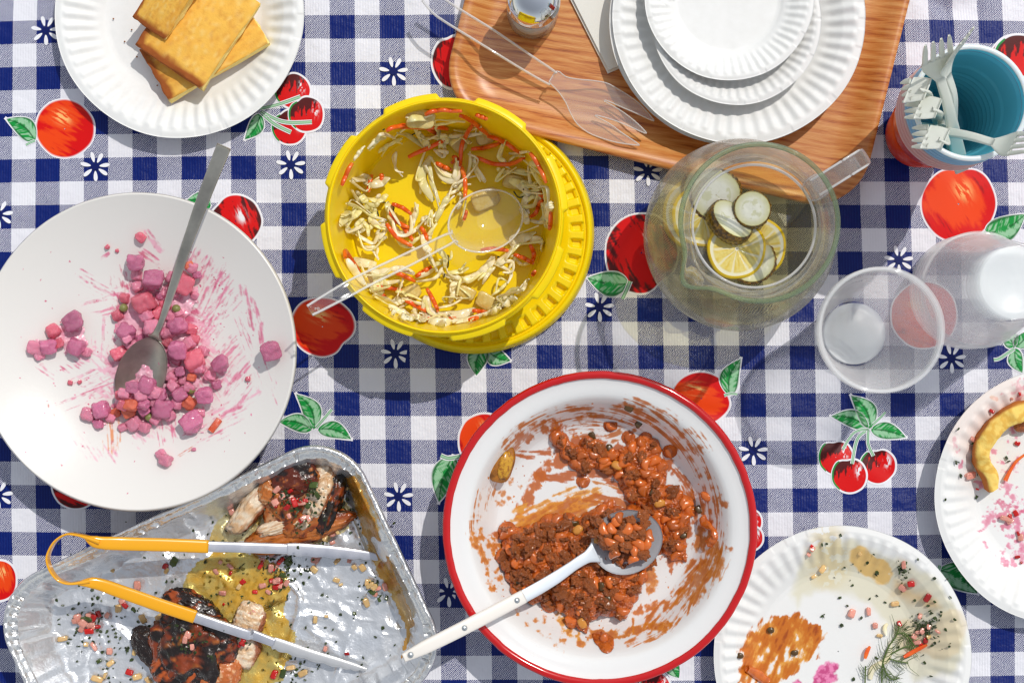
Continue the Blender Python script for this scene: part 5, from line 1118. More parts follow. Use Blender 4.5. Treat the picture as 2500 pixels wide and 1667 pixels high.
# dressing puddle in the bowl
m_dress = clear('dressing', (1.0, 1.0, .94), .05, .08, .05, 1.2, milkcol=(.95, .88, .65))
def puddle(name, poly, zfun, th, mat, label, cat, n=3.2, wob=8, seed=1):
    P = np.array(poly, float); lo, hi = P.min(0) - 4, P.max(0) + 4; xs, ys = np.arange(lo[0], hi[0], n), np.arange(lo[1], hi[1], n)
    X_, Y_ = np.meshgrid(xs, ys, indexing='ij'); G = np.column_stack([X_.ravel(), Y_.ravel()])
    d = sd_poly(G, poly) + wob * 2 * (fbm(G[:, 0] / 20, G[:, 1] / 20, 0, 3, seed) - .5)
    h = th * np.sqrt(np.clip(d / 10, 0, 1)); F = grid_faces(len(xs), len(ys))[:, ::-1]; keep = (d[F] > 0).all(1); F = F[keep]
    w = zfun(G); w[:, 2] += h; used = np.unique(F); mp = np.full(len(w), -1); mp[used] = np.arange(len(used))
    return ob(name, w[used], mp[F], mat, label=label, cat=cat, kind='stuff')
puddle('dressing_puddle', [zf(1080, 260), zf(1220, 0), zf(1320, -60), zf(1640, -40), zf(1700, 60), zf(1600, 240), zf(1400, 330), zf(1180, 440), zf(1100, 400)], lambda G: np.array([W(x, y, ZF) for x, y in G]), .0022, m_dress, 'thin creamy dressing puddle under the clear spoon in the bowl', 'dressing')

# ================================================================== clear cutlery
m_cutl = clear('clear_acrylic', (1, 1, 1), .02, .35, .04, 1.4, 0.0, 1.49, milkcol=(.95, .95, .94))
def clear_spoon():
    t = thing('clear_spoon', 'clear plastic serving spoon resting across the yellow coleslaw bowl', 'spoon', W(1087, 595, .06))
    e = [np.array(W(757, 758, .122)), np.array(W(880, 690, .108)), np.array(W(1000, 632, .085)), np.array(W(1087, 588, .064)), np.array(W(1110, 578, .056))]
    P = crom(e, 12)
    V, F = sweep(P, [.0050, .0068, .0066, .0058, .0060, .0085], [.0016, .0020, .0020, .0020, .0018, .0012], 16, 5); h = ob('handle', V, F, m_cutl, t)
    for sg in (-1, 1):      # the raised side rails
        T = np.gradient(P, axis=0); T /= np.linalg.norm(T, axis=1)[:, None]; X_ = np.cross(T, [0, 0, 1.0]); wd = np.interp(np.linspace(0, 1, len(P)), [0, .2, .5, .9, 1], [.0044, .0062, .0061, .0054, .0075])
        V, F = sweep(P + X_ * (sg * wd)[:, None] + [0, 0, .0016], .0011, .0016, 8); ob('handle_rail', V, F, m_rail, h)
    c = np.array(W(1186, 539, .040)); ax = c - np.array(W(1100, 583, .050)); 
    V, F = spoon_bowl(c, ax, .070, .054, .016, (-.12, .06, 1), .0016, 24, 56, .02); ob('spoon_bowl', V, F, m_cutl, t)
    n = 72; th = np.linspace(0, 2 * PI, n, endpoint=False); ring = frame(np.column_stack([np.sin(th) * .027, np.cos(th) * .035, 0 * th]), c, ax, (-.12, .06, 1))
    V, F = sweep(np.vstack([ring, ring[:1]]), .0009, .0009, 8); ob('bowl_edge', V, F, m_rail, t)
    cu = bpy.data.curves.new('embossed_text', 'FONT'); cu.body = 'ro'; cu.size = .0045; cu.extrude = .0002; cu.materials.append(m_rail)
    o = bpy.data.objects.new('embossed_text', cu); COL.objects.link(o); bpy.context.view_layer.update(); me = bpy.data.meshes.new_from_object(o.evaluated_get(bpy.context.evaluated_depsgraph_get())); bpy.data.objects.remove(o)
    o = bpy.data.objects.new('embossed_mark', me); COL.objects.link(o); o.parent = t; o.location = Vector(W(768, 757, .1245)) - t.location; o.rotation_euler = (0, 0, math.radians(5))
m_rail = clear('clear_edge', (1, 1, 1), .50, .8, .05, 1.5, 0.0, 1.49, milkcol=(.97, .97, .96))
clear_spoon()
m_cutf = clear('clear_fork_plastic', (1, 1, 1), .09, .35, .12, 2.2, 0.0, 1.49, milkcol=(.97, .97, .96), bump=(60, .5, .002))
def clear_fork():
    t = thing('clear_fork', 'clear plastic three tined serving fork lying on the wooden tray', 'fork', W(1330, 200, .02))
    def y1(x, y): return (1000 + x / 3.675, y / 3.675)
    e = [np.array(W(*y1(150, -30), .034)), np.array(W(*y1(330, 110), .036)), np.array(W(*y1(700, 340), .034)), np.array(W(*y1(1040, 560), .030)), np.array(W(*y1(1290, 715), .026))]
    P = crom(e, 12)
    V, F = sweep(P, [.0060, .0090, .0088, .0074, .0066], [.0015, .0018, .0018, .0018, .0018], 16, 5); h = ob('handle', V, F, m_cutl, t)
    T = np.gradient(P, axis=0); T /= np.linalg.norm(T, axis=1)[:, None]; X_ = np.cross(T, [0, 0, 1.0]); wd = np.interp(np.linspace(0, 1, len(P)), [0, .2, .5, .9, 1], [.0052, .0082, .0082, .0068, .006])
    for sg in (-1, 1): V, F = sweep(P + X_ * (sg * wd)[:, None] + [0, 0, .0018], .0011, .0018, 8); ob('handle_rail', V, F, m_rail, h)
    # the head is outlined, laid on a gently dished sheet
    out = [(1250, 740), (1330, 820), (1400, 920), (1440, 1010), (1500, 1110), (1600, 1190), (1720, 1240), (1860, 1280), (2040, 1305), (2046, 1290), (1900, 1190), (1790, 1110), (1670, 1045), (1690, 1040), (1830, 1080), (1980, 1140), (2108, 1196), (2114, 1180), (2010, 1080), (1880, 985), (1752, 912), (1775, 908), (1920, 970), (2060, 1030), (2176, 1082), (2182, 1066), (2060, 930), (1950, 850), (1850, 790), (1760, 745), (1640, 725), (1500, 712), (1400, 690), (1320, 640)]
    px = [y1(*p) for p in out]
    b = bmesh.new(); vs_ = [b.verts.new((x, y, 0)) for x, y in px]; f = b.faces.new(vs_)
    r = bmesh.ops.triangulate(b, faces=[f]); bmesh.ops.subdivide_edges(b, edges=b.edges[:], cuts=2, use_grid_fill=True)
    b.verts.ensure_lookup_table(); G = np.array([v.co[:2] for v in b.verts]); FF = [tuple(v.index for v in q.verts) for q in b.faces]; b.free()
    d = G @ np.array([.83, .56]); d0 = np.array(y1(1300, 700)) @ np.array([.83, .56]); s = np.clip((d - d0) / 215, -.1, 1.1)
    zz = .026 - .012 * np.sin(np.clip(s, 0, 1) * PI * .75) + .006 * np.clip(s - .6, 0, 1)
    Vt = np.array([W(x, y, z) for (x, y), z in zip(G, zz)]); n = len(Vt); Vb = Vt - [0, 0, .0016]
    ob('fork_head', np.vstack([Vt, Vb]), FF + [tuple(i + n for i in q[::-1]) for q in FF], m_cutf, t)
    E = np.array(px + px[:1]); E = crom(E, 3); d = E @ np.array([.83, .56]); s = np.clip((d - d0) / 215, -.1, 1.1); ze_ = .026 - .012 * np.sin(np.clip(s, 0, 1) * PI * .75) + .006 * np.clip(s - .6, 0, 1)
    V, F = sweep(np.array([W(x, y, z - .0006) for (x, y), z in zip(E, ze_)]), .0006, .0010, 8); ob('fork_edge', V, F, m_rail, t)
clear_fork()

# ================================================================== jug of lemon and cucumber water
m_jug = clear('jug_glass', (1, 1, 1), .0, .05, .02, .35, 0.0, 1.42, milkcol=(.95, .96, .93))
m_jout = clear('jug_outer_glass', (1, 1, 1), .0, .22, .07, .7, 0.34, 1.12, milkcol=(.96, .97, .94))  # white milk towards the edges paints a bright highlight round the outline
m_jrim = clear('jug_rim_glass', (.90, .95, .88), .30, .85, .02, 1.4, 0.2, 1.5, milkcol=(.26, .36, .20))
m_hand = clear('jug_handle_glass', (1, 1, 1), .06, .45, .01, 1.5, 0.12, 1.4, milkcol=(.9, .92, .92))
JC3 = (W(1857, 541, .182) + W(1803, 577, .068)) / 2; JC = (JC3.x, JC3.y)
SPA = math.radians(219)
def jug():
    t = thing('glass_jug', 'round glass jug with pouring lip and handle holding lemon and cucumber water', 'jug', (JC[0], JC[1], 0))
    prof = [(.0006, .003), (.044, .003), (.052, .006), (.064, .022), (.0755, .045), (.0795, .066), (.0765, .090), (.066, .118), (.0545, .138), (.0495, .152), (.0505, .164), (.056, .176), (.0612, .182)]
    dpf = crom([np.array(p) for p in prof], 6)
    def mod(T, r, z):
        w = np.exp(-((np.angle(np.exp(1j * (T - SPA)))) / .20) ** 2) * sstep(.140, .182, z); return r + w * .014, z - w * .003
    V, F = lathe([tuple(p) for p in dpf], 160, JC, mod); ob('jug_body', V, F, m_jug, t)
    op = dpf.copy(); d = np.gradient(op, axis=0); d /= np.linalg.norm(d, axis=1)[:, None]; op = op + np.stack([d[:, 1], -d[:, 0]], 1) * .0030; op[:, 0] = np.maximum(op[:, 0], .0005); op[:, 1] = np.maximum(op[:, 1], .0004)
    V, F = lathe([tuple(p) for p in op], 160, JC, mod); ob('jug_outer_wall', V, F, m_jout, t)
    th = np.linspace(0, 2 * PI, 12, endpoint=False)
    V, F = lathe([(.0622 + .0021 * math.cos(a), .182 + .0021 * math.sin(a)) for a in th][::-1], 160, JC, mod, True); ob('jug_rim', V, F, m_jrim, t)
    V, F = lathe([(.0497 + .0011 * math.cos(a), .1525 + .0022 * math.sin(a)) for a in th][::-1], 120, JC, None, True); ob('neck_highlight_ring', V, F, m_rail, t)  # whitish ring, a highlight put into the colour at the neck
    a = math.radians(32); e = np.array([math.cos(a), math.sin(a), 0]); c = np.array([JC[0], JC[1], 0])
    pts = [c + e * .056 + [0, 0, .160], c + e * .075 + [0, 0, .165], c + e * .092 + [0, 0, .165], c + e * .102 + [0, 0, .158], c + e * .105 + [0, 0, .140], c + e * .101 + [0, 0, .105], c + e * .092 + [0, 0, .080], c + e * .078 + [0, 0, .070]]
    V, F = sweep(crom(pts, 8), .0075, [.0045, .0042, .0042, .0045, .0048, .0045, .0042, .0050], 16, 4.5, up=(0.01, 0, 1) if False else np.tile(np.array([0, 0, 1.0]) * .6 + e * .8, (57, 1))); ob('handle', V, F, m_hand, t)
    for sg in (-1, 1): V, F = sweep(crom(pts[:6], 8) + np.array([-math.sin(a), math.cos(a), 0]) * .0068 * sg + [0, 0, .003], .0010, .0016, 8, up=e); ob('handle_highlight', V, F, m_rail, t)  # thin white strips added as painted highlights along the handle sides
    V, F = blob((.010, .010, .012), 3, .1, 1, 3, 3); ob('handle_joint', rot(V, 0, 0, a) + c + e * .058 + [0, 0, .158], F, m_hand, t)
    return t
jug()
m_lem = clear('lemon_water', (1, .97, .74), .04, .06, .02, .9, 0.0, 1.15, milkcol=(1.0, .90, .42), bump=(90, .4, .001), trans=0.0)
LZT = .066
V, F = lathe(crom([np.array(p) for p in [(.0006, .0042), (.043, .0042), (.051, .008), (.0625, .024), (.0735, .046), (.0770, LZT - .001)]], 4).tolist() + [(.0755, LZT), (.05, LZT), (.0006, LZT)], 120, JC)
obc('lemon_water', V, F, m_lem, label='pale yellow lemon and cucumber water filling the lower half of the jug', cat='drink')
m_lpeel = M('lemon_peel', lin(250, 208, 20, .97), .28, coat=.3, bump=(700, .2, .0003), sss=.2); m_lpith = M('lemon_pith', lin(250, 246, 226, .96), .4, sss=.2)
m_lpulp = M('lemon_pulp', rough=.16, attr=True, coat=.4, bump=(300, .3, .0008)); m_cpeel = M('cucumber_peel', lin(88, 62, 14, .8), .25, var=(420, lin(160, 118, 24, .9), .45, .62), coat=.3, bump=(420, .4, .001)); m_cfl = M('cucumber_flesh', rough=.16, attr=True, coat=.4, bump=(160, .2, .001))
def zj(x, y): return (1550 + x / 3.136, 320 + y / 3.136)
def slice_disc(r, th, c, nrm, seed, kind, sq=1.0, spin=0.0):
    """A round slice: (peel, pith, face) as vertex and face lists in world space."""
    nm = np.array(nrm, float); nm /= np.linalg.norm(nm); ax = np.array([math.cos(spin), math.sin(spin), 0])
    f = lambda V: frame(np.asarray(V) * [sq, 1, 1], c, ax, nm)
    wob = lambda T, R, Z: (R * (1 + .015 * np.sin(T * 5 + seed) + (.02 * np.sin(T * 26 + seed) if kind == 'c' else 0)), Z)
    pk = .90 if kind == 'l' else .90
    out = [lathe([(r * pk, -th / 2), (r * .975, -th * .42), (r, 0), (r * .975, th * .42), (r * pk, th / 2 + .0002)], 72, (0, 0), wob)]
    out[0] = (f(out[0][0]), out[0][1])
    R, T, F = disc(30, 120); R2 = R * r * (pk + .01)
    x, y = R2 * np.cos(T), R2 * np.sin(T)
    if kind == 'l':
        seg = np.abs(((T * 9 / (2 * PI) + .03 * np.sin(R * 9 + seed)) % 1.0) - .5) * 2
        wall = sstep(.80, .95, seg + .12 * (1 - R)); pulp = mixc(np.tile(np.array(lin(246, 226, 130, .95)), (len(R), 1)), lin(238, 206, 84, .95), sstep(.4, .7, fbm(T * 9, R * 3, 0, 3, seed)))
        c_ = mixc(pulp, lin(250, 244, 208, .97), np.maximum(wall * .8, sstep(.84, .90, R))); c_ = mixc(c_, lin(250, 246, 226, .97), sstep(.1, .04, R) * 0 + (R < .08))
        zz = np.full(len(R), th * .5) + (1 - wall) * (R < .84) * .0004 * fbm(x * 900, y * 900, 0, 2, seed)
    else:
        c_ = mixc(np.tile(np.array(lin(226, 224, 176, .95)), (len(R), 1)), lin(246, 246, 228, .97), sstep(.95, .45, R)); c_ = mixc(c_, lin(214, 214, 158, .93), sstep(.5, .62, fbm(np.cos(T) * 2 * (R + .3) + seed, np.sin(T) * 2 * (R + .3), R * 3, 3, seed)) * (R < .62) * .6)
        c_ = mixc(c_, lin(206, 196, 112, .9), sstep(.93, 1, R)); zz = np.full(len(R), th * .5) + .0003 * fbm(x * 300, y * 300, 0, 2, seed)
    top = f(np.column_stack([x, y, zz])); bot = f(np.column_stack([x, y, -zz])); n = len(top)
    return out[0], (np.vstack([top, bot]), np.vstack([F[:, ::-1], F + n]), np.vstack([c_, c_]))
def citrus(px, z, r, nrm, kind, label, seed, sq=1.0, spin=0.0, th=.005):
    c = np.array(W(*px, z)); t = thing('lemon_slice' if kind == 'l' else 'cucumber_slice', label, 'lemon slice' if kind == 'l' else 'cucumber slice', c, 'slices floating in the jug')
    (pv, pf), (fv, ff, fc) = slice_disc(r, th, c, nrm, seed, kind, sq, spin)
    ob('peel', pv, pf, m_lpeel if kind == 'l' else m_cpeel, t); ob('flesh', fv, ff, m_lpulp if kind == 'l' else m_cfl, t, col=fc)
citrus(zj(520, 650), .0675, .027, (.05, -.05, 1), 'l', 'lemon slice floating upper left in the jug beneath the cucumber', 1, 1, .3)
citrus(zj(925, 885), .0675, .0265, (.05, .05, 1), 'l', 'lemon slice at the right edge of the floating pile in the jug', 2, 1, .9)
citrus(zj(890, 985), .0695, .022, (-.35, .12, 1), 'c', 'thin cucumber slice wedged under the topmost lemon slice in the jug', 3, 1, .2, .004)
citrus(zj(778, 905), .0735, .0262, (-.06, -.10, 1), 'l', 'topmost lemon slice with white pith floating in the glass jug', 4, .96, 1.2)
citrus(zj(620, 490), .0715, .023, (.1, -.1, 1), 'c', 'translucent cucumber slice at the upper left of the jug', 5, 1, .2, .003)
citrus(zj(720, 700), .0780, .0215, (.55, .40, 1), 'c', 'cucumber slice with thick brown peel lying tilted mid jug', 6, .78, -.75, .013)
citrus(zj(895, 605), .0790, .0165, (.45, .26, 1), 'c', 'smaller pale cucumber slice beside the tilted one in the jug', 7, 1, .3, .010)
m_ice = clear('ice', (1, 1, 1), .06, .28, .05, 1.0, 0.15, 1.2)
for i, (q, s) in enumerate([((640, 1100), .014), ((480, 1010), .013), ((560, 960), .012), ((760, 1170), .012), ((470, 880), .011)]):
    V, F = blob((s, s * .8, s * .7), 3, .10, 1.3, i + 50, 4.5); obc('ice_cube', rot(V, .2, .3, i) + np.array(W(*zj(*q), .060)), F, m_ice, label='half melted clear ice cube floating near the spout of the jug', cat='ice cube', group='ice cubes in the jug')

# ================================================================== cups
m_cup = clear('clear_cup_plastic', (1, 1, 1), .09, .36, .06, .35, 0.0, 1.5, milkcol=(1, 1, 1), trans=0.45)
m_cupb = clear('clear_cup_base', (1, 1, 1), .42, .6, .3, .6, 0.0, 1.5, milkcol=(.97, 1, 1), trans=0.0)
m_cuprim = clear('clear_cup_rim', (1, 1, 1), .30, .65, .06, .7, 0.0, 1.5, milkcol=(.95, .96, .96))
def cup_prof(H, rt, rb, ribs=True, flip=False):
    p = [(rb * .93, 0.0015), (rb * .98, .0005), (rb, .003)]
    for k in range(1, 40):
        f = k / 40; z = .003 + f * (H - .006); r = rb + (rt - rb) * f
        if ribs and (.12 < f < .42 or .72 < f < .86): r += .0006 * (k % 2)
        if f > .86: r += .0008
        p.append((r, z))
    p.append((rt + .0008, H - .001))
    return [(r, H - z) for r, z in p][::-1] if flip else p
def clear_cup(cx, cy_, z0, flip, label, group, H=.112, rt=.0505, rb=.0315):
    t = thing('clear_cup', label, 'cup', (cx, cy_, z0), group)
    pr = [(r, z0 + z) for r, z in cup_prof(H, rt, rb, True, flip)]
    V, F = lathe(pr, 110, (cx, cy_)); ob('cup_wall', V, F, m_cup, t)
    zb_ = z0 + (H - .004 if flip else .004)
    V, F = lathe([(.0005, zb_), (rb * .70, zb_), (rb * .75, zb_ + (.001 if flip else -.001)), (rb * .94, zb_)], 64, (cx, cy_)); ob('cup_base', V, F, m_cupb, t)
    zr = z0 + (.0012 if flip else H); th = np.linspace(0, 2 * PI, 10, endpoint=False)
    V, F = lathe([(rt + .0012 + .0016 * math.cos(a), zr + .0012 * math.sin(a)) for a in th][::-1], 110, (cx, cy_), None, True); ob('cup_rim', V, F, m_cuprim, t)
cu_ = W(2153, 805, .126)
for i in range(3): clear_cup(cu_.x, cu_.y, .0005 + i * .0065, False, ['clear plastic cup at the bottom of the upright nested stack', 'clear plastic cup in the middle of the upright nested stack', 'clear plastic cup on top of the upright nested stack'][i], 'clear cups nested upright', rt=.0495, rb=.029)
cd_ = (W(2492, 686, .155) + W(2352, 716, 0)) / 2
for i in range(5): clear_cup(cd_.x, cd_.y, .0005 + i * .0105, True, ['clear plastic cup at the bottom of the upside down stack', 'clear plastic cup second from the bottom upside down', 'clear plastic cup in the middle of the upside down stack', 'clear plastic cup second from the top upside down', 'clear plastic cup on top of the upside down stack'][i], 'clear cups stacked upside down', rt=.0485, rb=.0315)
m_bcup = M('blue_plastic', lin(130, 230, 246, 1.0), .25, spec=.5, trl=.4); m_rcup = M('red_orange_plastic', lin(240, 62, 14, .95), .22, spec=.5, sss=.2, trl=.15, coat=.2)
m_wrim = M('pale_cup_rim', lin(232, 240, 242, .93), .25, sss=.3); m_prim = M('pinkish_cup_rim', lin(224, 176, 172, .9), .25, sss=.3); m_brim = M('bluish_cup_rim', lin(150, 190, 220, .9), .25, sss=.3)
def solid_cup(cx, cy_, z0, mat, rim, label, full=True, H=.122, rt=.0420, rb=.0265):
    t = thing('plastic_cup', label, 'cup', (cx, cy_, z0), 'coloured cups nested in one stack')
    p = [(.0006, z0 + .003), (rb * .8, z0 + .003), (rb * .86, z0 + .0015), (rb, z0 + .002)]
    for k in range(1, 60):
        f = k / 60; r = rb + (rt - rb) * f; z = z0 + .002 + f * (H - .003)
        if .04 < f < .52: r += .0012 * (k // 2 % 2)
        if f > .66: r += .0009
        if f > .90: r += .0006
        p.append((r, z))
    inner = p; outer = [(r + .0011, max(z - .0006, z0)) for r, z in p[::-1]]
    V, F = lathe(inner + outer, 96, (cx, cy_)); ob('cup_body', V, F, mat, t)
    th = np.linspace(0, 2 * PI, 12, endpoint=False)
    V, F = lathe([(rt + .0026 + .0022 * math.cos(a), z0 + H + .0015 * math.sin(a)) for a in th][::-1], 96, (cx, cy_), None, True); ob('cup_rim', V, F, rim, t)
CT = W(2366.6, 253.5, .180); CB = W(2240, 330, 0); BCX, BCY = (CT.x + CB.x) / 2, (CT.y + CB.y) / 2
nm_ = ['red plastic cup at the bottom of the coloured stack, standing on the cloth', 'red plastic cup second from the bottom of the coloured stack', 'red plastic cup third from the bottom of the coloured stack', 'topmost of the red plastic cups in the coloured stack', 'lowest of the blue plastic cups in the coloured stack', 'second of the blue plastic cups from below in the coloured stack', 'blue plastic cup just under the topmost blue one', 'topmost blue plastic cup with white forks standing inside']
for i in range(8): solid_cup(BCX, BCY, .0005 + i * .0082, m_rcup if i < 4 else m_bcup, m_prim if i < 4 else (m_brim if i < 7 else m_wrim), nm_[i])
CTZ = .0005 + 7 * .0082 + .122

# ---- white plastic forks
m_fork = M('white_fork_plastic', lin(246, 248, 240, .97), .3, spec=.45, trl=.3)
def fork_parts(L=.165, hw=.0135):
    """Local fork: handle end at y = 0, tine tips at y = L, bowl side up."""
    zc_ = lambda y: .010 * math.exp(-((y - .115) / .022) ** 2) * -1 + .006 * max(0, (y - .14) / .025) ** 1.5
    hy = np.linspace(0, .108, 24); H_ = np.column_stack([0 * hy, hy, [zc_(y) for y in hy]])
    parts = [('handle', sweep(H_, [.0058, .0062, .0055, .0040, .0034, .0040], [.0012, .0011, .0011, .0013, .0014, .0013], 12, 4))]
    for sg in (-1, 1): parts.append(('handle_rail', sweep(H_ + np.column_stack([np.interp(hy, [0, .03, .08, .108], [.0048, .0052, .0036, .0030]) * sg, 0 * hy, 0 * hy - .0012]), .0009, .0016, 8)))
    ky = np.linspace(.106, .136, 14); K = np.column_stack([0 * ky, ky, [zc_(y) for y in ky]])
    parts.append(('fork_head', sweep(K, [.0040, .0085, .0120, .0132, .0134], [.0013, .0010, .0009, .0009, .0009], 16, 3)))
    for k in range(4):
        x = (k - 1.5) * .0070; ty = np.linspace(.134, L, 12)
        T_ = np.column_stack([x * (1 - .10 * (ty - .134) / .03), ty, [zc_(y) for y in ty]]); parts.append(('tine', sweep(T_, [.0024, .0023, .0021, .0010], [.0010, .0011, .0011, .0008], 10, 3)))
    return parts
FP = fork_parts()
def fork(tip, end, nrm, label, sc_=1.0):
    tip, end = np.array(tip), np.array(end); d = (tip - end); t = thing('plastic_fork', label, 'fork', end, 'white forks standing in the blue cup')
    for nme, (V, F) in FP:
        ob(nme, frame(V * sc_, tip - d / np.linalg.norm(d) * .165 * sc_, d, nrm), F, m_fork, t)
def zk(x, y): return (2140 + x / 4.611, 80 + y / 4.611)
def stand(neck, tipq, zn, zt, nrm, label, s=1.0):
    """Fork whose head runs from neck (pixel, height) to the tips; the handle follows into the cup."""
    a, b = np.array(W(*zk(*neck), zn)), np.array(W(*zk(*tipq), zt)); d = b - a; d /= np.linalg.norm(d); fork(a + d * .062 * s, a - d * .103 * s, nrm, label, s)
stand((775, 640), (700, 270), .196, .226, (.10, -.55, .8), 'white plastic fork leaning on the far rim, tines facing up', 1.0)
stand((905, 560), (930, 230), .192, .222, (.75, -.45, .5), 'white plastic fork turned edge on behind the upright fork', .95)
_n = np.array(W(*zk(1195, 1175), .192)); _d = np.array(W(*zk(1760, 1420), .192)) - _n; _d /= np.linalg.norm(_d); _d = _d * math.cos(.95) + np.array([0, 0, math.sin(.95)])
fork(_n + _d * .054, _n - _d * .082, (-.50, .30, .6), 'white plastic fork lying over the right rim of the blue cup', .83)
for i, (tip, nk) in enumerate([((320, 650), (520, 640)), ((330, 740), (600, 720)), ((355, 830), (640, 850)), ((335, 930), (650, 930)), ((345, 1020), (660, 1010)), ((385, 1085), (680, 1090)), ((440, 1160), (720, 1190))][::1]):
    if i in (1, 3, 4, 5): continue
    a = np.array(W(*zk(*nk), .198 + .002 * i)); b = np.array(W(*zk(*tip), .188 + .002 * i)); d = b - a; d /= np.linalg.norm(d)
    fz = np.array([.12, .92, .36])
    t = thing('plastic_fork', ['white plastic fork hooked over the left rim, uppermost of the bunch', '', 'white plastic fork hooked over the left rim, second of the bunch', '', 'white plastic fork hooked over the left rim, third of the bunch', 'white plastic fork hooked over the left rim, fourth of the bunch', 'white plastic fork hooked over the left rim, lowest of the bunch'][i], 'fork', a, 'white forks standing in the blue cup')
    # head and tines run out over the rim, the handle bends down into the cup
    X_ = np.cross(d, fz); X_ /= np.linalg.norm(X_); N_ = np.cross(X_, d)
    if N_[2] < 0: X_, N_ = -X_, -N_
    side = np.array([d[1], -d[0], 0]); side /= np.linalg.norm(side)
    side = (side * .72 + np.array([0, 0, -.55])); side /= np.linalg.norm(side)
    K = np.array([a + d * s + side * 0 for s in np.linspace(-.004, .012, 8)]); V, F = sweep(K, [.011, .013, .0134], [.0012, .0010], 14, 3, up=np.cross(d, side)); ob('fork_head', V, F, m_fork, t)
    for k in range(4):
        o_ = side * (k - 1.5) * .0072; ln = np.linalg.norm(b - a)
        T_ = np.array([a + o_ + d * (.010 + s * (ln - .010)) + np.array([0, 0, -.010 * s * s]) for s in np.linspace(0, 1, 9)]); V, F = sweep(T_, [.0026, .0024, .0021, .0009], [.0016, .0015, .0009], 10, 3); ob('tine', V, F, m_fork, t)
    e = np.array([BCX + .004, BCY - .010 + .003 * i, .075]); V, F = sweep(crom([a + d * .002, a - d * .006 + [0, 0, -.010], (a * .6 + e * .4) + [0.002, 0, -.004], e], 8), [.0085, .0050, .0042, .0056], [.0012, .0013], 12, 3.5, up=(.4, .8, .3)); ob('handle', V, F, m_fork, t)

# ================================================================== foil pan with chicken
FA = math.radians(25.4); FE1 = np.array([math.cos(FA), math.sin(FA)]); FE2 = np.array([-FE1[1], FE1[0]])
FZ = .052
FC = (np.array(W(-58, 1459, FZ)[:2]) + np.array(W(1133, 1632, FZ)[:2])) / 2
FH = (abs((np.array(W(835, 1040, FZ)[:2]) - FC) @ FE1), abs((np.array(W(835, 1040, FZ)[:2]) - FC) @ FE2))
def foil_local(P): q = np.asarray(P)[:, :2] - FC; return q @ FE1, q @ FE2
def zg(x, y): return (x / 3.672, 1240 + y / 3.672)           # lower left close-up
def zh(x, y): return (480 + x / 3.563, 1040 + y / 3.563)     # top corner close-up
def zi(x, y): return (500 + x / 3.675, 1300 + y / 3.675)     # right part close-up
RIDGES = [([zi(690, 400), zi(800, 480), zi(860, 560), zi(850, 700), zi(800, 860), zi(760, 980), zi(690, 1130)], 6.5, .0042), ([zi(1390, 640), zi(1340, 800), zi(1270, 1000), zi(1260, 1100)], 4, .002), ([zi(1640, 630), zi(1700, 720), zi(1720, 860)], 5, .0018), ([zg(560, 480), zg(440, 560), zg(380, 900), zg(400, 1240), zg(480, 1420), zg(560, 1568)], 4, .0022),
          ([zh(1290, 700), zh(1360, 800), zh(1460, 1080)], 7, .003), ([zg(930, 760), zg(900, 900), zg(960, 1050), zg(830, 1300), zg(800, 1400)], 5, .0016), ([zg(1640, 80), zg(1760, 200), zg(1770, 300)], 4, .0024), ([zg(1200, 180), zg(1500, 240)], 4, .0016), ([zg(620, 1400), zg(700, 1420), zg(780, 1370)], 4, .001), ([zi(1200, 1200), zi(1150, 1349)], 6, .003), ([zi(900, 760), zi(1000, 900), zi(1200, 1100)], 12, .0015)]
def foil_relief(V):
    px = PXA(V); h = np.zeros(len(V))
    for ln, w, a in RIDGES:
        d, _ = poly_dist(px, ln); h = h + a * np.exp(-(d / w) ** 2)
    h = h + .0052 * (fbm(V[:, 0] * 17, V[:, 1] * 17, 0, 2, 71) - .5) + .0020 * (1 - np.abs(fbm(V[:, 0] * 30, V[:, 1] * 30, 0, 2, 73) - .5) * 9).clip(0, 1) + .0009 * (1 - np.abs(fbm(V[:, 0] * 75, V[:, 1] * 75, 0, 2, 74) - .5) * 8).clip(0, 1) + .0008 * (fbm(V[:, 0] * 60, V[:, 1] * 60, 0, 3, 72) - .5)
    return h
def foil_floor_z(px, py, up=0.0):
    p = W(px, py, .006); v = np.array([[p.x, p.y, .006]]); z = .0035 + max(0, float(foil_relief(v)[0])) + up; return W(px, py, z)
m_foil = M('aluminium_foil', lin(242, 243, 244), 0.22, 0.60, var=(26, lin(228, 232, 238), .3, .7), bump=[(46, .5, .004), (160, .4, .0016), (520, .3, .0008)])
m_foilrim = M('foil_rim_metal', lin(226, 226, 226), 0.22, 0.8, bump=[(160, .5, .002), (420, .5, .001)])
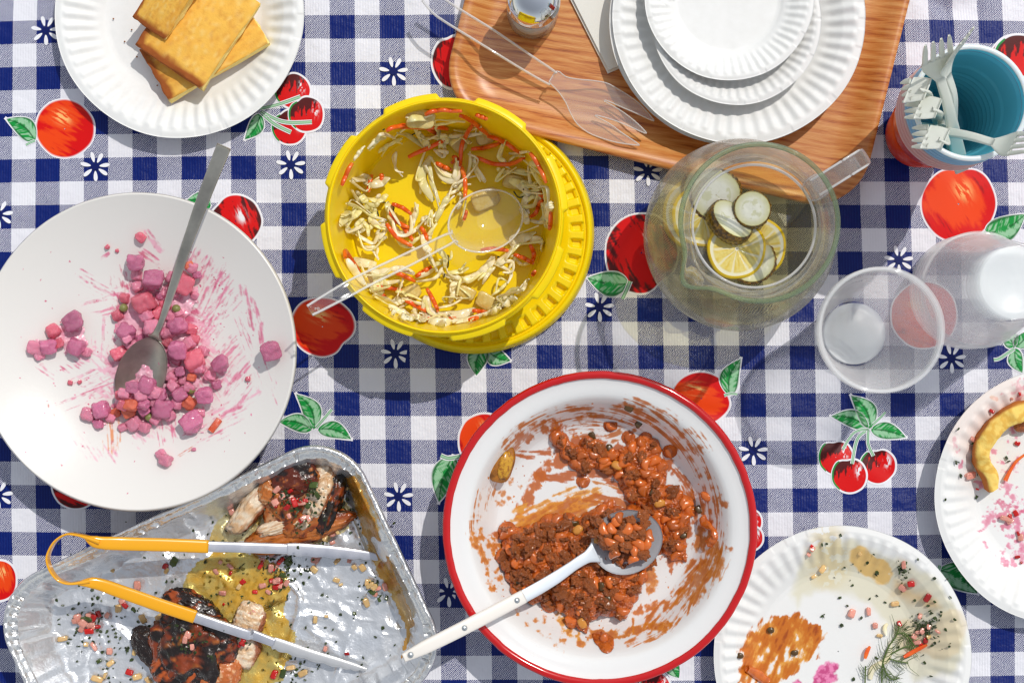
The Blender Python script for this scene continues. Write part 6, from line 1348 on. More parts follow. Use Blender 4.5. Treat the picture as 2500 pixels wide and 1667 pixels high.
def foil_pan():
    t = thing('foil_pan', 'crimped aluminium foil roasting pan with leftover grilled chicken in oil', 'roasting pan', (FC[0], FC[1], 0))
    def ring(ins, n=640, rc=.050):
        a, b = FH[0] - ins, FH[1] - ins; r = max(min(rc - ins * .72, a, b), .004); L1, L2, La = 2 * (a - r), 2 * (b - r), PI / 2 * r; per = 2 * L1 + 2 * L2 + 4 * La
        out = np.zeros((n, 2)); segs = [(L2, 's', (a, -(b - r)), (0, 1)), (La, 'c', (a - r, b - r), 0), (L1, 's', (a - r, b), (-1, 0)), (La, 'c', (-(a - r), b - r), 90), (L2, 's', (-a, b - r), (0, -1)), (La, 'c', (-(a - r), -(b - r)), 180), (L1, 's', (-(a - r), -b), (1, 0)), (La, 'c', (a - r, -(b - r)), 270)]
        # the same share of points per piece on each ring keeps the quads straight
        base_r = .05; B = [(FH[1] - base_r) * 2, PI / 2 * base_r * 1.5, (FH[0] - base_r) * 2, PI / 2 * base_r * 1.5] * 2; tot = sum(B); k0 = 0; acc = 0
        for (L, kind, p, d), bw in zip(segs, B):
            k1 = int(round((acc + bw) / tot * n)); acc += bw
            for i in range(k0, k1):
                f = (i - k0) / (k1 - k0)
                if kind == 's': out[i] = (p[0] + d[0] * L * f, p[1] + d[1] * L * f)
                else: A = math.radians(d + 90 * f); out[i] = (p[0] + r * math.cos(A), p[1] + r * math.sin(A))
            k0 = k1
        return out
    lev = [(.0012, .0475), (0, .0495), (.0008, .0525), (.0026, .0535), (.0045, .0525), (.0056, .0500), (.0075, .0494), (.0095, .0486), (.0105, .0468), (.0122, .041), (.0148, .034), (.0175, .026), (.0203, .018), (.0232, .0105), (.0255, .0062), (.0280, .0042), (.0310, .0035)]
    lev += [(.031 + (FH[1] * .985 - .031) * k / 46, .0035) for k in range(1, 47)]
    V = []
    for k, (ins, z) in enumerate(lev):
        o = ring(ins); V.append(np.column_stack([FC[0] + o[:, 0] * FE1[0] + o[:, 1] * FE2[0], FC[1] + o[:, 0] * FE1[1] + o[:, 1] * FE2[1], np.full(len(o), z)]))
    n = len(V[0]); V = np.array(V); ins = np.array([q[0] for q in lev])[:, None]
    i = np.arange(n)[None, :]
    crimp = np.maximum(0, np.sin(i * 2 * PI * 96 / n + 2 * vn(i / 9.0, 0 * i, 0, 3))) * (.25 + .75 * (vn(i / 26.0, 0 * i, 0, 5) > .45))
    rimz = ((ins < .0100) & (ins > .004)); V[:, :, 2] += rimz * (-.0030 * crimp) + (ins < .010) * .0018 * (vn(i / 12.0, ins * 0, 0, 9) - .5)
    wall = sstep(.009, .013, ins) * (1 - sstep(.026, .032, ins))
    wr = wall * (.0046 * (vn(i / 4.0, ins * 110, 0, 11) - .5) + .0060 * (vn(i / 19.0, ins * 60, 0, 12) - .5))
    off = np.zeros((len(lev), n, 2)); cdir = V[:, :, :2] - FC; cdir /= np.linalg.norm(cdir, axis=2)[..., None]
    V[:, :, :2] += cdir * wr[..., None]
    fl = sstep(.027, .033, ins)
    Vr = V.reshape(-1, 3); rel = foil_relief(Vr).reshape(len(lev), n); V[:, :, 2] += fl * np.maximum(rel, -.0025)
    rimV, rimF = V[:9].reshape(-1, 3), grid_faces(9, n, False, True)
    ob('rolled_rim', rimV, rimF, m_foilrim, t)
    bodyV = V[8:]; m = len(bodyV); F = [tuple(f) for f in grid_faces(m, n, False, True)] + [tuple(range((m - 1) * n, m * n))]
    ob('pan_body', bodyV.reshape(-1, 3), F, m_foil, t)
foil_pan()
# ---- oil
m_oil = clear('herb_oil', (1.0, .90, .50), .42, .46, .04, 1.2, milkcol=(.92, .50, .05), patchy=(60, .2, 1.5), trans=0.0)
m_oild = clear('dark_juices', (.98, .70, .28), .50, .54, .05, 1.2, milkcol=(.62, .26, .02), patchy=(50, .5, 1.3), trans=0.0); m_oill = clear('pale_oil', (1.0, .94, .70), .25, .28, .03, 1.3, milkcol=(.95, .62, .12), patchy=(60, .1, 1.4), trans=0.0)
def fz(G): 
    w = np.array([W(x, y, .006) for x, y in G]); w[:, 2] = .0035 + np.maximum(foil_relief(w), -.0025) * .6 + .0004; return w
def fz2(G):
    """Floor or the lower part of the wall of the pan."""
    w = np.array([W(x, y, .008) for x, y in G]); a, b = foil_local(w); ins = np.minimum(FH[0] - np.abs(a), FH[1] - np.abs(b))
    w[:, 2] = np.interp(ins, [.010, .0148, .0175, .0203, .0232, .0255, .028, .031], [.045, .034, .026, .018, .0105, .0062, .0045, .0042]) * 1.0 + .0042; return w
puddle('oil_puddle', [(437, 1455), (455, 1395), (480, 1368), (520, 1350), (600, 1345), (660, 1368), (700, 1396), (716, 1430), (700, 1470), (690, 1500), (722, 1540), (715, 1590), (690, 1660), (600, 1690), (500, 1680), (520, 1600), (560, 1560), (500, 1480)], fz, .0020, m_oil, 'golden herb oil puddle spread over the foil pan floor', 'oil', 3.2, 9, 3)
puddle('oil_puddle', [(500, 1328), (528, 1270), (560, 1240), (600, 1228), (640, 1262), (622, 1310), (560, 1330)], fz, .0016, m_oill, 'pale oil puddle beside the sliced chicken in the foil pan', 'oil', 3.2, 8, 4)
puddle('oil_puddle', [(600, 1215), (640, 1180), (710, 1160), (780, 1165), (840, 1205), (870, 1250), (850, 1290), (760, 1340), (660, 1340), (640, 1290), (610, 1260)], fz, .0016, m_oill, 'oily juices pooled under the sliced chicken in the pan corner', 'oil', 3.2, 10, 6)
puddle('juice_pool', [(846, 1160), (872, 1150), (905, 1200), (935, 1290), (962, 1370), (1000, 1450), (1022, 1530), (1016, 1575), (996, 1600), (978, 1610), (990, 1540), (968, 1485), (930, 1410), (896, 1330), (868, 1240)], fz2, .0030, m_oild, 'dark orange cooking juices pooled along the right edge of the pan', 'juices', 3.2, 7, 5)
puddle('juice_pool', [(900, 1660), (960, 1640), (990, 1618), (1004, 1640), (985, 1668), (960, 1690), (900, 1690)], fz, .0020, m_oil, 'small golden juice pool at the lower right of the pan', 'juices', 3.2, 6, 7)

# ---- chicken
m_chk = M('grilled_chicken', rough=.34, attr=True, wet=.18, coat=.25, bump=[(260, .5, .0016), (900, .3, .0006)])
FLESH, FLD, BRN, ORB, CHAR = np.array(lin(246, 226, 198, .95)), np.array(lin(228, 186, 140, .93)), np.array(lin(168, 78, 24, .85)), np.array(lin(206, 118, 48, .9)), np.array(lin(34, 20, 14, .8))
def lump(c_px, z, r, yaw, seed, paint, amp=.22, freq=1.6, p=2.4, tilt=(0, 0), sub=5):
    d, F = ico(sub); V, F = blob(r, sub, amp, freq, seed, p, 4)
    n1 = fbm(d[:, 0] * 2.2 + seed, d[:, 1] * 2.2, d[:, 2] * 2.2, 4, seed + 1); n2 = fbm(d[:, 0] * 7 + seed, d[:, 1] * 7, d[:, 2] * 7, 4, seed + 2); n3 = fbm(d[:, 0] * 1.2 + seed, d[:, 1] * 9, d[:, 2] * 3, 4, seed + 3)
    c = paint(d, n1, n2, n3); V = V + d * ((n2 - .5) * .0022)[:, None]
    V = rot(V, tilt[0], tilt[1], yaw); p_ = foil_floor_z(*c_px); fib = (fbm(d[:, 0] * 4 + seed, d[:, 1] * 16, d[:, 2] * 16, 3, seed + 6) - .5) * .0035; V = V + d * fib[:, None]
    return V + np.array(W(*c_px, z)), F, np.column_stack([c, np.clip(n2, 0, 1)])
def p_body(d, a, b, s):
    c = mixc(np.tile(ORB, (len(d), 1)), BRN, sstep(.42, .62, a)); c = mixc(c, np.array(lin(120, 44, 14, .8)), sstep(.55, .72, b)); c = mixc(c, CHAR, sstep(.60, .70, a * .6 + .4 * s + .10 * (d[:, 1] > .3))); return mixc(c, FLD, sstep(.62, .74, s) * .6)
def p_white(d, a, b, s):
    c = mixc(mixc(np.tile(FLESH, (len(d), 1)), FLD, sstep(.42, .62, s)), ORB, sstep(.6, .72, b) * .5); e = np.maximum(np.abs(d[:, 0]), 0); return mixc(c, ORB, sstep(.72, .95, e + (b - .5) * .4) * .85)
def p_edge(d, a, b, s):
    c = mixc(mixc(np.tile(FLESH, (len(d), 1)), FLD, sstep(.42, .62, s)), ORB, sstep(.62, .74, b) * .5); return mixc(c, BRN, sstep(.55, .80, d[:, 0] + (b - .5) * .5) * .9)
def p_char(d, a, b, s):
    c = mixc(np.tile(CHAR, (len(d), 1)), np.array(lin(150, 62, 22, .85)), sstep(.50, .60, a * .5 + s * .5)); c = mixc(c, ORB, sstep(.60, .70, s * .6 + .4 * b)); return mixc(c, np.array(lin(50, 56, 22, .7)), sstep(.62, .7, b) * .6)
def p_drum(d, a, b, s):
    c = mixc(np.tile(np.array(lin(206, 112, 52, .9)), (len(d), 1)), BRN, sstep(.45, .62, a)); c = mixc(c, np.array(lin(244, 190, 140, .95)), sstep(.58, .72, b)); return mixc(c, CHAR, sstep(.66, .74, s))
CG = 'pieces of grilled chicken in the foil pan'
def chicken(label, bits, c):
    t = thing('grilled_chicken', label, 'chicken', foil_floor_z(*c), CG)
    for nme, a in bits: V, F, col = lump(*a[:-1], **a[-1]) if isinstance(a[-1], dict) else lump(*a); ob(nme, V, F, m_chk, t, col=col)
chicken('sliced grilled chicken breast with browned skin in the top corner of the foil pan', [
    ('chicken_body', (zh(870, 680), .018, (.029, .031, .014), .25, 3, p_body)), ('charred_top', (zh(860, 430), .030, (.021, .019, .010), .5, 5, lambda d, a, b, s: mixc(mixc(np.tile(np.array(lin(110, 40, 14, .8)), (len(d), 1)), CHAR, sstep(.45, .6, a)), ORB, sstep(.6, .7, s)))),
    ('white_slice', (zh(1060, 620), .026, (.010, .022, .010), -.45, 7, p_edge)), ('white_slice', (zh(1060, 440), .024, (.015, .012, .008), .5, 8, p_white)), ('white_slice', (zh(850, 820), .022, (.034, .0075, .008), .34, 9, p_white)), ('white_slice', (zh(1000, 760), .024, (.022, .007, .008), .75, 19, p_white)), ('browned_edge', (zh(760, 660), .026, (.012, .020, .009), .5, 18, p_body)),
    ('browned_edge', (zh(900, 900), .014, (.048, .014, .011), .30, 11, p_body)), ('browned_edge', (zh(1150, 660), .018, (.012, .030, .012), -.3, 12, p_char))], zh(880, 620))
chicken('single pale slice of chicken breast leaning left of the browned piece', [('white_slice', (zh(520, 660), .018, (.0105, .036, .012), -.68, 21, p_edge, .2)), ('browned_edge', (zh(640, 530), .024, (.010, .016, .010), -.3, 22, lambda d, a, b, s: mixc(np.tile(ORB, (len(d), 1)), FLD, sstep(.5, .7, s))))], zh(520, 650))
chicken('charred black piece of grilled chicken under the lower arm of the tongs', [('chicken_body', (zg(1700, 1200), .018, (.029, .036, .016), .3, 31, p_char, .45, 2.3)), ('charred_flap', (zg(1420, 1300), .012, (.030, .014, .007), -.7, 33, lambda d, a, b, s: mixc(np.tile(CHAR, (len(d), 1)), np.array(lin(60, 36, 26, .8)), sstep(.55, .7, b)))), ('chicken_body', (zg(1620, 1380), .016, (.026, .022, .012), .9, 34, lambda d, a, b, s: mixc(p_char(d, a, b, s), np.array(lin(196, 92, 34, .9)), sstep(.48, .6, s)))), ('charred_flap', (zg(1930, 1190), .018, (.018, .024, .012), .2, 35, p_char)), ('chicken_body', (zg(1700, 880), .016, (.024, .013, .009), -.4, 36, lambda d, a, b, s: mixc(np.tile(CHAR, (len(d), 1)), np.array(lin(176, 80, 30, .88)), sstep(.5, .6, a))))], zg(1700, 1200))
chicken('small orange brown drumette of chicken at the lower edge of the pan', [('chicken_body', (zg(1950, 1440), .014, (.020, .021, .012), .4, 41, p_drum, .22))], zg(1950, 1440))
chicken('pale strip of chicken lying in oil below the steel tong arm', [('white_slice', (zi(400, 790), .010, (.013, .017, .008), -.35, 51, p_edge, .24)), ('white_slice', (zi(345, 1010), .010, (.015, .020, .009), -.15, 52, p_edge, .2))], zi(370, 900))
# ---- salsa: diced pepper and onion, herb flakes
m_dr = M('red_pepper_dice', lin(200, 26, 20, .88), .2, coat=.3, rnd=.35); m_dp = M('pink_onion_dice', lin(222, 128, 118, .92), .2, var=(300, lin(244, 190, 166, .95), .4, .65), coat=.4, sss=.3, rnd=.15); m_dc = M('cream_onion_dice', lin(236, 202, 140, .93), .2, var=(300, lin(224, 160, 96, .92), .45, .65), coat=.4, sss=.3, rnd=.12); m_dg = M('green_pepper_dice', lin(74, 92, 30, .8), .25, coat=.3, rnd=.2)
_dice = {}
for k_, mt in (('r', m_dr), ('p', m_dp), ('c', m_dc), ('g', m_dg)):
    _dice[k_] = []
    for s_ in range(3): V, F = blob((1, .70 + .12 * s_, .40), 3, .32, 1.9, s_ * 5 + ord(k_), 5.0); _dice[k_].append(mesh('diced_bit', V, F, mt))
DN = {'r': 'red pepper', 'p': 'pink onion', 'c': 'cream onion', 'g': 'green pepper'}
HERBS = {'pan': [], 'plate': []}
def dice(px, py, k_, size, where, zf_, up=0.0):
    s = size * mpp(.01) * .46; p = zf_(px, py, up + s * .45)
    inst('diced_' + DN[k_].split()[1], _dice[k_][RNG.integers(3)], p, (RNG.uniform(-.4, .4), RNG.uniform(-.4, .4), RNG.uniform(0, 6)), (s * RNG.uniform(.8, 1.25), s * RNG.uniform(.7, 1.0), s * RNG.uniform(.8, 1.1)), label=f'small {DN[k_]} dice {where}', cat='diced ' + DN[k_].split()[1], group='diced salsa vegetables')
def herbs(px, py, n, sp, key, zf_, up=0.0006, size=(3, 7)):
    for _ in range(n):
        q = np.array([px, py]) + RNG.normal(0, 1, 2) * sp; a = RNG.uniform(0, 2 * PI); s = RNG.uniform(*size) * mpp(0) * .95; c = np.array(zf_(q[0], q[1], up + RNG.uniform(0, .0012)))
        m = 6; th = np.linspace(0, 2 * PI, m, endpoint=False); R = s * RNG.uniform(.5, 1.1, m); el = RNG.uniform(.4, .9)
        x, y = R * np.cos(th), R * np.sin(th) * el; V = np.column_stack([x * math.cos(a) - y * math.sin(a), x * math.sin(a) + y * math.cos(a), RNG.uniform(-.3, .6, m) * s * .6]) + c
        HERBS[key].append((V, [tuple(range(m))]))
zpan = foil_floor_z
def cluster(px, py, spec, sp, where, up=0.0, hb=0, zf_=zpan, key='pan', sz=(14, 22)):
    for k_, n in spec.items():
        for _ in range(n): q = np.array([px, py]) + RNG.normal(0, 1, 2) * sp; dice(q[0], q[1], k_, RNG.uniform(*sz), where, zf_, up + RNG.uniform(0, .003))
    if hb: herbs(px, py, hb, sp * 1.3, key, zf_, up + .002)
cluster(*zg(790, 990), dict(r=4, p=9, g=2), 17, 'in the salsa heap at the left end of the foil pan', .001, 16)
cluster(*zh(200, 640), dict(r=4, p=8, g=2), 17, 'in the salsa by the pan wall left of the chicken', .001, 18); cluster(*zh(360, 520), dict(r=2, p=5, c=2), 14, 'in the salsa against the upper pan wall', .004, 22)
cluster(*zh(760, 1210), dict(r=4, p=5, g=4), 20, 'in the dark herb heap under the upper tong arm', .002, 60); cluster(*zh(690, 1390), dict(r=4, p=5), 15, 'in the salsa below the herb heap in the pan', .001, 12)
cluster(*zh(1040, 920), dict(r=8, p=10, c=6), 26, 'in the salsa below the sliced chicken', .008, 26); cluster(*zh(900, 770), dict(r=5, p=4), 20, 'scattered on top of the sliced chicken', .036, 36); cluster(*zh(760, 640), dict(p=5, r=2), 18, 'on the left side of the sliced chicken', .030, 34); cluster(*zh(1010, 580), dict(g=3), 16, 'on the right slice of the chicken', .036, 34)
cluster(*zh(1240, 650), dict(r=3, p=4, c=3), 20, 'in the salsa between chicken and right pan wall', .004, 26); cluster(*zh(1190, 830), dict(c=4, p=3), 18, 'in the salsa right of the chicken slices', .003, 16); cluster(*zi(390, 690), dict(p=5), 9, 'on the pale chicken strip in oil', .010, 5); cluster(*zi(340, 980), dict(r=4), 7, 'on the pale chicken strip beneath the tongs', .022, 4); cluster(*zi(1520, 520), dict(c=5, p=3, g=3), 11, 'in the little salsa group near the right trough', .001, 14)
cluster(*zg(1720, 1150), dict(p=3), 26, 'on the charred chicken', .030, 40)
ONE = [('r', zg(1120, 870), 18), ('p', zg(1090, 830), 18), ('p', zg(1230, 690), 24), ('r', zg(1480, 520), 20), ('g', zg(1560, 480), 22), ('c', zg(1490, 560), 16), ('p', zg(1040, 440), 24), ('c', zg(1010, 560), 12), ('c', zg(1060, 900), 18), ('p', zg(960, 960), 18), ('c', zg(1280, 990), 22), ('c', zg(1350, 1120), 26), ('c', zg(1440, 980), 24), ('c', zg(560, 1170), 22), ('c', zg(465, 1240), 20), ('c', zg(770, 1220), 14), ('p', zg(840, 1240), 20), ('p', zg(980, 1280), 20), ('c', zg(1205, 1290), 18), ('c', zg(990, 1390), 26), ('r', zg(1160, 1470), 22), ('c', zg(1230, 1510), 24), ('c', zg(870, 1530), 26), ('c', zg(1330, 1545), 20), ('p', zi(990, 240), 24), ('c', zi(980, 330), 18), ('c', zi(1185, 255), 18), ('p', zi(1300, 240), 20), ('c', zi(1340, 310), 18), ('c', zi(1415, 315), 18), ('c', zi(1180, 425), 16), ('c', zi(1220, 465), 9), ('c', zi(1090, 750), 13), ('c', zi(990, 780), 16), ('p', zi(1080, 1040), 16), ('r', zi(1275, 1085), 12), ('p', zi(1680, 240), 16), ('p', zi(1580, 290), 18), ('g', zi(1630, 585), 14), ('g', zi(1420, 600), 12), ('c', zi(880, 1260), 24), ('c', zi(770, 1210), 24), ('r', zi(620, 1270), 24), ('g', zi(700, 1260), 22), ('g', zi(1340, 720), 10), ('g', zg(885, 1370), 14), ('c', zg(940, 1500), 14), ('p', zi(140, 265), 12), ('p', zi(225, 300), 16), ('r', zi(230, 360), 12), ('p', zi(100, 350), 14), ('r', zi(340, 440), 14), ('r', zi(450, 530), 12), ('p', zi(160, 540), 20), ('c', zi(305, 485), 14), ('r', zi(170, 640), 9), ('p', zi(520, 240), 14)]
for k_, q, s in ONE: dice(q[0], q[1], k_, s, 'lying loose on the foil pan floor', zpan, .0016)
for q, n, sp in [(zh(900, 560), 70, 34), (zh(1050, 640), 40, 20)][:0] + [(zg(700, 1000), 26, 60), (zg(900, 1200), 34, 70), (zg(1200, 1150), 30, 60), (zg(1000, 1450), 24, 60), (zi(300, 500), 90, 55), (zi(480, 620), 40, 40), (zi(700, 1100), 30, 50), (zh(300, 800), 44, 45), (zh(1300, 800), 26, 40), (zi(900, 330), 14, 12), (zi(1450, 470), 10, 16), (zi(1300, 800), 26, 90), (zg(1500, 300), 20, 70), (zg(700, 560), 12, 60), (zg(2000, 800), 40, 60), (zi(850, 1200), 30, 40)]: herbs(q[0], q[1], n, sp, 'pan', zpan)
# ---- tongs
def tongs():
    m_ty = M('yellow_tong_coating', lin(250, 176, 14, .93), .22, spec=.5, coat=.4); m_ts = M('tong_steel', lin(222, 222, 228), .28, .7, var=(60, lin(200, 202, 212), .35, .65), bump=(800, .08, .0003)); m_tj = M('tong_jaw', lin(226, 226, 226), .35, .75, bump=(500, .1, .0004))
    t = thing('serving_tongs', 'yellow handled steel serving tongs lying open across the foil pan', 'tongs', W(300, 1400, .06))
    lz = lambda x, y, z: np.array(W(*zg(x, y), z))
    loop = crom([lz(900, 300, .066), lz(790, 262, .067), lz(700, 238, .067), lz(600, 232, .067), (lz(505, 290, .067)), lz(448, 380, .067), lz(430, 460, .067), lz(462, 560, .066), lz(530, 640, .065), lz(620, 672, .064), lz(720, 665, .062), lz(800, 650, .060)], 10)
    V, F = sweep(loop, [.0022, .0011, .0010, .0010, .0010, .0011, .0020], [.0065, .0060, .0060, .0060, .0060, .0060, .0065], 14, 4); ob('spring_loop', V, F, m_ty, t)
    def arm(P, w, h, mat, nme, wd=True):
        V, F = sweep(crom(P, 10), w, h, 18, 4); return ob(nme, V, F, mat, t)
    a1 = [lz(770, 258, .067), lz(880, 305, .066), lz(1100, 318, .060), lz(1480, 328, .052), lz(1868, 343, .044)]
    V, F = sweep(crom(a1, 10), [.0012, .0050, .0058, .0058, .0058, .0058], [.0050, .0040, .0035, .0035, .0035], 18, 4); ob('handle', V, F, m_ty, t)
    a2 = [lz(700, 672, .062), lz(860, 672, .059), lz(1100, 752, .053), lz(1440, 870, .045), lz(1748, 972, .038)]
    V, F = sweep(crom(a2, 10), [.0012, .0048, .0056, .0058, .0058, .0058], [.0050, .0040, .0035, .0035, .0035], 18, 4); ob('handle', V, F, m_ty, t)
    b1 = [lz(1860, 343, .0442), np.array(W(*zh(300, 1050), .040)), np.array(W(*zh(600, 1060), .034)), np.array(W(*zh(790, 1066), .030))]
    V, F = sweep(crom(b1, 10), [.0048, .0046, .0048, .0046], .0026, 18, 4); ob('tong_arm', V, F, m_ts, t)
    b2 = [lz(1740, 970, .0382), lz(2200, 1125, .030), np.array(W(*zi(400, 900), .024)), np.array(W(*zi(625, 985), .020))]
    V, F = sweep(crom(b2, 10), [.0048, .0046, .0046, .0040], .0028, 18, 4); ob('tong_arm', V, F, m_ts, t)
    def jaw(P, w, amp, n_, mat):
        P = crom(P, 14); V, F = sweep(P, w, [.0014, .0018, .0016, .0010], 18, 3); k = np.repeat(np.linspace(0, 1, len(P)), 18); V = np.array(V)
        T = P[-1] - P[0]; side = np.cross(T / np.linalg.norm(T), [0, 0, 1]); c = np.repeat(P, 18, 0); s = ((V - c) @ side); V += side * (np.sign(s) * (np.abs(s) > .001) * amp * np.abs(np.sin(k * PI * n_)))[:, None] * (s > 0)[:, None]
        ob('scalloped_jaw', V, F, mat, t)
    jaw([np.array(W(*zh(780, 1062), .0302)), np.array(W(*zh(900, 1068), .028)), np.array(W(*zh(1150, 1085), .022)), np.array(W(*zh(1400, 1108), .017)), np.array(W(*zh(1560, 1130), .013)), np.array(W(*zh(1680, 1142), .011))], [.0046, .0054, .0052, .0042, .0030, .0006], .0012, 8, m_ts)
    jaw([np.array(W(*zi(612, 980), .0205)), np.array(W(*zi(700, 1010), .019)), np.array(W(*zi(950, 1090), .015)), np.array(W(*zi(1200, 1160), .012)), np.array(W(*zi(1350, 1200), .010)), np.array(W(*zi(1455, 1222), .009))], [.0048, .0052, .0046, .0040, .0028, .0006], .0012, 8, m_tj)
tongs()

# ================================================================== used paper plates on the right
def zl(x, y): return (1660 + x / 2.8, 1107 + y / 2.8)
PAPER = np.array(lin(240, 240, 238, .93))
def soft(P, pts, w, soft_=.6): return stroke(P, [zl(*p) for p in pts], w, soft_)[0]
def paint_lr(P, V, c0, R):
    c = np.tile(PAPER, (len(P), 1)); wet = np.zeros(len(P)); x, y = P[:, 0], P[:, 1]
    gre = sd_poly(P, [zl(*p) for p in [(740, 960), (850, 640), (1000, 560), (1200, 590), (1340, 660), (1560, 720), (1760, 860), (1900, 1060), (1960, 1300), (1900, 1500), (1600, 1568), (1440, 1350), (1440, 1180), (1300, 1020), (1000, 960), (860, 1000), (800, 1080)]]) + 26 * (fbm(x / 40, y / 40, 0, 3, 3) - .5)
    c = mixc(c, lin(226, 220, 190, .93), sstep(-6, 16, gre) * .75); c = mixc(c, lin(226, 196, 146, .92), sstep(0, 40, sd_poly(P, [zl(*p) for p in [(1440, 820), (1700, 900), (1880, 1060), (1820, 1100), (1700, 1120), (1560, 1060), (1400, 1000)]]) + 30 * (fbm(x / 30, y / 30, 0, 3, 5) - .5)) * .9)
    wet = np.maximum(wet, sstep(-6, 16, gre) * .7)
    c = mixc(c, PAPER, sstep(0, 20, sd_poly(P, [zl(*p) for p in [(800, 1060), (860, 960), (1060, 900), (1200, 910), (1240, 1000), (1000, 1100)]]) + 14 * (fbm(x / 30, y / 30, 0, 3, 9) - .5)) * .3)
    c = mixc(c, lin(222, 200, 142, .92), np.clip(soft(P, [(1010, 600), (1040, 760), (1000, 800)], 40) * (fbm(x / 16, y / 16, 0, 3, 6) > .42), 0, 1) * .6)
    c = mixc(c, lin(236, 190, 100, .94), sstep(.35, .7, soft(P, [(1230, 700), (1280, 760), (1360, 790), (1380, 820)], 26) * (.5 + fbm(x / 14, y / 14, 0, 3, 7))) * .85)
    c = mixc(c, lin(226, 196, 140, .92), sstep(.4, .8, soft(P, [(1560, 1240), (1800, 1300), (1860, 1160)], 40) * (.5 + fbm(x / 20, y / 20, 0, 3, 8))) * .4)
    sd_ = sd_poly(P, [zl(*p) for p in [(420, 1240), (540, 1130), (640, 1080), (720, 1080), (860, 1080), (900, 1150), (1075, 1190), (1040, 1280), (980, 1300), (960, 1400), (880, 1480), (760, 1540), (700, 1600), (360, 1600), (400, 1400)]])
    n = fbm(x / 24, y / 24, 0, 4, 11); n2 = fbm((x + .4 * y) / 9, (y - .2 * x) / 30, 0, 4, 12)
    v = n * .45 + n2 * .55 - .30 * (1 - sstep(-8, 26, sd_)); al = sstep(.31, .42, v) * sstep(-12, 0, sd_)
    cc = mixc(np.tile(np.array(lin(240, 176, 78, .95)), (len(P), 1)), lin(206, 114, 30, .92), sstep(.42, .68, n * .5 + n2 * .5 + .10)); cc = mixc(cc, lin(170, 78, 20, .9), sstep(.62, .78, n2 * .6 + n * .4)); c = mixc(c, cc, al); wet = np.maximum(wet, al)
    pk = sd_poly(P, [zl(*p) for p in [(900, 1568), (920, 1480), (1000, 1420), (1090, 1440), (1060, 1500), (1070, 1530), (1020, 1600), (760, 1600), (800, 1540)]]) + 22 * (fbm(x / 14, y / 14, 0, 3, 14) - .5); al = sstep(-2, 6, pk) * .95; c = mixc(c, mixc(np.tile(np.array(lin(240, 130, 180, .95)), (len(P), 1)), lin(206, 60, 130, .9), sstep(.4, .65, fbm(x / 10, y / 10, 0, 3, 15))), al); wet = np.maximum(wet, al)
    return np.column_stack([c, wet])
def paint_r(P, V, c0, R):
    def zm(x, y): return (2280 + x / 2.527, 900 + y / 2.527)
    c = np.tile(PAPER, (len(P), 1)); wet = np.zeros(len(P)); x, y = P[:, 0], P[:, 1]
    PKL, PKD = np.array(lin(240, 172, 196, .95)), np.array(lin(214, 74, 116, .92))
    def st(pts, w, dens, seed, colr=PKL, s=12):
        nonlocal c, wet
        m = stroke(P, [zm(*p) for p in pts], w, .6)[0]; n = fbm(x / s, y / s, 0, 4, seed); al = cover(n, m, dens * .9, .1)[0] * .85; cc = mixc(np.tile(colr, (len(P), 1)), PKD, sstep(.5, .75, n) * .6); c = mixc(c, cc, al); wet = np.maximum(wet, al * .7)
    st([(450, 730), (500, 800), (540, 850)], 20, .62, 1); st([(420, 890), (480, 930), (540, 960), (560, 1060)], 28, .78, 2, PKD * .5 + PKL * .5); st([(490, 1000), (500, 1080), (560, 1090)], 18, .8, 3); st([(300, 870), (350, 890), (310, 960)], 18, .5, 4); st([(310, 1080), (330, 1120), (420, 1180), (500, 1210)], 6, .62, 5); st([(460, 1160), (556, 1180)], 20, .72, 6); st([(130, 420), (125, 460), (150, 510)], 5, .75, 7, PKL, 8); st([(160, 570), (165, 610)], 6, .6, 8); st([(440, 400), (500, 380), (480, 440)], 14, .6, 9); st([(390, 540), (500, 600)], 30, .38, 10); st([(480, 120), (556, 90)], 18, .42, 11); st([(520, 200), (540, 160)], 9, .85, 12, PKD); st([(360, 170), (380, 190)], 7, .7, 13, np.array(lin(236, 176, 110, .93))); st([(260, 660), (300, 720)], 14, .55, 14); st([(420, 165), (430, 180)], 7, .8, 15, PKD)
    c = mixc(c, lin(250, 226, 214, .95), sstep(.2, .8, stroke(P, [zm(180, 420), zm(300, 260), zm(460, 160)], 46, .9)[0]) * .5)
    return np.column_stack([c, wet])
_, LRC, LRR = paper_plate(2057, 1598, 313.5, .021, 0, 'used paper plate smeared with bean sauce, dill and oil, at the lower right', GRP_P, nr=170, nt=760, paint=paint_lr, mat=m_paperdirty)
_, RRC, RRR = paper_plate(2597, 1210, 313.5, .0235, 0, 'used paper plate with bread crust and pink beet stains, at the right edge', GRP_P, nr=150, nt=760, paint=paint_r, mat=m_paperdirty, z0=.0012)
def plate_floor(cx, R, z0, zr):
    hh = zr - z0
    def f(px, py, up=0.0):
        p = W(px, py, z0 + .003)
        for _ in range(3):
            r = math.hypot(p.x - cx[0], p.y - cx[1]) / R; z = float(np.interp(r, [0, .6, .66, .74, .83, .91, .955, 1], [z0 + .0012, z0 + .0012, z0 + .0035, z0 + hh * .42, z0 + hh * .78, z0 + hh * .97, z0 + hh, z0 + hh])) + up; p = W(px, py, z)
        return p
    return f
zlr = plate_floor(LRC, LRR, 0.0, .021); zrp = plate_floor(RRC, RRR, .0012, .0235)
def zm(x, y): return (2280 + x / 2.527, 900 + y / 2.527)
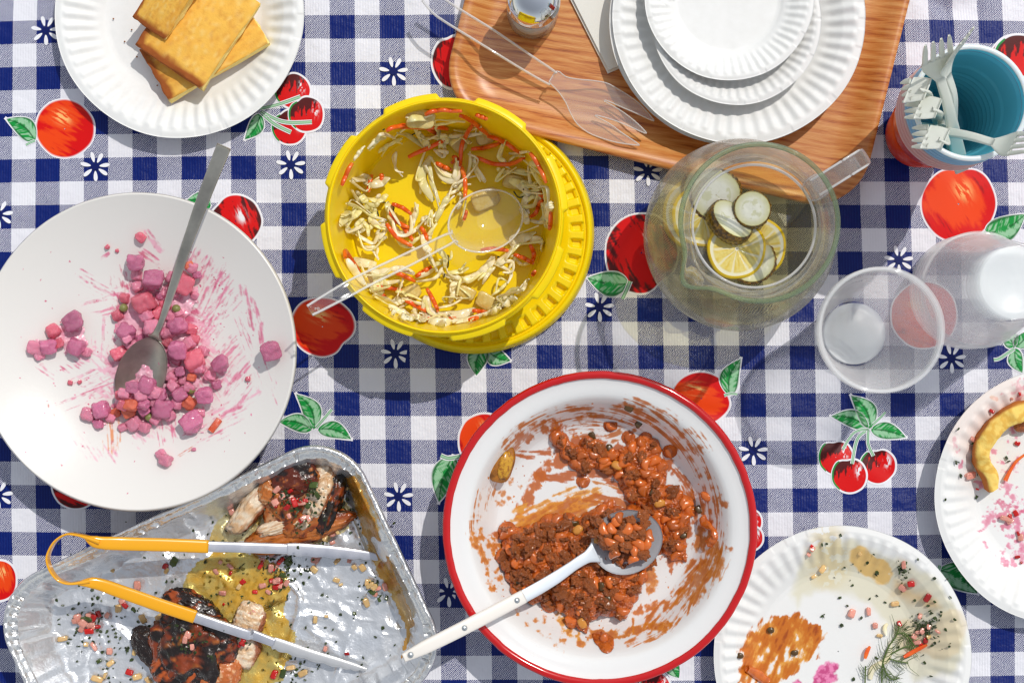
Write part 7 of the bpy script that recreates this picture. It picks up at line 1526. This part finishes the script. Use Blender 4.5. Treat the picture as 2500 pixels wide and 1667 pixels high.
for k_, q, s in [('r', (1580, 890), 22), ('p', (1520, 920), 20), ('r', (1690, 985), 24), ('p', (1175, 1090), 24), ('p', (1290, 1080), 18), ('p', (1335, 1175), 18), ('c', (1365, 1243), 13), ('c', (975, 790), 18), ('c', (915, 840), 13), ('c', (1230, 685), 10), ('p', (905, 650), 15), ('r', (900, 632), 9), ('p', (880, 690), 12), ('p', (1530, 760), 16), ('c', (1470, 1025), 18), ('p', (1640, 1110), 16), ('r', (1680, 1275), 16), ('p', (1620, 1290), 18), ('r', (1650, 1310), 15), ('p', (1600, 1250), 16), ('p', (1660, 1210), 16), ('p', (1700, 1180), 14), ('p', (1760, 1215), 12), ('r', (1500, 1160), 14), ('c', (1700, 1250), 14), ('p', (1630, 1220), 14), ('g', (1345, 1395), 8)]:
    dice(*zl(*q), k_, s, 'on the used paper plate at the lower right', zlr, .001)
for q, n, sp in [((1680, 1200), 60, 18), ((1520, 780), 18, 8), ((1510, 810), 8, 6), ((1530, 860), 6, 6), ((1640, 1140), 14, 12), ((1740, 1130), 10, 8), ((1400, 880), 10, 50), ((1200, 850), 10, 60), ((980, 1110), 3, 4), ((1110, 1178), 2, 3), ((1350, 825), 3, 4), ((980, 620), 2, 4), ((1700, 950), 8, 30), ((1800, 1180), 8, 30), ((1600, 1400), 8, 50)]: herbs(*zl(*q), n, sp, 'plate', zlr, .001)
for k_, q, s in [('r', (357, 262), 15), ('p', (240, 435), 16), ('p', (228, 660), 26), ('p', (205, 655), 14), ('r', (515, 460), 14), ('r', (505, 890), 13), ('p', (445, 925), 26), ('p', (470, 940), 18), ('r', (520, 1015), 13), ('p', (535, 1040), 16), ('r', (516, 1160), 12), ('r', (540, 1195), 9), ('r', (530, 155), 9), ('p', (480, 185), 9), ('r', (268, 742), 8), ('r', (470, 908), 12), ('c', (428, 915), 9)]:
    dice(*zm(*q), k_, s, 'on the paper plate with the bread crust', zrp, .001)
for q, n, sp in [((140, 576), 4, 2.5), ((170, 660), 4, 3), ((265, 793), 2, 2), ((70, 795), 1, 2), ((460, 555), 2, 3), ((150, 372), 1, 2), ((260, 655), 3, 4), ((240, 450), 3, 3)]: herbs(*zm(*q), n, sp, 'plate', zrp, .001)
# herb flakes as two masses nobody would count
m_herb = M('herb_flakes', lin(66, 86, 28, .78), .4, var=(500, lin(36, 46, 16, .7), .4, .6))
V, F = join(*HERBS['pan']); ob('herb_flakes', V, F, m_herb, smooth=False, label='chopped green herb flakes sprinkled through the foil pan', cat='herbs', kind='stuff')
V, F = join(*HERBS['plate']); ob('herb_flakes', V, F, m_herb, smooth=False, label='chopped green herb flakes on the used paper plates', cat='herbs', kind='stuff')
# dill and strands on the lower right plate
m_dill2 = M('fresh_dill', lin(84, 108, 40, .85), .45)
def dill():
    t = thing('dill_frond', 'feathery green dill frond on the lower right paper plate', 'dill', zlr(*zl(1480, 1280)))
    stems = [[(1380, 1568), (1385, 1440), (1420, 1330), (1480, 1240), (1500, 1170)], [(1440, 1370), (1540, 1320), (1600, 1330)], [(1430, 1400), (1500, 1420), (1560, 1430)], [(1390, 1440), (1410, 1500), (1450, 1540), (1500, 1530)], [(1490, 1230), (1540, 1230), (1610, 1320)], [(1265, 1568), (1268, 1450)]]
    for s_ in stems:
        P = crom([zlr(*zl(*q), .003) for q in s_], 7); V, F = sweep(P, .0007, .0007, 6); parts = [(V, F)]
        for i in range(2, len(P) - 1):
            for sg in (-1, 1):
                if RNG.uniform() < .45: continue
                d = P[i] - P[i - 1]; d /= np.linalg.norm(d) + 1e-9; side = np.cross(d, [0, 0, 1]) * sg; L = RNG.uniform(.005, .011); q = P[i]
                parts.append(sweep(np.array([q, q + (d * .5 + side * .8) * L * .5 + [0, 0, .001], q + (d * 1.1 + side * .9) * L]), [.0003, .00026, .00015], .00022, 5))
        V, F = join(*parts); ob('dill_stem', V, F, m_dill2, t)
dill()
for i, (pts, w, mt, nme, lab, ct) in enumerate([([(1300, 1540), (1320, 1470), (1420, 1400), (1440, 1280)], .0030, m_cab, 'cabbage_shred', 'pale cabbage strand under the dill on the lower right plate', 'cabbage shred'), ([(1410, 1240), (1400, 1190), (1420, 1160)], .0020, m_cab, 'cabbage_shred', 'short pale cabbage strand above the dill on the lower right plate', 'cabbage shred'), ([(1530, 1390), (1600, 1350), (1690, 1305)], .0022, m_car, 'carrot_stick', 'orange carrot stick beside the dill on the lower right plate', 'carrot stick'), ([(1265, 1400), (1280, 1350), (1300, 1315)], .0020, m_car, 'carrot_stick', 'short orange carrot stick left of the dill on the lower right plate', 'carrot stick')]):
    V, F = sweep(crom([zlr(*zl(*q), .002 + .001 * i) for q in pts], 8), [w * .6, w, w * .9, w * .5], .0010, 8); obc(nme, V, F, mt, label=lab, cat=ct)
P = crom([zlr(*zl(*q), .003) for q in [(460, 1470), (520, 1500), (600, 1560)]], 8); V, F = sweep(P, [.003, .0048, .004], .003, 9); obc('sausage_strip', V, F, m_bean, label='brown meat strip in the bean smear on the lower right plate', cat='meat strip')
for q in [(410, 1380), (785, 1360), (620, 1205)]: V, F = blob((.0032, .0026, .0012), 2, .2, 1.5, int(q[0]), 3); obc('pepper_piece', V + np.array(zlr(*zl(*q), .002)), F, m_pepper, label='small brown green pepper piece in the bean smear on the plate', cat='pepper piece', group='pepper pieces in the plate smear')
V, F = sweep(crom([zrp(*zm(*q), .004) for q in [(440, 690), (470, 630), (510, 570), (560, 530)]], 8), [.0022, .0016, .0014, .0012], .0012, 8); obc('carrot_strip', V, F, m_car, label='thin curved carrot strip on the paper plate by the bread crust', cat='carrot strip')
def crust():
    pts = [(362, 742), (340, 660), (300, 580), (290, 500), (330, 420), (400, 340), (470, 290), (556, 262), (640, 250)]
    P = crom([zrp(*zm(*q), .011) for q in pts], 10); n = len(P)
    nsec = 40; V, F = sweep(P, [.0045, .0070, .0062, .0088, .0080, .0098, .0085], .0095, nsec, 3.4); V = np.array(V)
    k = np.tile(np.arange(nsec), n); th = k / nsec * 2 * PI; s = np.repeat(np.linspace(0, 1, n), nsec)
    V += (np.stack([fbm(V[:, 0] * 90, V[:, 1] * 90, V[:, 2] * 90, 3, i) for i in range(3)], 1) - .5) * .006
    cr = np.maximum(sstep(.55, .95, -np.cos(th)), sstep(.75, 1, np.sin(th)) * 0)
    c = mixc(np.tile(np.array(lin(250, 214, 112, .95)), (len(V), 1)), lin(236, 186, 80, .93), sstep(.45, .65, fbm(V[:, 0] * 260, V[:, 1] * 260, V[:, 2] * 260, 3, 4))); c = mixc(c, lin(192, 108, 32, .9), cr)
    obc('bread_crust', V, F, m_toast, col=c, label='curved leftover bread crust on the paper plate at the right edge', cat='bread crust')
crust()
V, F = blob((.008, .007, .005), 3, .3, 2, 5); obc('meat_crumb', V + np.array(zrp(*zm(545, 345), .006)), F, m_meat, label='brown meat crumb beside the bread crust at the right edge', cat='meat crumb')
for q in z1(775, 130), z1(852, 285), z1(935, 390), z1(1075, 585), z1(900, 205):
    p = W(*q, .003); V, F = blob((.0009, .0008, .0006), 1, .2, 1, 3); obc('toast_crumb', V + np.array(p), F, m_toast, col=np.tile([*lin(150, 90, 40), 0], (len(V), 1)), label='tiny brown toast crumb on the upper left paper plate', cat='crumb', group='toast crumbs')
